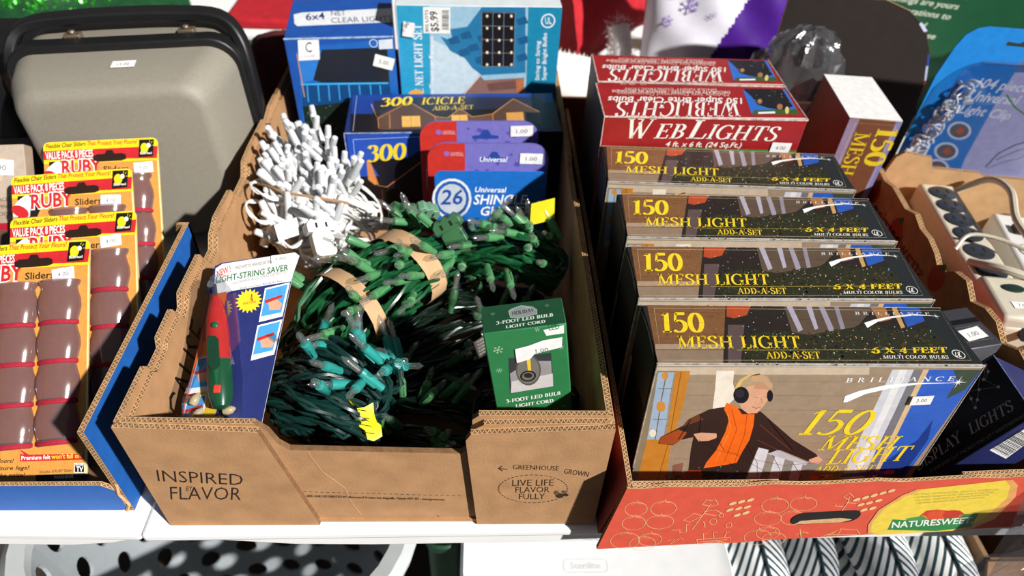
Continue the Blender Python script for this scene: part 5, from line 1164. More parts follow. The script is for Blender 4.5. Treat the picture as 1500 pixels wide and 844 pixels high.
    carton_body('carton', t, w, d, h, mat('bulb_green', '2f7a48', .4, noise=.08)); on_front(Print().art('bulb_front'), 'printed_front', t, w, d); 
    p = Print(); p.rect(.5, .5, w*1000-.5, d*1000-.5, '1f4f34'); p.art('bulb_top'); on_top(p, 'printed_lid', t, w, d, h)
    p = Print(); p.poly([(23, 70), (34, 73), (38, 78), (60, 82), (61, 93), (46, 92), (34, 88), (23, 86)], 'f3f2f0'); p.line_text('1.00', 39, 79, 10, 4.2, '3a3a40', 'sans'); on_front(p, 'price_sticker', t, w, d, 'torn white price sticker', .001)
centre_boxes()
# ------------------------------------------------------------------ blue tray with slider packs
def blue_tray():
    t = thing('cardboard_tray', 'open blue cardboard tray holding chair slider packs', 'box', (-.465, .455, 0))
    BL = mat('blue_carton', '1f5fae', .55, noise=.12, scale=70, bump=.08); INN = mat('blue_tray_inside', '7a5a3c', .85)
    x, y = .153, .131; H = .120
    b = MB(); b.box(-x+.002, x-.002, -y+.002, y-.002, .0006, .006); b.build('tray_floor', INN, t)
    fl = [(-x, .001), (x-.012, .001), (x-.002, .003), (x-.002, .030), (x-.016, .042), (-x, .040)]
    panel('front_wall', t, fl, (0, -y, 0), (1, 0, 0), (0, 0, 1), (0, 1, 0), .004, BL, fluted=(3, 4))
    sw = [(-y, .001), (y, .001), (y, H+.006), (-y, H)]
    panel('side_wall', t, sw, (x-.005, 0, 0), (0, 1, 0), (0, 0, 1), (1, 0, 0), .005, BL, fluted=(2, 3))
    panel('side_wall', t, sw, (-x, 0, 0), (0, 1, 0), (0, 0, 1), (1, 0, 0), .005, BL, fluted=(2, 3))
    panel('back_wall', t, [(-x, .001), (x, .001), (x, H+.006), (x-.012, H+.006), (x-.026, .066), (-.022, .064), (-.028, .024), (-x, .024)], (0, y-.004, 0), (1, 0, 0), (0, 0, 1), (0, 1, 0), .004, BL, inner=INN, fluted=(2, 3, 4, 5, 6))
    # torn kraft strip along the low front corner
    b = MB(); b.tube([(x-.001, -y-.0006, .044), (x-.004, -y-.0008, .030), (x-.001, -y-.0006, .012), (x-.006, -y-.0006, .002)], .0016, 5); b.build('torn_edge', KRAFT_FLUTE, t)
blue_tray()

def slider_packs():
    wood = 'cf9144'
    tub = film('jar_plastic', 'ccbac2', 1.5, .15, haze=.28, hcol='8c7c86'); redm = mat('red_felt', 'a0152c', .8, noise=.2, scale=400)
    w, h = .119, .23
    labs = ['slider pack with a 3.00 sticker, rearmost in the blue tray', 'slider pack whose whole red RUBY title shows', 'slider pack whose title is hidden but its right jars show', 'slider pack in front, both columns of clear jars in view']
    prices = ['3.00', '4.00', '4.00', '4.00']; rots = [.04, -.06, .1, .1]
    base = None
    for i, k in enumerate(('slider1', 'slider2', 'slider3', 'slider4')):
        t, w, d, h = boxthing(k, 'chair_slider_pack', labs[i], 'slider pack', 'chair slider packs in the blue tray')
        w, h = .119, .23
        if base is None:
            base = []
            b = MB(); b.prism(rrect(w, h, .006, 4, 0, h/2), (0, 0, 0), (1, 0, 0), (0, 0, 1), (0, 1, 0), -.0004, .0006); base.append(b.build('backing_card', mat('card_back', 'c9b48a', .6), t))
            p = Print(); W, H = 119, 230; ro = [(a+W/2, c) for a, c in rrect(W-.6, H-.6, 5.8, 4, 0, H/2)]
            p.poly(ro, wood); rg = random.Random(2)
            for _ in range(40):
                u = rg.uniform(3, W-6); v = rg.uniform(4, 170); p.rect(u, v, u+rg.uniform(.4, 1.2), v+rg.uniform(15, 45), rg.choice(('d08632', 'e09a48', 'cf8a3a')))
            p.poly([(.4, 206), (W-.4, 204)]+ro[0:10], 'f2cf1c'); p.line([(W-1.2, 3), (W-1.2, 204)], 1.4, 'f2dc9a')
            p.art('slider_top'); p.art('slider_bottom')
            # hang slot, painted as a dark shape for the shade behind; no opening cut
            c = (68, 210); p.poly([(c[0]-17, c[1]-3), (c[0]-12, c[1]-4.5), (c[0]+12, c[1]-4.5), (c[0]+17, c[1]-3), (c[0]+17, c[1]+2), (c[0]+13, c[1]+4), (c[0]+5, c[1]+4), (c[0]+3, c[1]+8), (c[0]-3, c[1]+8), (c[0]-5, c[1]+4), (c[0]-13, c[1]+4), (c[0]-17, c[1]+2)], '2a1a12')
            base.append(on_front(p, 'printed_card', t, w, .001))
            # two columns of four jars: bulging clear shells with red felt feet
            prof = [(.0150, .032), (.0175, .034)]
            for j in range(4):
                z = .034+j*.0375
                prof += [(.0168, z+.003), (.0182, z+.009), (.0196, z+.016), (.0190, z+.024), (.0170, z+.031), (.0160, z+.0355)]
            prof += [(.0185, .186), (.0188, .189), (.0150, .1895)]
            for cx in (.0543-w/2, .0925-w/2):
                b = MB(); M = Matrix.Translation((cx, -.001, 0)) @ Matrix.Scale(.62, 4, (0, 1, 0)); b.lathe(prof, 24, 0, M, a0=math.pi, a1=2*math.pi); o = b.build('clear_jar_column', tub, t, smooth=True, ang=60); base.append(o)
                for j in range(4):
                    z = .034+j*.0375; f = MB(); f.lathe([(.0160, z-.0016), (.0176, z-.0008), (.0176, z+.0022), (.0164, z+.0034)], 16, 0, M, a0=math.pi, a1=2*math.pi); f.build('felt_foot', redm, o, smooth=True)
        else:
            for q in base: dup(q, t)
        sticker(t, (-w/2, -.0005, 0), (1, 0, 0), (0, 0, 1), (93, 86, 85, 86)[i], (190, 190, 192, 189)[i], 20, 12, prices[i], rots[i], lift=.0016)
slider_packs()

def tan_pack():
    t = thing('felt_pad_box', 'small tan box with a 1.00 sticker leaning beside the slider packs', 'box', (-.5483, .5553, .012), (-.70, 0, .1))
    w, d, h = .10, .018, .19; carton_body('carton', t, w, d, h, mat('tan_box', 'b09a86', .5, noise=.15))
    p = Print(); W, H = 100, 190; p.rect(.5, .5, W-.5, H-.5, 'a8937f'); p.rect(.5, 130, W-.5, H-.5, 'b7a695'); p.poly([(40, 150), (75, 150), (82, 175), (50, 180)], 'cbb59c'); p.poly([(20, 158), (60, 152), (62, 146), (20, 148)], '6a5644'); p.rect(.5, 96, W-.5, 104, 'a01c2a'); p.rect(.5, .5, W-.5, 96, '5a4636')
    for i, s in enumerate(('PROTECTS SURFACES', 'PREVENTS SLIPPING', 'REDUCES NOISE')): p.line_text(s, 30, 128-i*8, 52, 4, '4a3c32', 'sans')
    on_front(p, 'printed_front', t, w, d); sticker(t, (-w/2, -d/2, 0), (1, 0, 0), (0, 0, 1), 58, 158, 30, 17, '1.00', -.08, lift=.0012)
tan_pack()

# ------------------------------------------------------------------ beige carrying case
def carrying_case():
    t = thing('carrying_case', 'beige hard case with black trim band and black handle', 'case', (-.409, .777, 0), (0, -.03, .115))
    BE = mat('beige_shell', '8d877a', .5, noise=.07, scale=300, bump=.35, bscale=1400); BK = mat('black_trim', '161617', .45, noise=.2)
    def shell(name, prof):
        b = MB(); b.loft([[(a, yy, c) for a, c in rrect(w_, h_, r_, 7, 0, cz)] for yy, w_, h_, cz, r_ in prof]); return b.build(name, BE, t, smooth=True, ang=50)
    shell('front_shell', [(-.092, .176, .176, .124, .020), (-.0905, .188, .188, .124, .024), (-.087, .197, .197, .124, .027), (-.080, .206, .206, .123, .030), (-.050, .230, .224, .121, .031), (-.012, .246, .232, .119, .030)])
    shell('rear_shell', [(.004, .246, .236, .120, .030), (.050, .246, .240, .121, .034), (.078, .236, .232, .120, .038), (.086, .218, .214, .118, .036), (.090, .192, .190, .117, .032)])
    b = MB(); o = rrect(.258, .243, .034, 7, 0, .1222); n = len(o)
    b.loft([[(a, yy, c) for a, c in o] for yy in (-.015, .007)]); b.build('trim_band', BK, t, smooth=True, bevel=.002)
    # carrying handle: flat bar looped over the band
    b = MB(); path = crom([(-.126, .0, .15), (-.128, .002, .20), (-.126, .012, .232), (-.108, .026, .252), (-.06, .032, .256), (0, .033, .257), (.06, .032, .256), (.106, .026, .252), (.126, .012, .234), (.131, .002, .20), (.130, .0, .13)], 4)
    b.loft([[(p[0]+nx*.0065*u, p[1]+.0115*v, p[2]+nz*.0065*u) for u, v in ((-1, -1), (1, -1), (1, 1), (-1, 1))] for i, p in enumerate(path) for dx, dz in [((path[min(i+1, len(path)-1)][0]-path[max(i-1, 0)][0]), (path[min(i+1, len(path)-1)][2]-path[max(i-1, 0)][2]))] for nx, nz in [(-dz/math.hypot(dx, dz), dx/math.hypot(dx, dz))]])
    b.build('handle', BK, t, smooth=True, bevel=.003)
    for sx in (-.055, .07):
        b = MB(); b.box(sx-.009, sx+.009, .006, .018, .236, .246); b.lathe([(.004, .246), (.004, .249), (.002, .250)], 10, 0, Matrix.Translation((sx, .012, 0))); b.build('latch', mat('latch_metal', '8a7a66', .35, metal=.6), t, smooth=True, bevel=.001)
    # price sticker lies on the sloping shoulder of the front shell
    U = Vector((1, 0, 0)); V = Vector((0, .038, .005)).normalized()
    sticker(t, (0, -.056, .2325), U, V, 0, 0, 25, 13, '15.00', .0, lift=.0008)
carrying_case()
def dark_case():
    t = thing('tool_case', 'black plastic case with navy handle left of the beige case', 'case', (-.672, .835, 0), (0, 0, .1))
    BK = mat('black_plastic', '121214', .4, noise=.25)
    b = MB(); b.loft([[(a, yy, c) for a, c in rrect(w_, h_, .02, 5, 0, .105)] for yy, w_, h_ in ((-.075, .17, .19), (-.07, .19, .205), (.07, .19, .205), (.075, .17, .19))]); b.build('body', BK, t, smooth=True)
    b = MB(); b.box(-.095, .095, -.076, -.070, .10, .115); b.build('seam', mat('seam_dark', '08080a', .6), t)
    b = MB(); b.tube(crom([(-.05, -.03, .205), (-.045, -.03, .228), (0, -.03, .236), (.045, -.03, .228), (.05, -.03, .205)], 4), .008, 8); b.build('handle', mat('navy_plastic', '1c2450', .4), t, smooth=True)
dark_case()

# ------------------------------------------------------------------ light string saver on its card
def saver_pack():
    t, w, d, h = boxthing('saver', 'light_tester_pack', 'blue and orange blister card with a red and green bulb tester', 'tool pack')
    o = [(22.4-50, 155.6), (28-50, 159), (90-50, 169.5), (94.5-50, 168.5), (78.9-50, .4), (14.4-50, 10)]; ol = [(a/1000, c/1000) for a, c in o]
    b = MB(); b.prism(ol, (0, 0, 0), (1, 0, 0), (0, 0, 1), (0, 1, 0), -.0004, .0006); b.build('backing_card', mat('saver_card', 'd8d6d4', .5), t)
    p = Print(); p.poly([(a+50, c) for a, c in o], '2a3470'); p.art('saver'); on_front(p, 'printed_card', t, w, d)
    sticker(t, (-w/2, -.0005, 0), (1, 0, 0), (0, 0, 1), 73, 158, 17, 8, '1.00', .16, lift=.0016)
    # the tester: red nose, red body, green grip; lies along the card
    ax = lambda s: Vector((-.0190+.018*s, -.011, .122-.098*s))
    M0 = Matrix.Translation(ax(0)); dirv = (ax(1)-ax(0)); q = dirv.to_track_quat('Z', 'Y').to_matrix().to_4x4(); Lx = dirv.length
    def seg(name, prof, m):
        b = MB(); b.lathe([(r, z*Lx) for r, z in prof], 14, 0, M0 @ q); return b.build(name, m, t, smooth=True)
    seg('tip', [(.0012, -.12), (.0018, -.02), (.003, .02)], mat('tip_grey', '6a6a6c', .3, metal=.5))
    seg('red_body', [(.003, 0), (.006, .08), (.0085, .2), (.0095, .34), (.0098, .62)], mat('red_plastic', 'd2342e', .3)); g = seg('green_grip', [(.0099, .6), (.0104, .7), (.0100, .9), (.007, 1.0), (.002, 1.02)], mat('green_plastic', '1d5a36', .3))
    b = MB(); c = ax(.55); b.prism([(a, e) for a, e in rrect(.009, .030, .0045, 5)], c+Vector((-.001, -.0095, 0)), (1, 0, 0), Vector((-.18, 0, .98)).normalized(), (0, -1, 0), 0, .0016); b.build('label_window', mat('dark_green_label', '143a28', .35), t)
    b = MB(); c = ax(.86); b.box(c.x-.003, c.x+.003, c.y-.0105, c.y-.0085, c.z-.004, c.z+.003); b.build('red_button', mat('red_button', 'd83a30', .3), t, bevel=.001)
    b = MB(); c = ax(.30); b.lathe([(.0028, 0), (.0028, .002), (.001, .003)], 10, 0, Matrix.Translation(c+Vector((.001, -.0085, 0))) @ Matrix.Rotation(math.radians(90), 4, 'X')); b.build('green_button', mat('green_plastic'), t, smooth=True)
    for a, z in ((-.026, .030), (-.022, .018), (-.006, .013), (.002, .022)):   # spare bulbs at the foot of the blister
        b = MB(); b.lathe([(.0005, -.004), (.0030, -.003), (.0040, 0), (.0036, .004), (.001, .007)], 10, 0, Matrix.Translation((a, -.006, z)) @ Matrix.Rotation(1.2+a*30, 4, 'Y')); b.build('spare_bulb', mat('cream_bulb', 'd8c090', .3), t, smooth=True)
    ring = lambda k, yy: [(x_*k-.008, yy, z_) for x_, z_ in [(-.019, .128), (-.015, .138), (-.008, .140), (-.001, .132), (.006, .10), (.016, .05), (.019, .02), (.014, .007), (-.004, .006), (-.022, .010), (-.024, .03), (-.014, .07), (-.016, .10)]]
    b = MB(); b.loft([ring(1.12, -.0006), ring(1.06, -.012), ring(.9, -.021)], caps=(False, True)); b.build('blister', film('clear_blister'), t, smooth=True, ang=50)
saver_pack()

# ------------------------------------------------------------------ light strings
GLASS = film('bulb_glass', 'fbfcfb', 2.4, .16, haze=.05)
def bulb_protos():
    P = {}
    for k, c in (('green', '4f8c5a'), ('teal', '2a928a'), ('dark', '2f5a38')):
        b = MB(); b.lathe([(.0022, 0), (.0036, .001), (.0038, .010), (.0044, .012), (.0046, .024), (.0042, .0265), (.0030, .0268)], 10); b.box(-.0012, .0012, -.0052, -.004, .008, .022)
        s = b.build('bulb_socket', mat('socket_'+k, c, .4, noise=.1), None, smooth=True)
        b = MB(); b.lathe([(.0024, .0262), (.0031, .029), (.0032, .041), (.0026, .0445), (.0014, .046), (.0006, .0485)], 9); g = b.build('bulb', GLASS, s, smooth=True)
        b = MB(); b.tube([(-.0008, 0, .028), (-.0008, 0, .039), (.0008, 0, .039), (.0008, 0, .028)], .00035, 4); b.build('filament', mat('filament_wire', 'b8b4ac', .3, metal=.8), s)
        P[k] = s
    b = MB(); b.lathe([(.0030, 0), (.0044, .001), (.0046, .011), (.0040, .012)], 9); s = b.build('bulb_socket', mat('socket_white', 'd6d6d4', .5, noise=.05), None, smooth=True)
    b = MB(); b.lathe([(.0036, .010), (.0044, .013), (.0040, .036), (.0036, .041), (.0020, .042)], 9); b.build('frosted_sleeve', mat('frosted_white', 'd4d6d8', .3, noise=.06, trans=0), s, smooth=True)
    P['white'] = s
    return P
PROTO = bulb_protos()
def drop_protos():
    for s in PROTO.values():
        for c in list(s.children): bpy.data.objects.remove(c)
        bpy.data.objects.remove(s)

def fits(t, pos, dirv, ln=.052):
    M = Matrix.LocRotScale(t.location, t.rotation_euler.to_quaternion(), None); tip = M @ (Vector(pos)+Vector(dirv).normalized()*ln); o = M @ Vector(pos)
    for q in (tip, o):
        if not (-.258 < q.x < .090 and q.y > .332 and q.z > .008): return False
        if q.x < -.160 and q.y < .50 and t.location.y < .6: return False             # keep clear of the tester card
        if q.y > .722 and q.x > -.184 and q.z < .165: return False                        # icicle box stands here
        if t.location.y < .6 and (q-Vector((-.167, .555, .125))).length < .036: return False  # white plug
        if q.y < .39 and .008 < q.x < .09: return False
    return True
def put_bulb(kind, t, pos, dirv, spin, scale=1.0):
    if not fits(t, pos, dirv): return None
    c = dup(PROTO[kind], t); c.location = pos; c.rotation_mode = 'QUATERNION'
    c.rotation_quaternion = Vector(dirv).normalized().to_track_quat('Z', 'Y') @ Euler((0, 0, spin)).to_quaternion(); c.scale = (scale,)*3
    return c

def inside_tray(t, pts):
    """strands that would leave the brown tray are pressed against its walls and floor"""
    M = Matrix.LocRotScale(t.location, t.rotation_euler.to_quaternion(), None); I = M.inverted(); out = []
    for p in pts:
        q = M @ Vector(p); out.append(I @ Vector((min(max(q.x, -.2605), .0925), max(q.y, .3285), max(q.z, .0092))))
    return out
def hank(t, L, R, n, rng, m, wr=.0011, flat=.7, name='wire', bow=.02, phi=(-.4, 3.5)):
    """a folded bundle of twisted pair wire along local x: strands run end to end over the surface and turn back"""
    key = []; 
    for i in range(n):
        a = rng.uniform(*phi); r = R*rng.uniform(.55, 1.0); a2 = a+rng.uniform(-1.1, 1.1); l = L/2*rng.uniform(.6, 1.05); sg = 1 if i % 2 == 0 else -1
        for u in (-1, -.55, 0, .55, 1):
            aa = a+(a2-a)*(u+1)/2; rr = r*(1-.25*abs(u)**3)*(1+rng.uniform(-.16, .12))
            key.append((sg*u*l, rr*math.cos(aa), rr*flat*math.sin(aa)+bow*(1-u*u)-bow*.5))
    path = inside_tray(t, crom(key, 3)); b = MB(); P1 = []; P2 = []
    for k, p in enumerate(path):
        h = k*1.3; o = Vector((0, math.cos(h), math.sin(h)))*wr*1.05; P1.append(Vector(p)+o); P2.append(Vector(p)-o)
    b.tube(P1, wr, 5); b.tube(P2, wr, 5); return b.build(name, m, t, smooth=True), key

def hank_at(t, loc, yaw, L, R, n, m, wr, flat, seed):
    """a further fold of the same string, lying at a place of its own in the tray"""
    h = bpy.data.objects.new('fold', None); h.rotation_mode = 'YXZ'; h.location = loc; h.rotation_euler = (0, 0, yaw)
    o, _ = hank(h, L, R, n, random.Random(seed), m, wr, flat, bow=.006, phi=(0, 6.283)); o.parent = t
    o.matrix_local = Matrix.LocRotScale(t.location, t.rotation_euler.to_quaternion(), None).inverted() @ Matrix.LocRotScale(Vector(loc), h.rotation_euler.to_quaternion(), None)
    bpy.data.objects.remove(h); return o
def string_bundle(label, loc, yaw, L, R, n, kind, nb, seed, wire, wr=.0012, lean=(0, 0, 0), tilt=0, flat=.75, core=True, bulb_phi=(.1, 2.9), spread=.7):
    rng = random.Random(seed); t = thing('light_string', label, 'string lights', loc, (tilt, 0, yaw), 'bundled light strings in the brown tray')
    hank(t, L, R, n, rng, wire, wr, flat)
    inv = t.rotation_euler.to_matrix().inverted(); bias = inv @ Vector(lean)
    for i in range(nb):
        a = rng.uniform(*bulb_phi); x = rng.uniform(-L*.5, L*.5); r = R*rng.uniform(.72, 1.02)
        pos = Vector((x, r*math.cos(a), r*flat*math.sin(a)+.01*(1-(2*x/L)**2)-.004))
        dv = Vector((rng.uniform(-1, 1)*spread, math.cos(a), math.sin(a)*.8))*1.0+Vector((rng.uniform(-1, 1), rng.uniform(-1, 1), rng.uniform(-.3, .6)))*spread+bias
        put_bulb(kind, t, pos, dv, rng.uniform(0, 6))
    return t

WIRE_G = mat('wire_green', '14502c', .3, noise=.15); WIRE_T = mat('wire_dark_teal', '10302c', .28, noise=.2); WIRE_D = mat('wire_shade_dark', '0a1c12', .35); TAN = mat('tan_paper_band', 'c09a72', .8)  # the near-black wire has the tray's shade put into its colour
def tie(t, x, R, flat, w=.02, m=TAN, name='paper_band'):
    b = MB(); n = 20; b.loft([[(x+dx, (R+.001)*math.cos(2*math.pi*i/n), (R+.001)*flat*math.sin(2*math.pi*i/n)+.008) for i in range(n)] for dx in (-w/2, w/2)], caps=(False, False)); return b.build(name, m, t, smooth=True)
def plug(t, loc, rot, m, s=1.0):
    """flat stackable mains plug: rounded block, collar, two blades"""
    b = MB(); b.prism(rrect(.026, .030, .006, 4, 0, -.004), (0, -.006, 0), (1, 0, 0), (0, 0, 1), (0, 1, 0), 0, .012); b.prism([(-.017, .010), (.017, .010), (.017, .020), (.011, .026), (.005, .0235), (0, .027), (-.005, .0235), (-.011, .026), (-.017, .020)], (0, -.008, 0), (1, 0, 0), (0, 0, 1), (0, 1, 0), 0, .016)
    o = b.build('plug', m, t, smooth=True, bevel=.0012); o.location = loc; o.rotation_euler = rot; o.scale = (s,)*3
    b = MB()
    for sx in (-.006, .006): b.box(sx-.0035, sx+.0035, -.0007, .0007, -.034, -.018)
    b.build('plug_blades', mat('brass_blade', 'c8b070', .3, metal=.9), o)
    b = MB()
    for sx in (-.006, .006): b.box(sx-.0012, sx+.0012, -.0087, -.0079, .014, .020)
    b.build('socket_slots', mat('slot_dark'), o)
    return o
def all_strings():
    GR = mat('plug_green', '3a6b44', .45)
    # low heap filling the tray floor; its near-black wire paints in the shade there
    t = string_bundle('green light string darkened for shade, heaped low in the middle of the brown tray', (-.018, .505, .034), .35, .20, .072, 64, 'dark', 26, 5, WIRE_D, .0018, (0, -.2, .4), flat=.34)
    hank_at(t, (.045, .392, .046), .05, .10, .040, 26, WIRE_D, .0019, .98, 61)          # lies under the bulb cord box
    p = Print(); p.poly([(0, 0), (26, 3), (25, 24), (-2, 20)], '4a4640')
    for i in range(5): p.line_text('UL LISTED SEASONAL USE', 2, 3.5+i*3.6, 20, 1.6, 'b8b4ac', 'sans')
    p.build('paper_tag', t, (-.005, -.055, .030), Vector((1, .2, .1)).normalized(), Vector((-.05, .35, .9)).normalized(), 'grey paper tag with small print')
    # yellow warning tag on its own lead
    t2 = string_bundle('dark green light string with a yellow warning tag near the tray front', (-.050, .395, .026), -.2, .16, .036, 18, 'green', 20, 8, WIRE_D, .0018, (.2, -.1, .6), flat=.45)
    b = MB(); vs = []; 
    for i in range(7):
        for j in range(5): vs.append((-.055+.034*i/6-.010*j/4, -.030+.004*math.sin(i*1.1)+.010*j/4+.003*math.sin(j*2+i), .030+.007*j+.003*math.sin(i*.9)))
    vs = [(q[0]-.008, q[1]-.016, q[2]+.016) for q in vs]
    b.add(vs, [(i*5+j, (i+1)*5+j, (i+1)*5+j+1, i*5+j+1) for i in range(6) for j in range(4)]); tg = b.build('yellow_tag', mat('yellow_tag', 'e8d21c', .4, noise=.1), t2, smooth=True); tg['label'] = 'crumpled yellow warning tag'
    b = MB()
    for j in range(4):
        for i in range(5):
            x0 = -.060+.034*i/6-.010*(j+.5)/4; b.add([(x0, -.0505+.010*(j+.5)/4, .050+.007*j), (x0+.0042, -.0505+.010*(j+.5)/4, .050+.007*j), (x0+.0042, -.0505+.010*(j+.5)/4, .0512+.007*j), (x0, -.0505+.010*(j+.5)/4, .0512+.007*j)], [(0, 1, 2, 3)])
    b.build('tag_print', mat('tag_ink', '4a4416', .6), tg)
    # green bundle
    t = string_bundle('medium green light string bundle with tan paper bands, beside the white lights', (-.104, .526, .088), .86, .18, .050, 34, 'green', 44, 11, WIRE_G, .0021, (-.9, -.8, .15), flat=.8, spread=.6)
    hank_at(t, (-.165, .535, .034), .9, .15, .034, 20, WIRE_G, .0021, .75, 62); hank_at(t, (-.10, .545, .040), .86, .14, .036, 18, WIRE_G, .0021, .7, 64)
    tie(t, .035, .047, .8, .022); tie(t, -.045, .047, .8, .016)
    plug(t, (.075, .046, .022), (.1, .1, -.86), GR, .95); plug(t, (.093, .034, .024), (.2, .5, -.5), mat('plug_pale_green', '6a9478', .45), .8)
    # right rear bundle
    t = string_bundle('medium green light string bundle in front of the shingle clip packs', (.026, .580, .088), -.25, .125, .038, 26, 'green', 24, 21, WIRE_G, .0021, (-.4, -.8, .1), flat=.85, spread=.9)
    plug(t, (-.055, -.016, .030), (-.5, -.5, .4), GR, .95)
    b = MB(); b.add([(.02, .02, .035), (.045, .03, .040), (.042, .04, .062), (.018, .032, .055)], [(0, 1, 2, 3)]); b.build('yellow_tag', mat('yellow_tag'), t)
    # teal bundle
    t = string_bundle('teal socketed light string bundle next to the bulb tester card', (-.140, .404, .078), -.35, .12, .048, 34, 'teal', 52, 31, WIRE_T, .0021, (-.5, -.8, .35), flat=.8, spread=.9)
    hank_at(t, (-.145, .405, .034), -.35, .12, .036, 22, WIRE_T, .0021, .7, 63)
    # white lights
    rng = random.Random(77); t = thing('light_string', 'white icicle light string bundle with frosted sleeves in the brown tray', 'string lights', (-.205, .665, .075))
    WW = mat('wire_white', 'e4e2de', .45, noise=.08)
    hank(t, .15, .05, 46, rng, WW, .0013, .8, phi=(-.6, 3.7)); hank_at(t, (-.195, .635, .079), 1.4, .10, .045, 26, WW, .0013, .7, 78)
    b = MB(); b.lathe([(.030, -.0695), (.040, -.05), (.052, 0), (.045, .03), (.01, .045)], 16, 0, Matrix.Scale(1.25, 4, (0, 1, 0))); b.build('inner_coil', mat('coil_white', 'c8c8c6', .6, noise=.3, scale=120), t, smooth=True)
    for i in range(150):
        u = rng.random(); x = rng.uniform(-.048, .052); y = -.075+.155*u; z = .018+.036*u+rng.uniform(-.012, .012)-.35*abs(x)*.6
        dv = (rng.uniform(-.35, .3)+x*4, rng.uniform(-.5, .35)-.12, .8) if u > .35 else (rng.uniform(-1.3, .6), rng.uniform(-.8, .5), rng.uniform(.1, .9))
        put_bulb('white', t, (x, y, z+.008), dv, rng.uniform(0, 6), rng.uniform(.85, 1.05))
    for k, (x, y, z) in enumerate(((-.030, -.02, .062), (-.036, -.045, .048), (.005, -.085, .045), (.03, -.09, .035))):
        b = MB(); R = (.020, .016, .014, .018)[k]; pts = [(x+R*math.cos(a)*(1.2), y+R*math.sin(a)*1.3, z+.006*math.sin(2*a+k)) for a in [2*math.pi*i/28 for i in range(25)]]
        for ph in (0, math.pi): b.tube([(p[0], p[1]+.0014*math.cos(i*.9+ph), p[2]+.0014*math.sin(i*.9+ph)) for i, p in enumerate(pts)], .0014, 5)
        b.build('loose_wire_loop', WW, t, smooth=True)
    b = MB(); b.tube(crom([(-.052, -.01, .055), (-.03, -.035, .068), (-.01, -.048, .070), (.03, -.05, .064), (.055, -.045, .055)], 4), .0016, 5); b.build('twist_tie', mat('tie_tan', 'a8825a', .7), t)
    p = Print(); p.poly([(0, 0), (24, 4), (21, 22), (-3, 18)], 'f0f0ee')
    for i in range(4): p.line_text('WARNING KEEP DRY', 2, 3.5+i*3.8, 17, 1.5, '8a8a90', 'sans')
    p.build('paper_tag', t, (-.008, -.105, .048), Vector((1, .1, .15)).normalized(), Vector((-.1, .6, .75)).normalized(), 'white paper tag with small print')
    plug(t, (.038, -.108, .052), (-.9, .3, .6), mat('plug_white', 'e8e8e6', .4), .9)
all_strings(); drop_protos()
# ------------------------------------------------------------------ right hand side
def display_box():
    t, w, d, h = boxthing('display', 'display_light_box', 'black and navy display lights box wedged at the red tray corner', 'box')
    carton_body('carton', t, w, d, h, mat('navy_box', '232a5c', .4, noise=.15))
    p = Print(); p.rect(.6, .6, w*1000-.6, d*1000-.6, '121114'); p.art('display_top'); on_top(p, 'printed_lid', t, w, d, h)
    on_front(Print().art('display_front'), 'barcode_label', t, w, d, 'white barcode label')
    b = MB(); b.tube([(w/2, -d/2, h), (w/2, d/2, h), (-w/2, d/2, h)], .0008, 5); b.build('scuffed_edges', mat('scuffed_navy', '6a70a0', .6, noise=.5, scale=200), t)
    t = thing('small_grey_box', 'slim grey box with a price sticker between mesh box and tray wall', 'box', (.452, .4425, .006), (0, 0, .2)); w, d, h = .066, .050, .116
    carton_body('carton', t, w, d, h, mat('grey_box', '55555a', .4, noise=.2)); p = Print(); p.rect(.6, .6, w*1000-.6, d*1000-.6, '3a3a40')
    for i in range(7): p.line([(4, 8+i*3), (62, 8+i*3)], .5, '6a6a70')
    p.rect(1, 30, 65, 36, '121214'); on_top(p, 'printed_lid', t, w, d, h); sticker(t, (-w/2, -d/2, h), (1, 0, 0), (0, 1, 0), 34, 8, 24, 14, '1.00', .1, lift=.001)
display_box()

def strip_tray():
    t = thing('cardboard_tray', 'plain brown tray of power strips right of the red tray', 'box', (.69, .56, 0))
    x0, x1, y0, y1 = -.178, .16, -.22, .145; H = .118
    b = MB(); b.box(x0, x1, y0, y1, .0006, .006); b.build('tray_floor', KRAFT, t)
    r = [(0, .001), (.33, .001), (.33, H-.01), (.20, H+.002), (.115, H), (.11, H+.004), (.052, H+.004), (.046, H+.018), (.012, H+.022), (.004, H+.014), (0, H-.006)]
    panel('back_wall', t, r, (x0+.004, y1+.03, 0), (.985, -.17, 0), (0, 0, 1), (.17, .985, 0), .005, mat('kraft_sunlit', 'd2a878', .85, noise=.15), fluted=range(2, 10))  # back wall paler than the other walls: sunlight put into its colour
    panel('side_wall', t, [(y0, .001), (y1+.02, .001), (y1+.02, .095), (y0, .09)], (x0, 0, 0), (0, 1, 0), (0, 0, 1), (1, 0, 0), .005)
    panel('side_wall', t, [(y0, .001), (y1-.03, .001), (y1-.03, .115), (y0, .115)], (x1-.005, 0, 0), (0, 1, 0), (0, 0, 1), (1, 0, 0), .005)
    panel('front_wall', t, [(x0, .001), (x1, .001), (x1, .10), (x0, .09)], (0, y0, 0), (1, 0, 0), (0, 0, 1), (0, 1, 0), .005)
strip_tray()

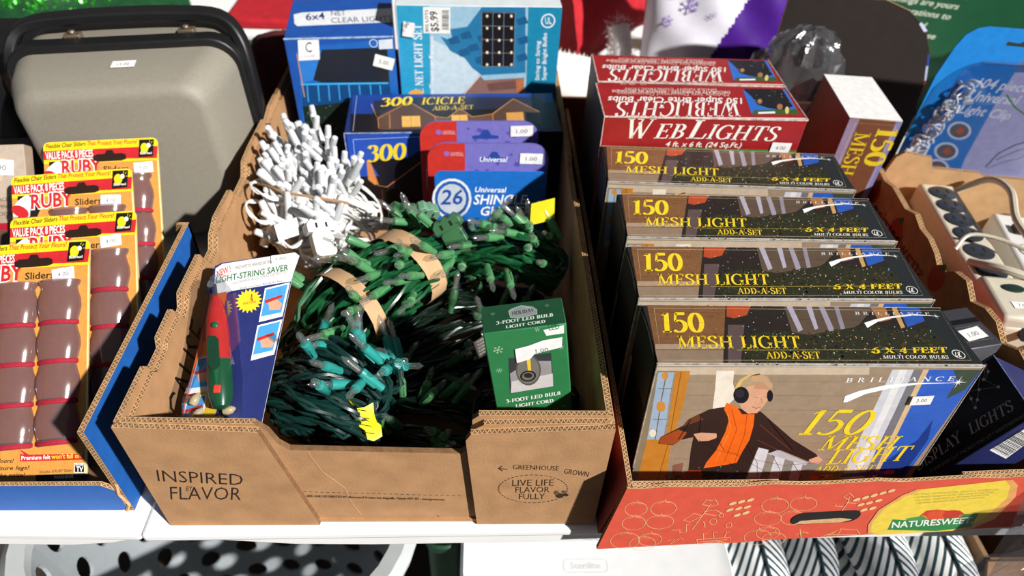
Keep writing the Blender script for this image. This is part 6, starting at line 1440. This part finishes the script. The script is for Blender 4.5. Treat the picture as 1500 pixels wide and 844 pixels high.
def power_strip(label, loc, yaw, tilt, L, w, h, m, outlets, om, extra=0, roll=0):
    t = thing('power_strip', label, 'power strip', loc, (tilt, roll, yaw), 'power strips in the brown tray')
    b = MB(); b.box(-w/2, w/2, -L/2, L/2, 0, h); b.build('housing', m, t, smooth=True, bevel=.005, segs=3)
    b = MB(); P = []; base = .008-loc[2]                       # its own cord, coiled flat underneath
    for k in range(int((-base)/.0085)):
        for j in range(16): a = 2*math.pi*j/16; P.append(((w*.34)*math.cos(a), (L*.36)*math.sin(a), base+.004+.0085*(k+j/16)))
    b.tube(P, .0044, 7); b.build('cord_coil', m, t, smooth=True)
    for y in outlets:
        b = MB(); b.lathe([(.0165, h-.001), (.0165, h+.0012), (.0150, h+.0018)], 20, 0, Matrix.Translation((0, y, 0)) @ Matrix.Scale(.85, 4, (0, 1, 0))); o = b.build('outlet', om, t, smooth=True)
        s = MB()
        for sx in (-.006, .006): s.box(sx-.001, sx+.001, y-.001, y+.006, h+.0016, h+.0021)
        s.lathe([(.0024, h+.0016), (.0024, h+.0021)], 8, 0, Matrix.Translation((0, y-.007, 0))); s.build('outlet_slots', mat('slot_dark'), o)
    return t
def strips():
    CR = mat('cream_plastic', 'cfc6b2', .4, noise=.06); WH = mat('white_plastic', 'dcdad6', .4, noise=.05); BK = mat('outlet_dark', '2c3038', .35)
    yaw = .0
    t = power_strip('cream power strip with six dark outlets', (.561, .59, .072), -.13, 0, .26, .046, .032, CR, [.108, .080, .052, .024, -.008, -.042], BK)
    b = MB(); b.box(-.027, .027, -.128, -.062, .012, .044); b.build('switch_end', CR, t, smooth=True, bevel=.006, segs=3)
    b = MB(); b.lathe([(.011, .044), (.011, .0455), (.0095, .0458)], 18, 0, Matrix.Translation((0, -.083, 0)) @ Matrix.Scale(.55, 4, (0, 1, 0))); b.build('oval_badge', mat('badge_green', '1c3028', .4), t, smooth=True)
    sticker(t, (-.027, -.128, .044), (1, 0, 0), (0, 1, 0), 16, 14, 20, 10, '7.00', .05, lift=.0006)
    b = MB(); b.lathe([(.006, -.136), (.006, -.127), (.005, -.126)], 12, 0, Matrix.Rotation(math.radians(-90), 4, 'X') @ Matrix.Translation((0, -.026, 0))); b.build('reset_knob', BK, t, smooth=True)
    b = MB(); b.tube(crom([(.018, .125, .02), (.05, .12, .05), (.055, .08, .062), (.045, .03, .055), (.05, -.01, .05)], 5), .0042, 8); b.tube(crom([(-.028, -.01, .034), (-.012, .004, .046), (.02, -.004, .048), (.055, -.03, .046)], 5), .0022, 7); b.tube(crom([(-.02, -.03, .034), (.0, -.055, .047), (.04, -.07, .046), (.075, -.07, .045)], 5), .0044, 8); b.build('cord', CR, t, smooth=True)
    t = power_strip('white power strip with pale outlets and a dark switch', (.635, .565, .055), -.22, 0, .22, .05, .036, WH, [.035, -.01, -.05], mat('outlet_pale', 'e8e6e2', .4))
    b = MB(); b.box(-.012, .012, .066, .082, .036, .041); b.build('rocker_switch', mat('switch_dark', '2a1414', .35), t, bevel=.001)
    b = MB(); b.tube(crom([(.02, -.10, .02), (.03, -.14, .05), (-.005, -.15, .06), (-.022, -.13, .05)], 5), .0042, 8); b.build('cord', WH, t, smooth=True)
    GY = mat('grey_metal', '8a8580', .4, metal=.2); t = power_strip('grey metal power strip along the far side of its tray', (.714, .572, .065), -.30, 0, .20, .05, .045, GY, [], BK)
    b = MB(); b.lathe([(.022, .045), (.022, .052), (.016, .06)], 18, 0, Matrix.Translation((-.003, .055, 0))); b.build('white_plug', WH, t, smooth=True)
    b = MB(); b.lathe([(.018, .045), (.02, .056), (.012, .066)], 16, 0, Matrix.Translation((.006, .005, 0))); b.build('dark_plug', BK, t, smooth=True)
strips()

def clip_pack():
    t, w, d, h = boxthing('clip', 'light_clip_pack', 'blue clamshell pack of white light clips at the right', 'clip pack')
    BLU = mat('pack_blue', '1f7fd0', .3, noise=.08)
    o = [(-.111, 0), (.111, 0), (.111, .262), (.0, .264), (-.075, .266), (-.088, .263), (-.098, .255), (-.104, .240), (-.111, .20)]
    b = MB(); b.prism(o, (0, -d/2, 0), (1, 0, 0), (0, 0, 1), (0, 1, 0), .0, .0012); b.build('backing_card', BLU, t)
    p = Print(); p.poly([((a+w/2)*1000, c*1000) for a, c in o], '1f8ae0'); p.poly([(110, 262), (222, 262), (222, 200), (90, 200)], '5a78a8'); p.art('clip'); p.poly([(68, 249), (84, 247), (90, 251), (94, 247), (104, 246), (104, 242), (68, 244)], '2a3a2c'); on_front(p, 'printed_card', t, w, d)
    b = MB(); b.prism([(-.102, .012), (.105, .012), (.105, .222), (-.06, .226), (-.078, .219), (-.086, .205)], (0, -d/2-.0006, 0), (1, 0, 0), (0, 0, 1), (0, -1, 0), 0, .018); b.build('clear_shell', film('clear_blister'), t, smooth=True, bevel=.006)
    rng = random.Random(9); m = mat('clip_white', 'd6dde4', .4)
    for i in range(22):
        b = MB(); r = rng.uniform(.008, .012); b.tube([(r*math.cos(a), .2*r*math.sin(3*a), r*.8*math.sin(a)) for a in [2*math.pi*k/12*.85 for k in range(13)]], .0016, 5); b.box(-.002, .002, -.002, .002, -r*1.6, -r*.6)
        c = b.build('light_clip', m, t, smooth=True); v = .08+.115*(i/22)+rng.uniform(-.01, .01); c.location = (-.096+(v-.08)*.22+rng.uniform(-.007, .009), -d/2-.009, v); c.rotation_euler = (rng.uniform(-.5, .5), rng.uniform(0, 6), rng.uniform(-.5, .5))
clip_pack()

def dark_carton():
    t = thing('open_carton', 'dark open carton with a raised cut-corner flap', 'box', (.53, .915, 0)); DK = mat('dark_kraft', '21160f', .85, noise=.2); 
    o = [(-.13, .001), (.115, .001), (.115, .10), (.109, .120), (.106, .155), (.094, .19), (.072, .225), (.040, .248), (.0, .262), (-.13, .262)]
    panel('raised_flap', t, o, (0, 0, 0), (1, 0, 0), (0, 0, 1), (0, 1, 0), .004, DK, fluted=range(2, 8), rim=KRAFT)
    p = Print()
    for c, q in (('c8d0f0', [(104.5, 150), (107, 150), (100, 172), (97, 172)]), ('3a50b0', [(98, 172), (101, 172), (93, 190), (91, 190)]), ('d8dcf4', [(72, 220), (76, 222), (62, 234), (60, 231)]), ('a03030', [(108.5, 124), (110.5, 124), (108, 148), (105.5, 148)])): p.poly(q, c)
    p.build('printed_trim', t, (0, -.0002, 0), (1, 0, 0), (0, 0, 1))
    panel('side_wall', t, [(.005, .001), (.05, .001), (.05, .13), (.005, .13)], (-.13, 0, 0), (0, 1, 0), (0, 0, 1), (1, 0, 0), .004, DK)
    panel('side_wall', t, [(.005, .001), (.05, .001), (.05, .10), (.005, .10)], (.111, 0, 0), (0, 1, 0), (0, 0, 1), (1, 0, 0), .004, DK)
    panel('back_wall', t, [(-.13, .001), (.115, .001), (.115, .13), (-.13, .13)], (0, .05, 0), (1, 0, 0), (0, 0, 1), (0, 1, 0), .004, DK)
dark_carton()

def blob(name, m, parent, sx, sy, sz, seed, rough=.25, n=28, base=None, facet=1.0):
    """crumpled closed surface standing on z = 0"""
    rng = random.Random(seed); ph = [(rng.uniform(2, 7), rng.uniform(0, 6), rng.uniform(2, 6), rng.uniform(0, 6)) for _ in range(7)]; b = MB(); rings = []
    for i in range(n//2+1):
        th = math.pi*i/(n//2); ring = []
        for j in range(n):
            a = 2*math.pi*j/n; k = 1+rough*sum(abs(math.sin(p[0]*a*.5*2//1+p[1]+p[2]*th))-.6 for p in ph)/len(ph)*2+rng.uniform(-1, 1)*rough*.15*facet
            r = max(math.sin(th), .02)*k; q = base(1-i/(n//2)) if base else 1
            ring.append((sx*r*q*math.cos(a), sy*r*q*math.sin(a), sz*(.5+.5*math.cos(th))*(.9+.1*k)))
        rings.append(ring)
    b.loft(rings); return b.build(name, m, parent, smooth=True, ang=80 if facet < .5 else 28)
def plastics():
    t = thing('plastic_bag', 'crumpled clear plastic bag behind the red web light boxes', 'bag', (.418, .864, .006))
    blob('crumpled_film', film('crumpled_clear', 'd4d4d8', 1.0, .16, bump=.9, bscale=55, haze=.05), t, .075, .036, .235, 4, .5, 36, base=lambda u: .55+.5*u)
    t = thing('plastic_bag', 'clear bag of shiny ornaments in the far right corner', 'bag', (.93, .975, .002))
    blob('crumpled_film', film('crumpled_clear'), t, .12, .08, .235, 9, .4, 30); blob('ornament', mat('ornament_mix', 'b8a8a4', .25, noise=.6, scale=30, col2='6a2a28'), t, .09, .06, .20, 3, .35, 24)
plastics()

def purple_bag():
    t = thing('snowflake_bag', 'white bag with purple snowflakes and a purple side panel', 'bag', (.381, 1.022, .0), (-.22, 0, .02))
    W, H, D = .27, .29, .045; b = MB(); nx, nz = 70, 60
    f = lambda u, v: -D*(max(0, 1-abs(2*u-1)**3)*max(0, 1-abs(2*v-1)**4))**.5+.004*math.sin(u*19+v*6)*math.sin(v*11)
    for s in (1, -1):
        vs = [(-W/2+W*i/nx, s*f(i/nx, j/nz), H*j/nz) for i in range(nx+1) for j in range(nz+1)]; o = len(b.v); b.v += vs
        for i in range(nx):
            for j in range(nz):
                b.f.append((o+i*(nz+1)+j, o+(i+1)*(nz+1)+j, o+(i+1)*(nz+1)+j+1, o+i*(nz+1)+j+1)); u = (i+.5)/nx; v = (j+.5)/nz; b.m.append(1 if u > .36+.62*max(0, v-.42)**1.1 else 0)
    body = b.build('bag_body', [mat('bag_white', 'e0dde8', .3, noise=.06), mat('bag_purple', '4a1e86', .3, noise=.12)], t, smooth=True, ang=60)
    rng = random.Random(6)
    for i, (u, v, r) in enumerate(((.10, .62, 9), (.22, .70, 12), (.16, .84, 12), (.30, .90, 12), (.34, .66, 5), (.08, .94, 8), (.27, .78, 5), (.44, .92, 8), (.12, .74, 4), (.20, .93, 4))):
        p = Print()
        for k in range(6):
            a = k*math.pi/3+.3; p.line([(0, 0), (r*math.cos(a), r*math.sin(a))], r*.13, '8a74b8'); m = (r*.6*math.cos(a), r*.6*math.sin(a))
            for q in (.8, -.8): p.line([m, (m[0]+r*.35*math.cos(a+q), m[1]+r*.35*math.sin(a+q))], r*.1, '8a74b8')
        p.build('snowflake', t, (-W/2+W*u, f(u, v)-.004, H*v), (1, 0, 0), (0, 0, 1))
    p = Print(); p.line_text('WE', 0, 0, 30, 14, 'e8e0f0', 'sansb'); p.disc((15, 6), (24, 0), (0, 18), '7a2a6a'); p.line_text('We', 2, 0, 26, 13, 'e8e0f0', 'sansb'); p.build('round_logo', t, (.055, f(.75, .93)-.004, H*.89), (1, 0, 0), (0, 0, 1))
    p = Print(); p.text('DISH', (0, 0), (0, -60), (18, 0), '8a6ab8', 'serif'); p.build('printed_word', t, (.075, f(.8, .7)-.004, H*.76), (1, 0, 0), (0, 0, 1))
purple_bag()

def green_box():
    t = thing('ornament_box', 'dark green box with pale italic writing in the back', 'box', (.76, 1.115, 0), (0, 0, -.08)); w, d, h = .30, .05, .30
    carton_body('carton', t, w, d, h, mat('deep_green', '0f5230', .5, noise=.1)); p = Print()
    for i, s in enumerate(('Christmas and long', 'years. Our delightful', 'trimmings are yours', 'for generations to', 'be gifted and', 'collected, these')): p.text(s, (12+i*2, 232-i*16.5), (12+i*2+len(s)*6.9, 222-i*16.5), (14+i*2, 241-i*16.5), 'd8e0c8', 'sansbi')
    on_front(p, 'printed_front', t, w, d)
green_box()

# ------------------------------------------------------------------ festive things on the rear table
def fluff(name, parent, pts, r, m, seed, n=900, ln=.008):
    """plush trim: a soft core with short fibres"""
    rng = random.Random(seed); P = crom(pts, 6); b = MB(); b.tube(P, r, 10); o = b.build(name, m, parent, smooth=True)
    f = MB()
    for _ in range(n):
        c = Vector(rng.choice(P)); dv = Vector((rng.gauss(0, 1), rng.gauss(0, 1), rng.gauss(0, 1))).normalized(); a = c+dv*r*.95+Vector((rng.uniform(-.006, .006), rng.uniform(-.006, .006), 0)); e = a+dv*ln*rng.uniform(.5, 1.2); s = dv.orthogonal().normalized()*.0009
        f.add([a-s, a+s, e], [(0, 1, 2)])
    q = f.build('plush_fibres', m, o); q['kind'] = 'stuff'; return o
def festive():
    WF = mat('plush_white', 'e9e6e4', .9, noise=.1, scale=80); RF = mat('felt_red', 'b3101f', .85, noise=.2, scale=90, bump=.2); GF = mat('felt_green', '1c4a2c', .85, noise=.2)
    t = thing('santa_hat', 'red felt hat with white plush trim behind the blue boxes', 'hat', (.16, 1.10, .002))
    b = MB(); rings = []
    for i in range(12):
        u = i/11; c = Vector((-.05+.24*u, .10+.10*u+.03*math.sin(u*3), .115+.01*u)); R = .085*(1-u)**.7+.018
        ax = Vector((.9, .4, .1)).normalized(); s = ax.orthogonal().normalized(); q = ax.cross(s); rings.append([c+(s*math.cos(a)+q*math.sin(a))*R*(1+.06*math.sin(5*a+i)) for a in [2*math.pi*k/20 for k in range(20)]])
    b.loft(rings); b.build('felt_cone', RF, t, smooth=True)
    fluff('plush_trim', t, [(-.080, -.045, .075), (-.050, -.062, .075), (-.010, -.062, .068), (.03, -.05, .055)], .046, WF, 2, 2200)
    fluff('plush_tassel', t, [(.055, .0, .14), (.06, -.015, .12), (.062, -.02, .10)], .018, WF, 3, 500)
    t = thing('fabric_disc', 'olive round mat with dark green rim on the hat', 'mat', (.20, 1.50, .0)); b = MB(); b.lathe([(.001, .125), (.13, .125), (.135, .115), (.13, .0), (.001, .0)], 30); b.build('mat_body', mat('olive_cloth', '6a5c3a', .8, noise=.3, scale=40), t, smooth=True); b = MB(); b.tube([(.135*math.cos(a), .135*math.sin(a), .118) for a in [2*math.pi*k/40 for k in range(40)]], .012, 8, closed=True); b.build('rim', GF, t, smooth=True)
    # tinsel pile at the upper left
    t = thing('tinsel_garland', 'heap of bright green tinsel garland behind the beige case', 'garland', (-.86, 1.325, .002)); core = mat('tinsel_core', '0f4a24', .6, noise=.4, scale=60)
    blob('garland_core', core, t, .27, .20, .10, 12, .2, 32, facet=.3); f = MB(); rng = random.Random(8)
    for _ in range(5200):
        a = rng.uniform(0, 6.283); r = rng.random()**.5; z = .098*math.sqrt(max(.02, 1-r*r)); c = Vector((.28*r*math.cos(a), .205*r*math.sin(a), z)); dv = Vector((rng.gauss(0, 1), rng.gauss(0, 1), abs(rng.gauss(0, 1)))).normalized(); s = dv.orthogonal().normalized()*.002; e = c+dv*rng.uniform(.008, .02); f.add([c-s, c+s, e+s, e-s], [(0, 1, 2, 3)])
    q = f.build('tinsel_strands', mat('tinsel_green', '2fa01e', .3, metal=.3, noise=.6, scale=50), t); q['kind'] = 'stuff'
    t = thing('folded_felt', 'dark green folded felt in front of the tinsel garland', 'fabric', (-.79, 1.058, .002)); b = MB()
    for k in range(3): b.prism(rrect(.42-.02*k, .070, .02, 4), (.0, 0, .024*k), (1, 0, 0), (0, 1, 0), (0, 0, 1), 0, .025)
    b.build('felt_layers', GF, t, smooth=True, bevel=.008)
    t = thing('gift_bag', 'red gift bag with a white edge lying on the tinsel', 'bag', (-.87, 1.37, .0)); b = MB(); b.prism([(-.14, -.05), (.06, -.10), (.12, -.03), (.12, .12), (-.14, .12)], (0, 0, .098), (1, 0, 0), (0, 1, 0), (0, 0, 1), 0, .03); b.build('bag_body', RF, t, smooth=True, bevel=.004)
    b = MB(); b.prism([(.055, -.102), (.07, -.10), (.13, -.028), (.12, -.026)], (0, 0, .102), (1, 0, 0), (0, 1, 0), (0, 0, 1), 0, .026); b.build('white_edge', WF, t)
    t = thing('plush_ball', 'pale grey plush ball between the tinsel and the striped blanket', 'ornament', (-.562, 1.185, .0)); blob('plush_body', mat('plush_grey', 'a8a2a0', .95, noise=.2, scale=90, bump=.4), t, .052, .05, .118, 6, .10, 24, facet=.2)
    t = thing('striped_blanket', 'folded red, white and green blanket behind the beige case', 'blanket', (-.36, 1.20, .002)); 
    for k, (m, z, hh) in enumerate(((RF, 0, .035), (WF, .034, .016), (RF, .049, .026), (GF, .074, .008), (WF, .081, .018), (RF, .098, .018))):
        b = MB(); b.prism(rrect(.28-.012*k, .22, .03, 4, .006*k), (0, .012*k, z), (1, 0, 0), (0, 1, 0), (0, 0, 1), 0, hh); b.build('fabric_fold', m, t, smooth=True, bevel=.006)
    t = thing('dark_red_cloth', 'dark red cloth heaped between beige case and blue box', 'fabric', (-.310, 1.037, .002)); blob('cloth_body', mat('cloth_maroon', '4a0e14', .9, noise=.3, scale=40), t, .070, .038, .145, 15, .25, 26, facet=.3)
festive()

# ------------------------------------------------------------------ under the table
def basket():
    t = thing('laundry_basket', 'grey plastic laundry basket with round holes under the table', 'basket', (-.30, .425, -.74)); GY = mat('basket_grey', '9aa0a4', .45, noise=.06)
    def wall(u, v, off=0):   # u round, v 0..1 up
        a = 2*math.pi*u; s = .80+.20*v; c, q = math.cos(a), math.sin(a); e = 2.6; rr = (abs(c)**e+abs(q)**e)**(-1/e); return Vector(((.205+off)*s*rr*c, (.150+off)*s*rr*q, .03+.545*v))
    NU, NV = 20, 14; b = MB(); hole = lambda i, j: (1 <= j % 4 <= 2) and 3 <= j < 15
    # each cell carries an oval hole: outer square joined to an inner ring
    for i in range(NU):
        for j in range(0, NV, 2):
            u0, u1, v0, v1 = i/NU, (i+1)/NU, j/NV, (j+2)/NV
            if 2 <= j < 13:
                K = 16; out = []; inn = []
                for k in range(K):
                    a = 2*math.pi*k/K; c, s = math.cos(a), math.sin(a); m = max(abs(c), abs(s)); uu = (u0+u1)/2; vv = (v0+v1)/2
                    out.append((uu+c/m*(u1-u0)/2, vv+s/m*(v1-v0)/2)); inn.append((uu+c*(u1-u0)*.27, vv+s*(v1-v0)*.27))
                for off in (0, .004): b.add([wall(*p, off) for p in out+inn], [(k, (k+1) % K, K+(k+1) % K, K+k) for k in range(K)])
                b.add([wall(*p, 0) for p in inn]+[wall(*p, .004) for p in inn], [(k, (k+1) % K, K+(k+1) % K, K+k) for k in range(K)])
            else:
                for off in (0, .004): b.add([wall(u0, v0, off), wall(u1, v0, off), wall(u1, v1, off), wall(u0, v1, off)], [(0, 1, 2, 3)])
    b.build('perforated_wall', GY, t)
    b = MB(); n = 48; b.loft([[wall(k/n, 1, o)+Vector((0, 0, z)) for k in range(n)] for o, z in ((-.002, -.004), (.0, .008), (.016, .010), (.026, .0), (.024, -.012))], caps=(False, False)); b.build('rim', mat('basket_rim', 'b4b8b8', .4, noise=.05), t, smooth=True)
    b = MB(); b.prism([tuple(wall(k/n, 0)[:2]) for k in range(n)], (0, 0, 0), (1, 0, 0), (0, 1, 0), (0, 0, 1), 0, .032); b.build('basket_floor', GY, t)
basket()
def tote():
    t = thing('storage_tote', 'white plastic storage tote with an embossed maker name under the table', 'tote', (.139, .475, -.74)); WH = mat('tote_white', 'eeeeee', .35, noise=.03)
    b = MB(); b.loft([[(a, c, z) for a, c in rrect(w_, d_, .03, 5)] for z, w_, d_ in ((0, .28, .24), (.50, .31, .275), (.505, .31, .275))]); b.build('tub', WH, t, smooth=True)
    b = MB(); b.loft([[(a, c, z) for a, c in rrect(w_, d_, .025, 5)] for z, w_, d_ in ((.50, .325, .29), (.528, .325, .29), (.535, .317, .282), (.530, .29, .25))]); b.build('lid', WH, t, smooth=True)
    p = Print(); p.line_text('Sterilite', 0, 0, 36, 7, 'd2d2d4', 'sansb'); p.line([(a+18, c+3.5) for a, c in rrect(52, 16, 5, 4)], .7, 'cfcfd2', True); p.build('embossed_name_shading', t, (-.032, -.110, .5302), (1, 0, 0), (0, 1, 0))  # flat grey letters: relief shading of the maker name put into colour
tote()
def under_bits():
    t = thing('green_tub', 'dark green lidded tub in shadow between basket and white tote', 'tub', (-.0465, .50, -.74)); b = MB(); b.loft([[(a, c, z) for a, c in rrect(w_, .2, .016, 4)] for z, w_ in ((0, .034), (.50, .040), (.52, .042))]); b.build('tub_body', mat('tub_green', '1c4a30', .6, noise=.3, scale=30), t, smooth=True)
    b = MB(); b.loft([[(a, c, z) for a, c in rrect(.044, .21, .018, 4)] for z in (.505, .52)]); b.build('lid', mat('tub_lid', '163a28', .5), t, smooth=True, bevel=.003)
    # striped cushions
    def stripes(nm, sc, ang):
        m = bpy.data.materials.new(nm); m.use_nodes = True; nt = m.node_tree; b = nt.nodes['Principled BSDF']; tc = nt.nodes.new('ShaderNodeTexCoord'); mp = nt.nodes.new('ShaderNodeMapping'); mp.inputs['Rotation'].default_value = (0, 0, ang); wv = nt.nodes.new('ShaderNodeTexWave'); wv.inputs['Scale'].default_value = sc; wv.inputs['Distortion'].default_value = .4; wv.inputs['Detail'].default_value = 0
        r = nt.nodes.new('ShaderNodeValToRGB'); r.color_ramp.interpolation = 'CONSTANT'; r.color_ramp.elements[0].color = (*lin('1f3c46'), 1); r.color_ramp.elements[1].position = .36; r.color_ramp.elements[1].color = (*lin('eef0ee'), 1)
        nt.links.new(tc.outputs['Object'], mp.inputs[0]); nt.links.new(mp.outputs[0], wv.inputs[0]); nt.links.new(wv.outputs['Fac'], r.inputs[0]); nt.links.new(r.outputs[0], b.inputs['Base Color']); b.inputs['Roughness'].default_value = .8; return m
    A, B_ = stripes('stripe_cloth_a', 38, .5), stripes('stripe_cloth_b', 38, -.75)
    labs = ('striped cushion slanting beside the white tote', 'striped cushion next to the crumpled tissue', 'striped cushion with stripes meeting at a seam', 'large striped cushion beside the brown carton')
    for i, (x, y, z, r, L, rz) in enumerate(((.342, .44, -.235, .036, .26, .0), (.415, .47, -.235, .035, .26, -.03), (.489, .45, -.215, .036, .27, .03), (.566, .44, -.225, .039, .28, .0))):
        t = thing('striped_cushion', labs[i], 'cushion', (x, y, -.74), (0, 0, rz), 'striped cushions under the table'); b = MB(); n = 24; H = z+.74; rings = []
        for k in range(15):
            u = k/14; s = (1-abs(2*u-1)**4)**.5*.98+.02; rings.append([((r*s)*math.cos(a)*1.05, -L/2+L*u, H+r*s*.9*math.sin(a)) for a in [2*math.pi*q/n for q in range(n)]])
        m0 = len(b.v); b.loft(rings)
        for f_i, f in enumerate(b.f): b.m[f_i] = 1 if (len(f) == 4 and sum(b.v[q][0] for q in f)/4 > 0) else 0
        b.build('cushion_cover', [A, B_], t, smooth=True); b = MB(); b.tube([(0, p[0][1], H+.9*max(q[2]-H for q in p)/.9+.0008) for p in rings], .0022, 6); b.build('seam_piping', mat('piping_dark', '1f3c46', .8), t)
        b = MB(); b.box(-r*.7, r*.7, -L*.35, L*.35, 0, H-r*.7); b.build('stuffed_base', A, t, bevel=.01)
    t = thing('tissue_paper', 'crumpled white tissue paper tucked among the striped cushions', 'paper', (.405, .335, -.74)); blob('crumpled_sheet', mat('tissue_white', 'f2f2f2', .8, noise=.04), t, .045, .03, .525, 21, .4, 26)
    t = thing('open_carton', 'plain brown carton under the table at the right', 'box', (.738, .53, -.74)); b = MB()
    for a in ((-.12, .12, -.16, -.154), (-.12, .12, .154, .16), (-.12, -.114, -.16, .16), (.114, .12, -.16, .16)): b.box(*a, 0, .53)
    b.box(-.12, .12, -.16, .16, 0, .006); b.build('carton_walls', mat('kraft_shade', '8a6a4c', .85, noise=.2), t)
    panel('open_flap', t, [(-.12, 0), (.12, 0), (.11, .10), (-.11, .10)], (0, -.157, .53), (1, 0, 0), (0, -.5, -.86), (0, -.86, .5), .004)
    t = thing('plastic_bag', 'clear bag with a white barcode label hanging at the table corner', 'bag', (.515, .276, -.19)); b = MB(); rng = random.Random(3); nx, nz = 8, 12
    for s, off in ((1, 0), (-1, .018)):
        vs = [(-.045+.13*i/nx+.018*(1-j/nz), off+s*.008*math.sin(i*1.3+j*.9)*rng.uniform(.5, 1.2), .26*j/nz) for i in range(nx+1) for j in range(nz+1)]; b.add(vs, [(i*(nz+1)+j, (i+1)*(nz+1)+j, (i+1)*(nz+1)+j+1, i*(nz+1)+j+1) for i in range(nx) for j in range(nz)])
    b.build('film_sleeve', film('crumpled_clear'), t, smooth=True, ang=30)
    p = Print(); p.poly([(0, 0), (70, 6), (70, 70), (6, 76)], 'f2f2f2'); p.art('bag_label'); p.build('barcode_label', t, (-.035, -.012, .19), (1, .1, 0), (0, 0, 1), 'white barcode label')
under_bits()
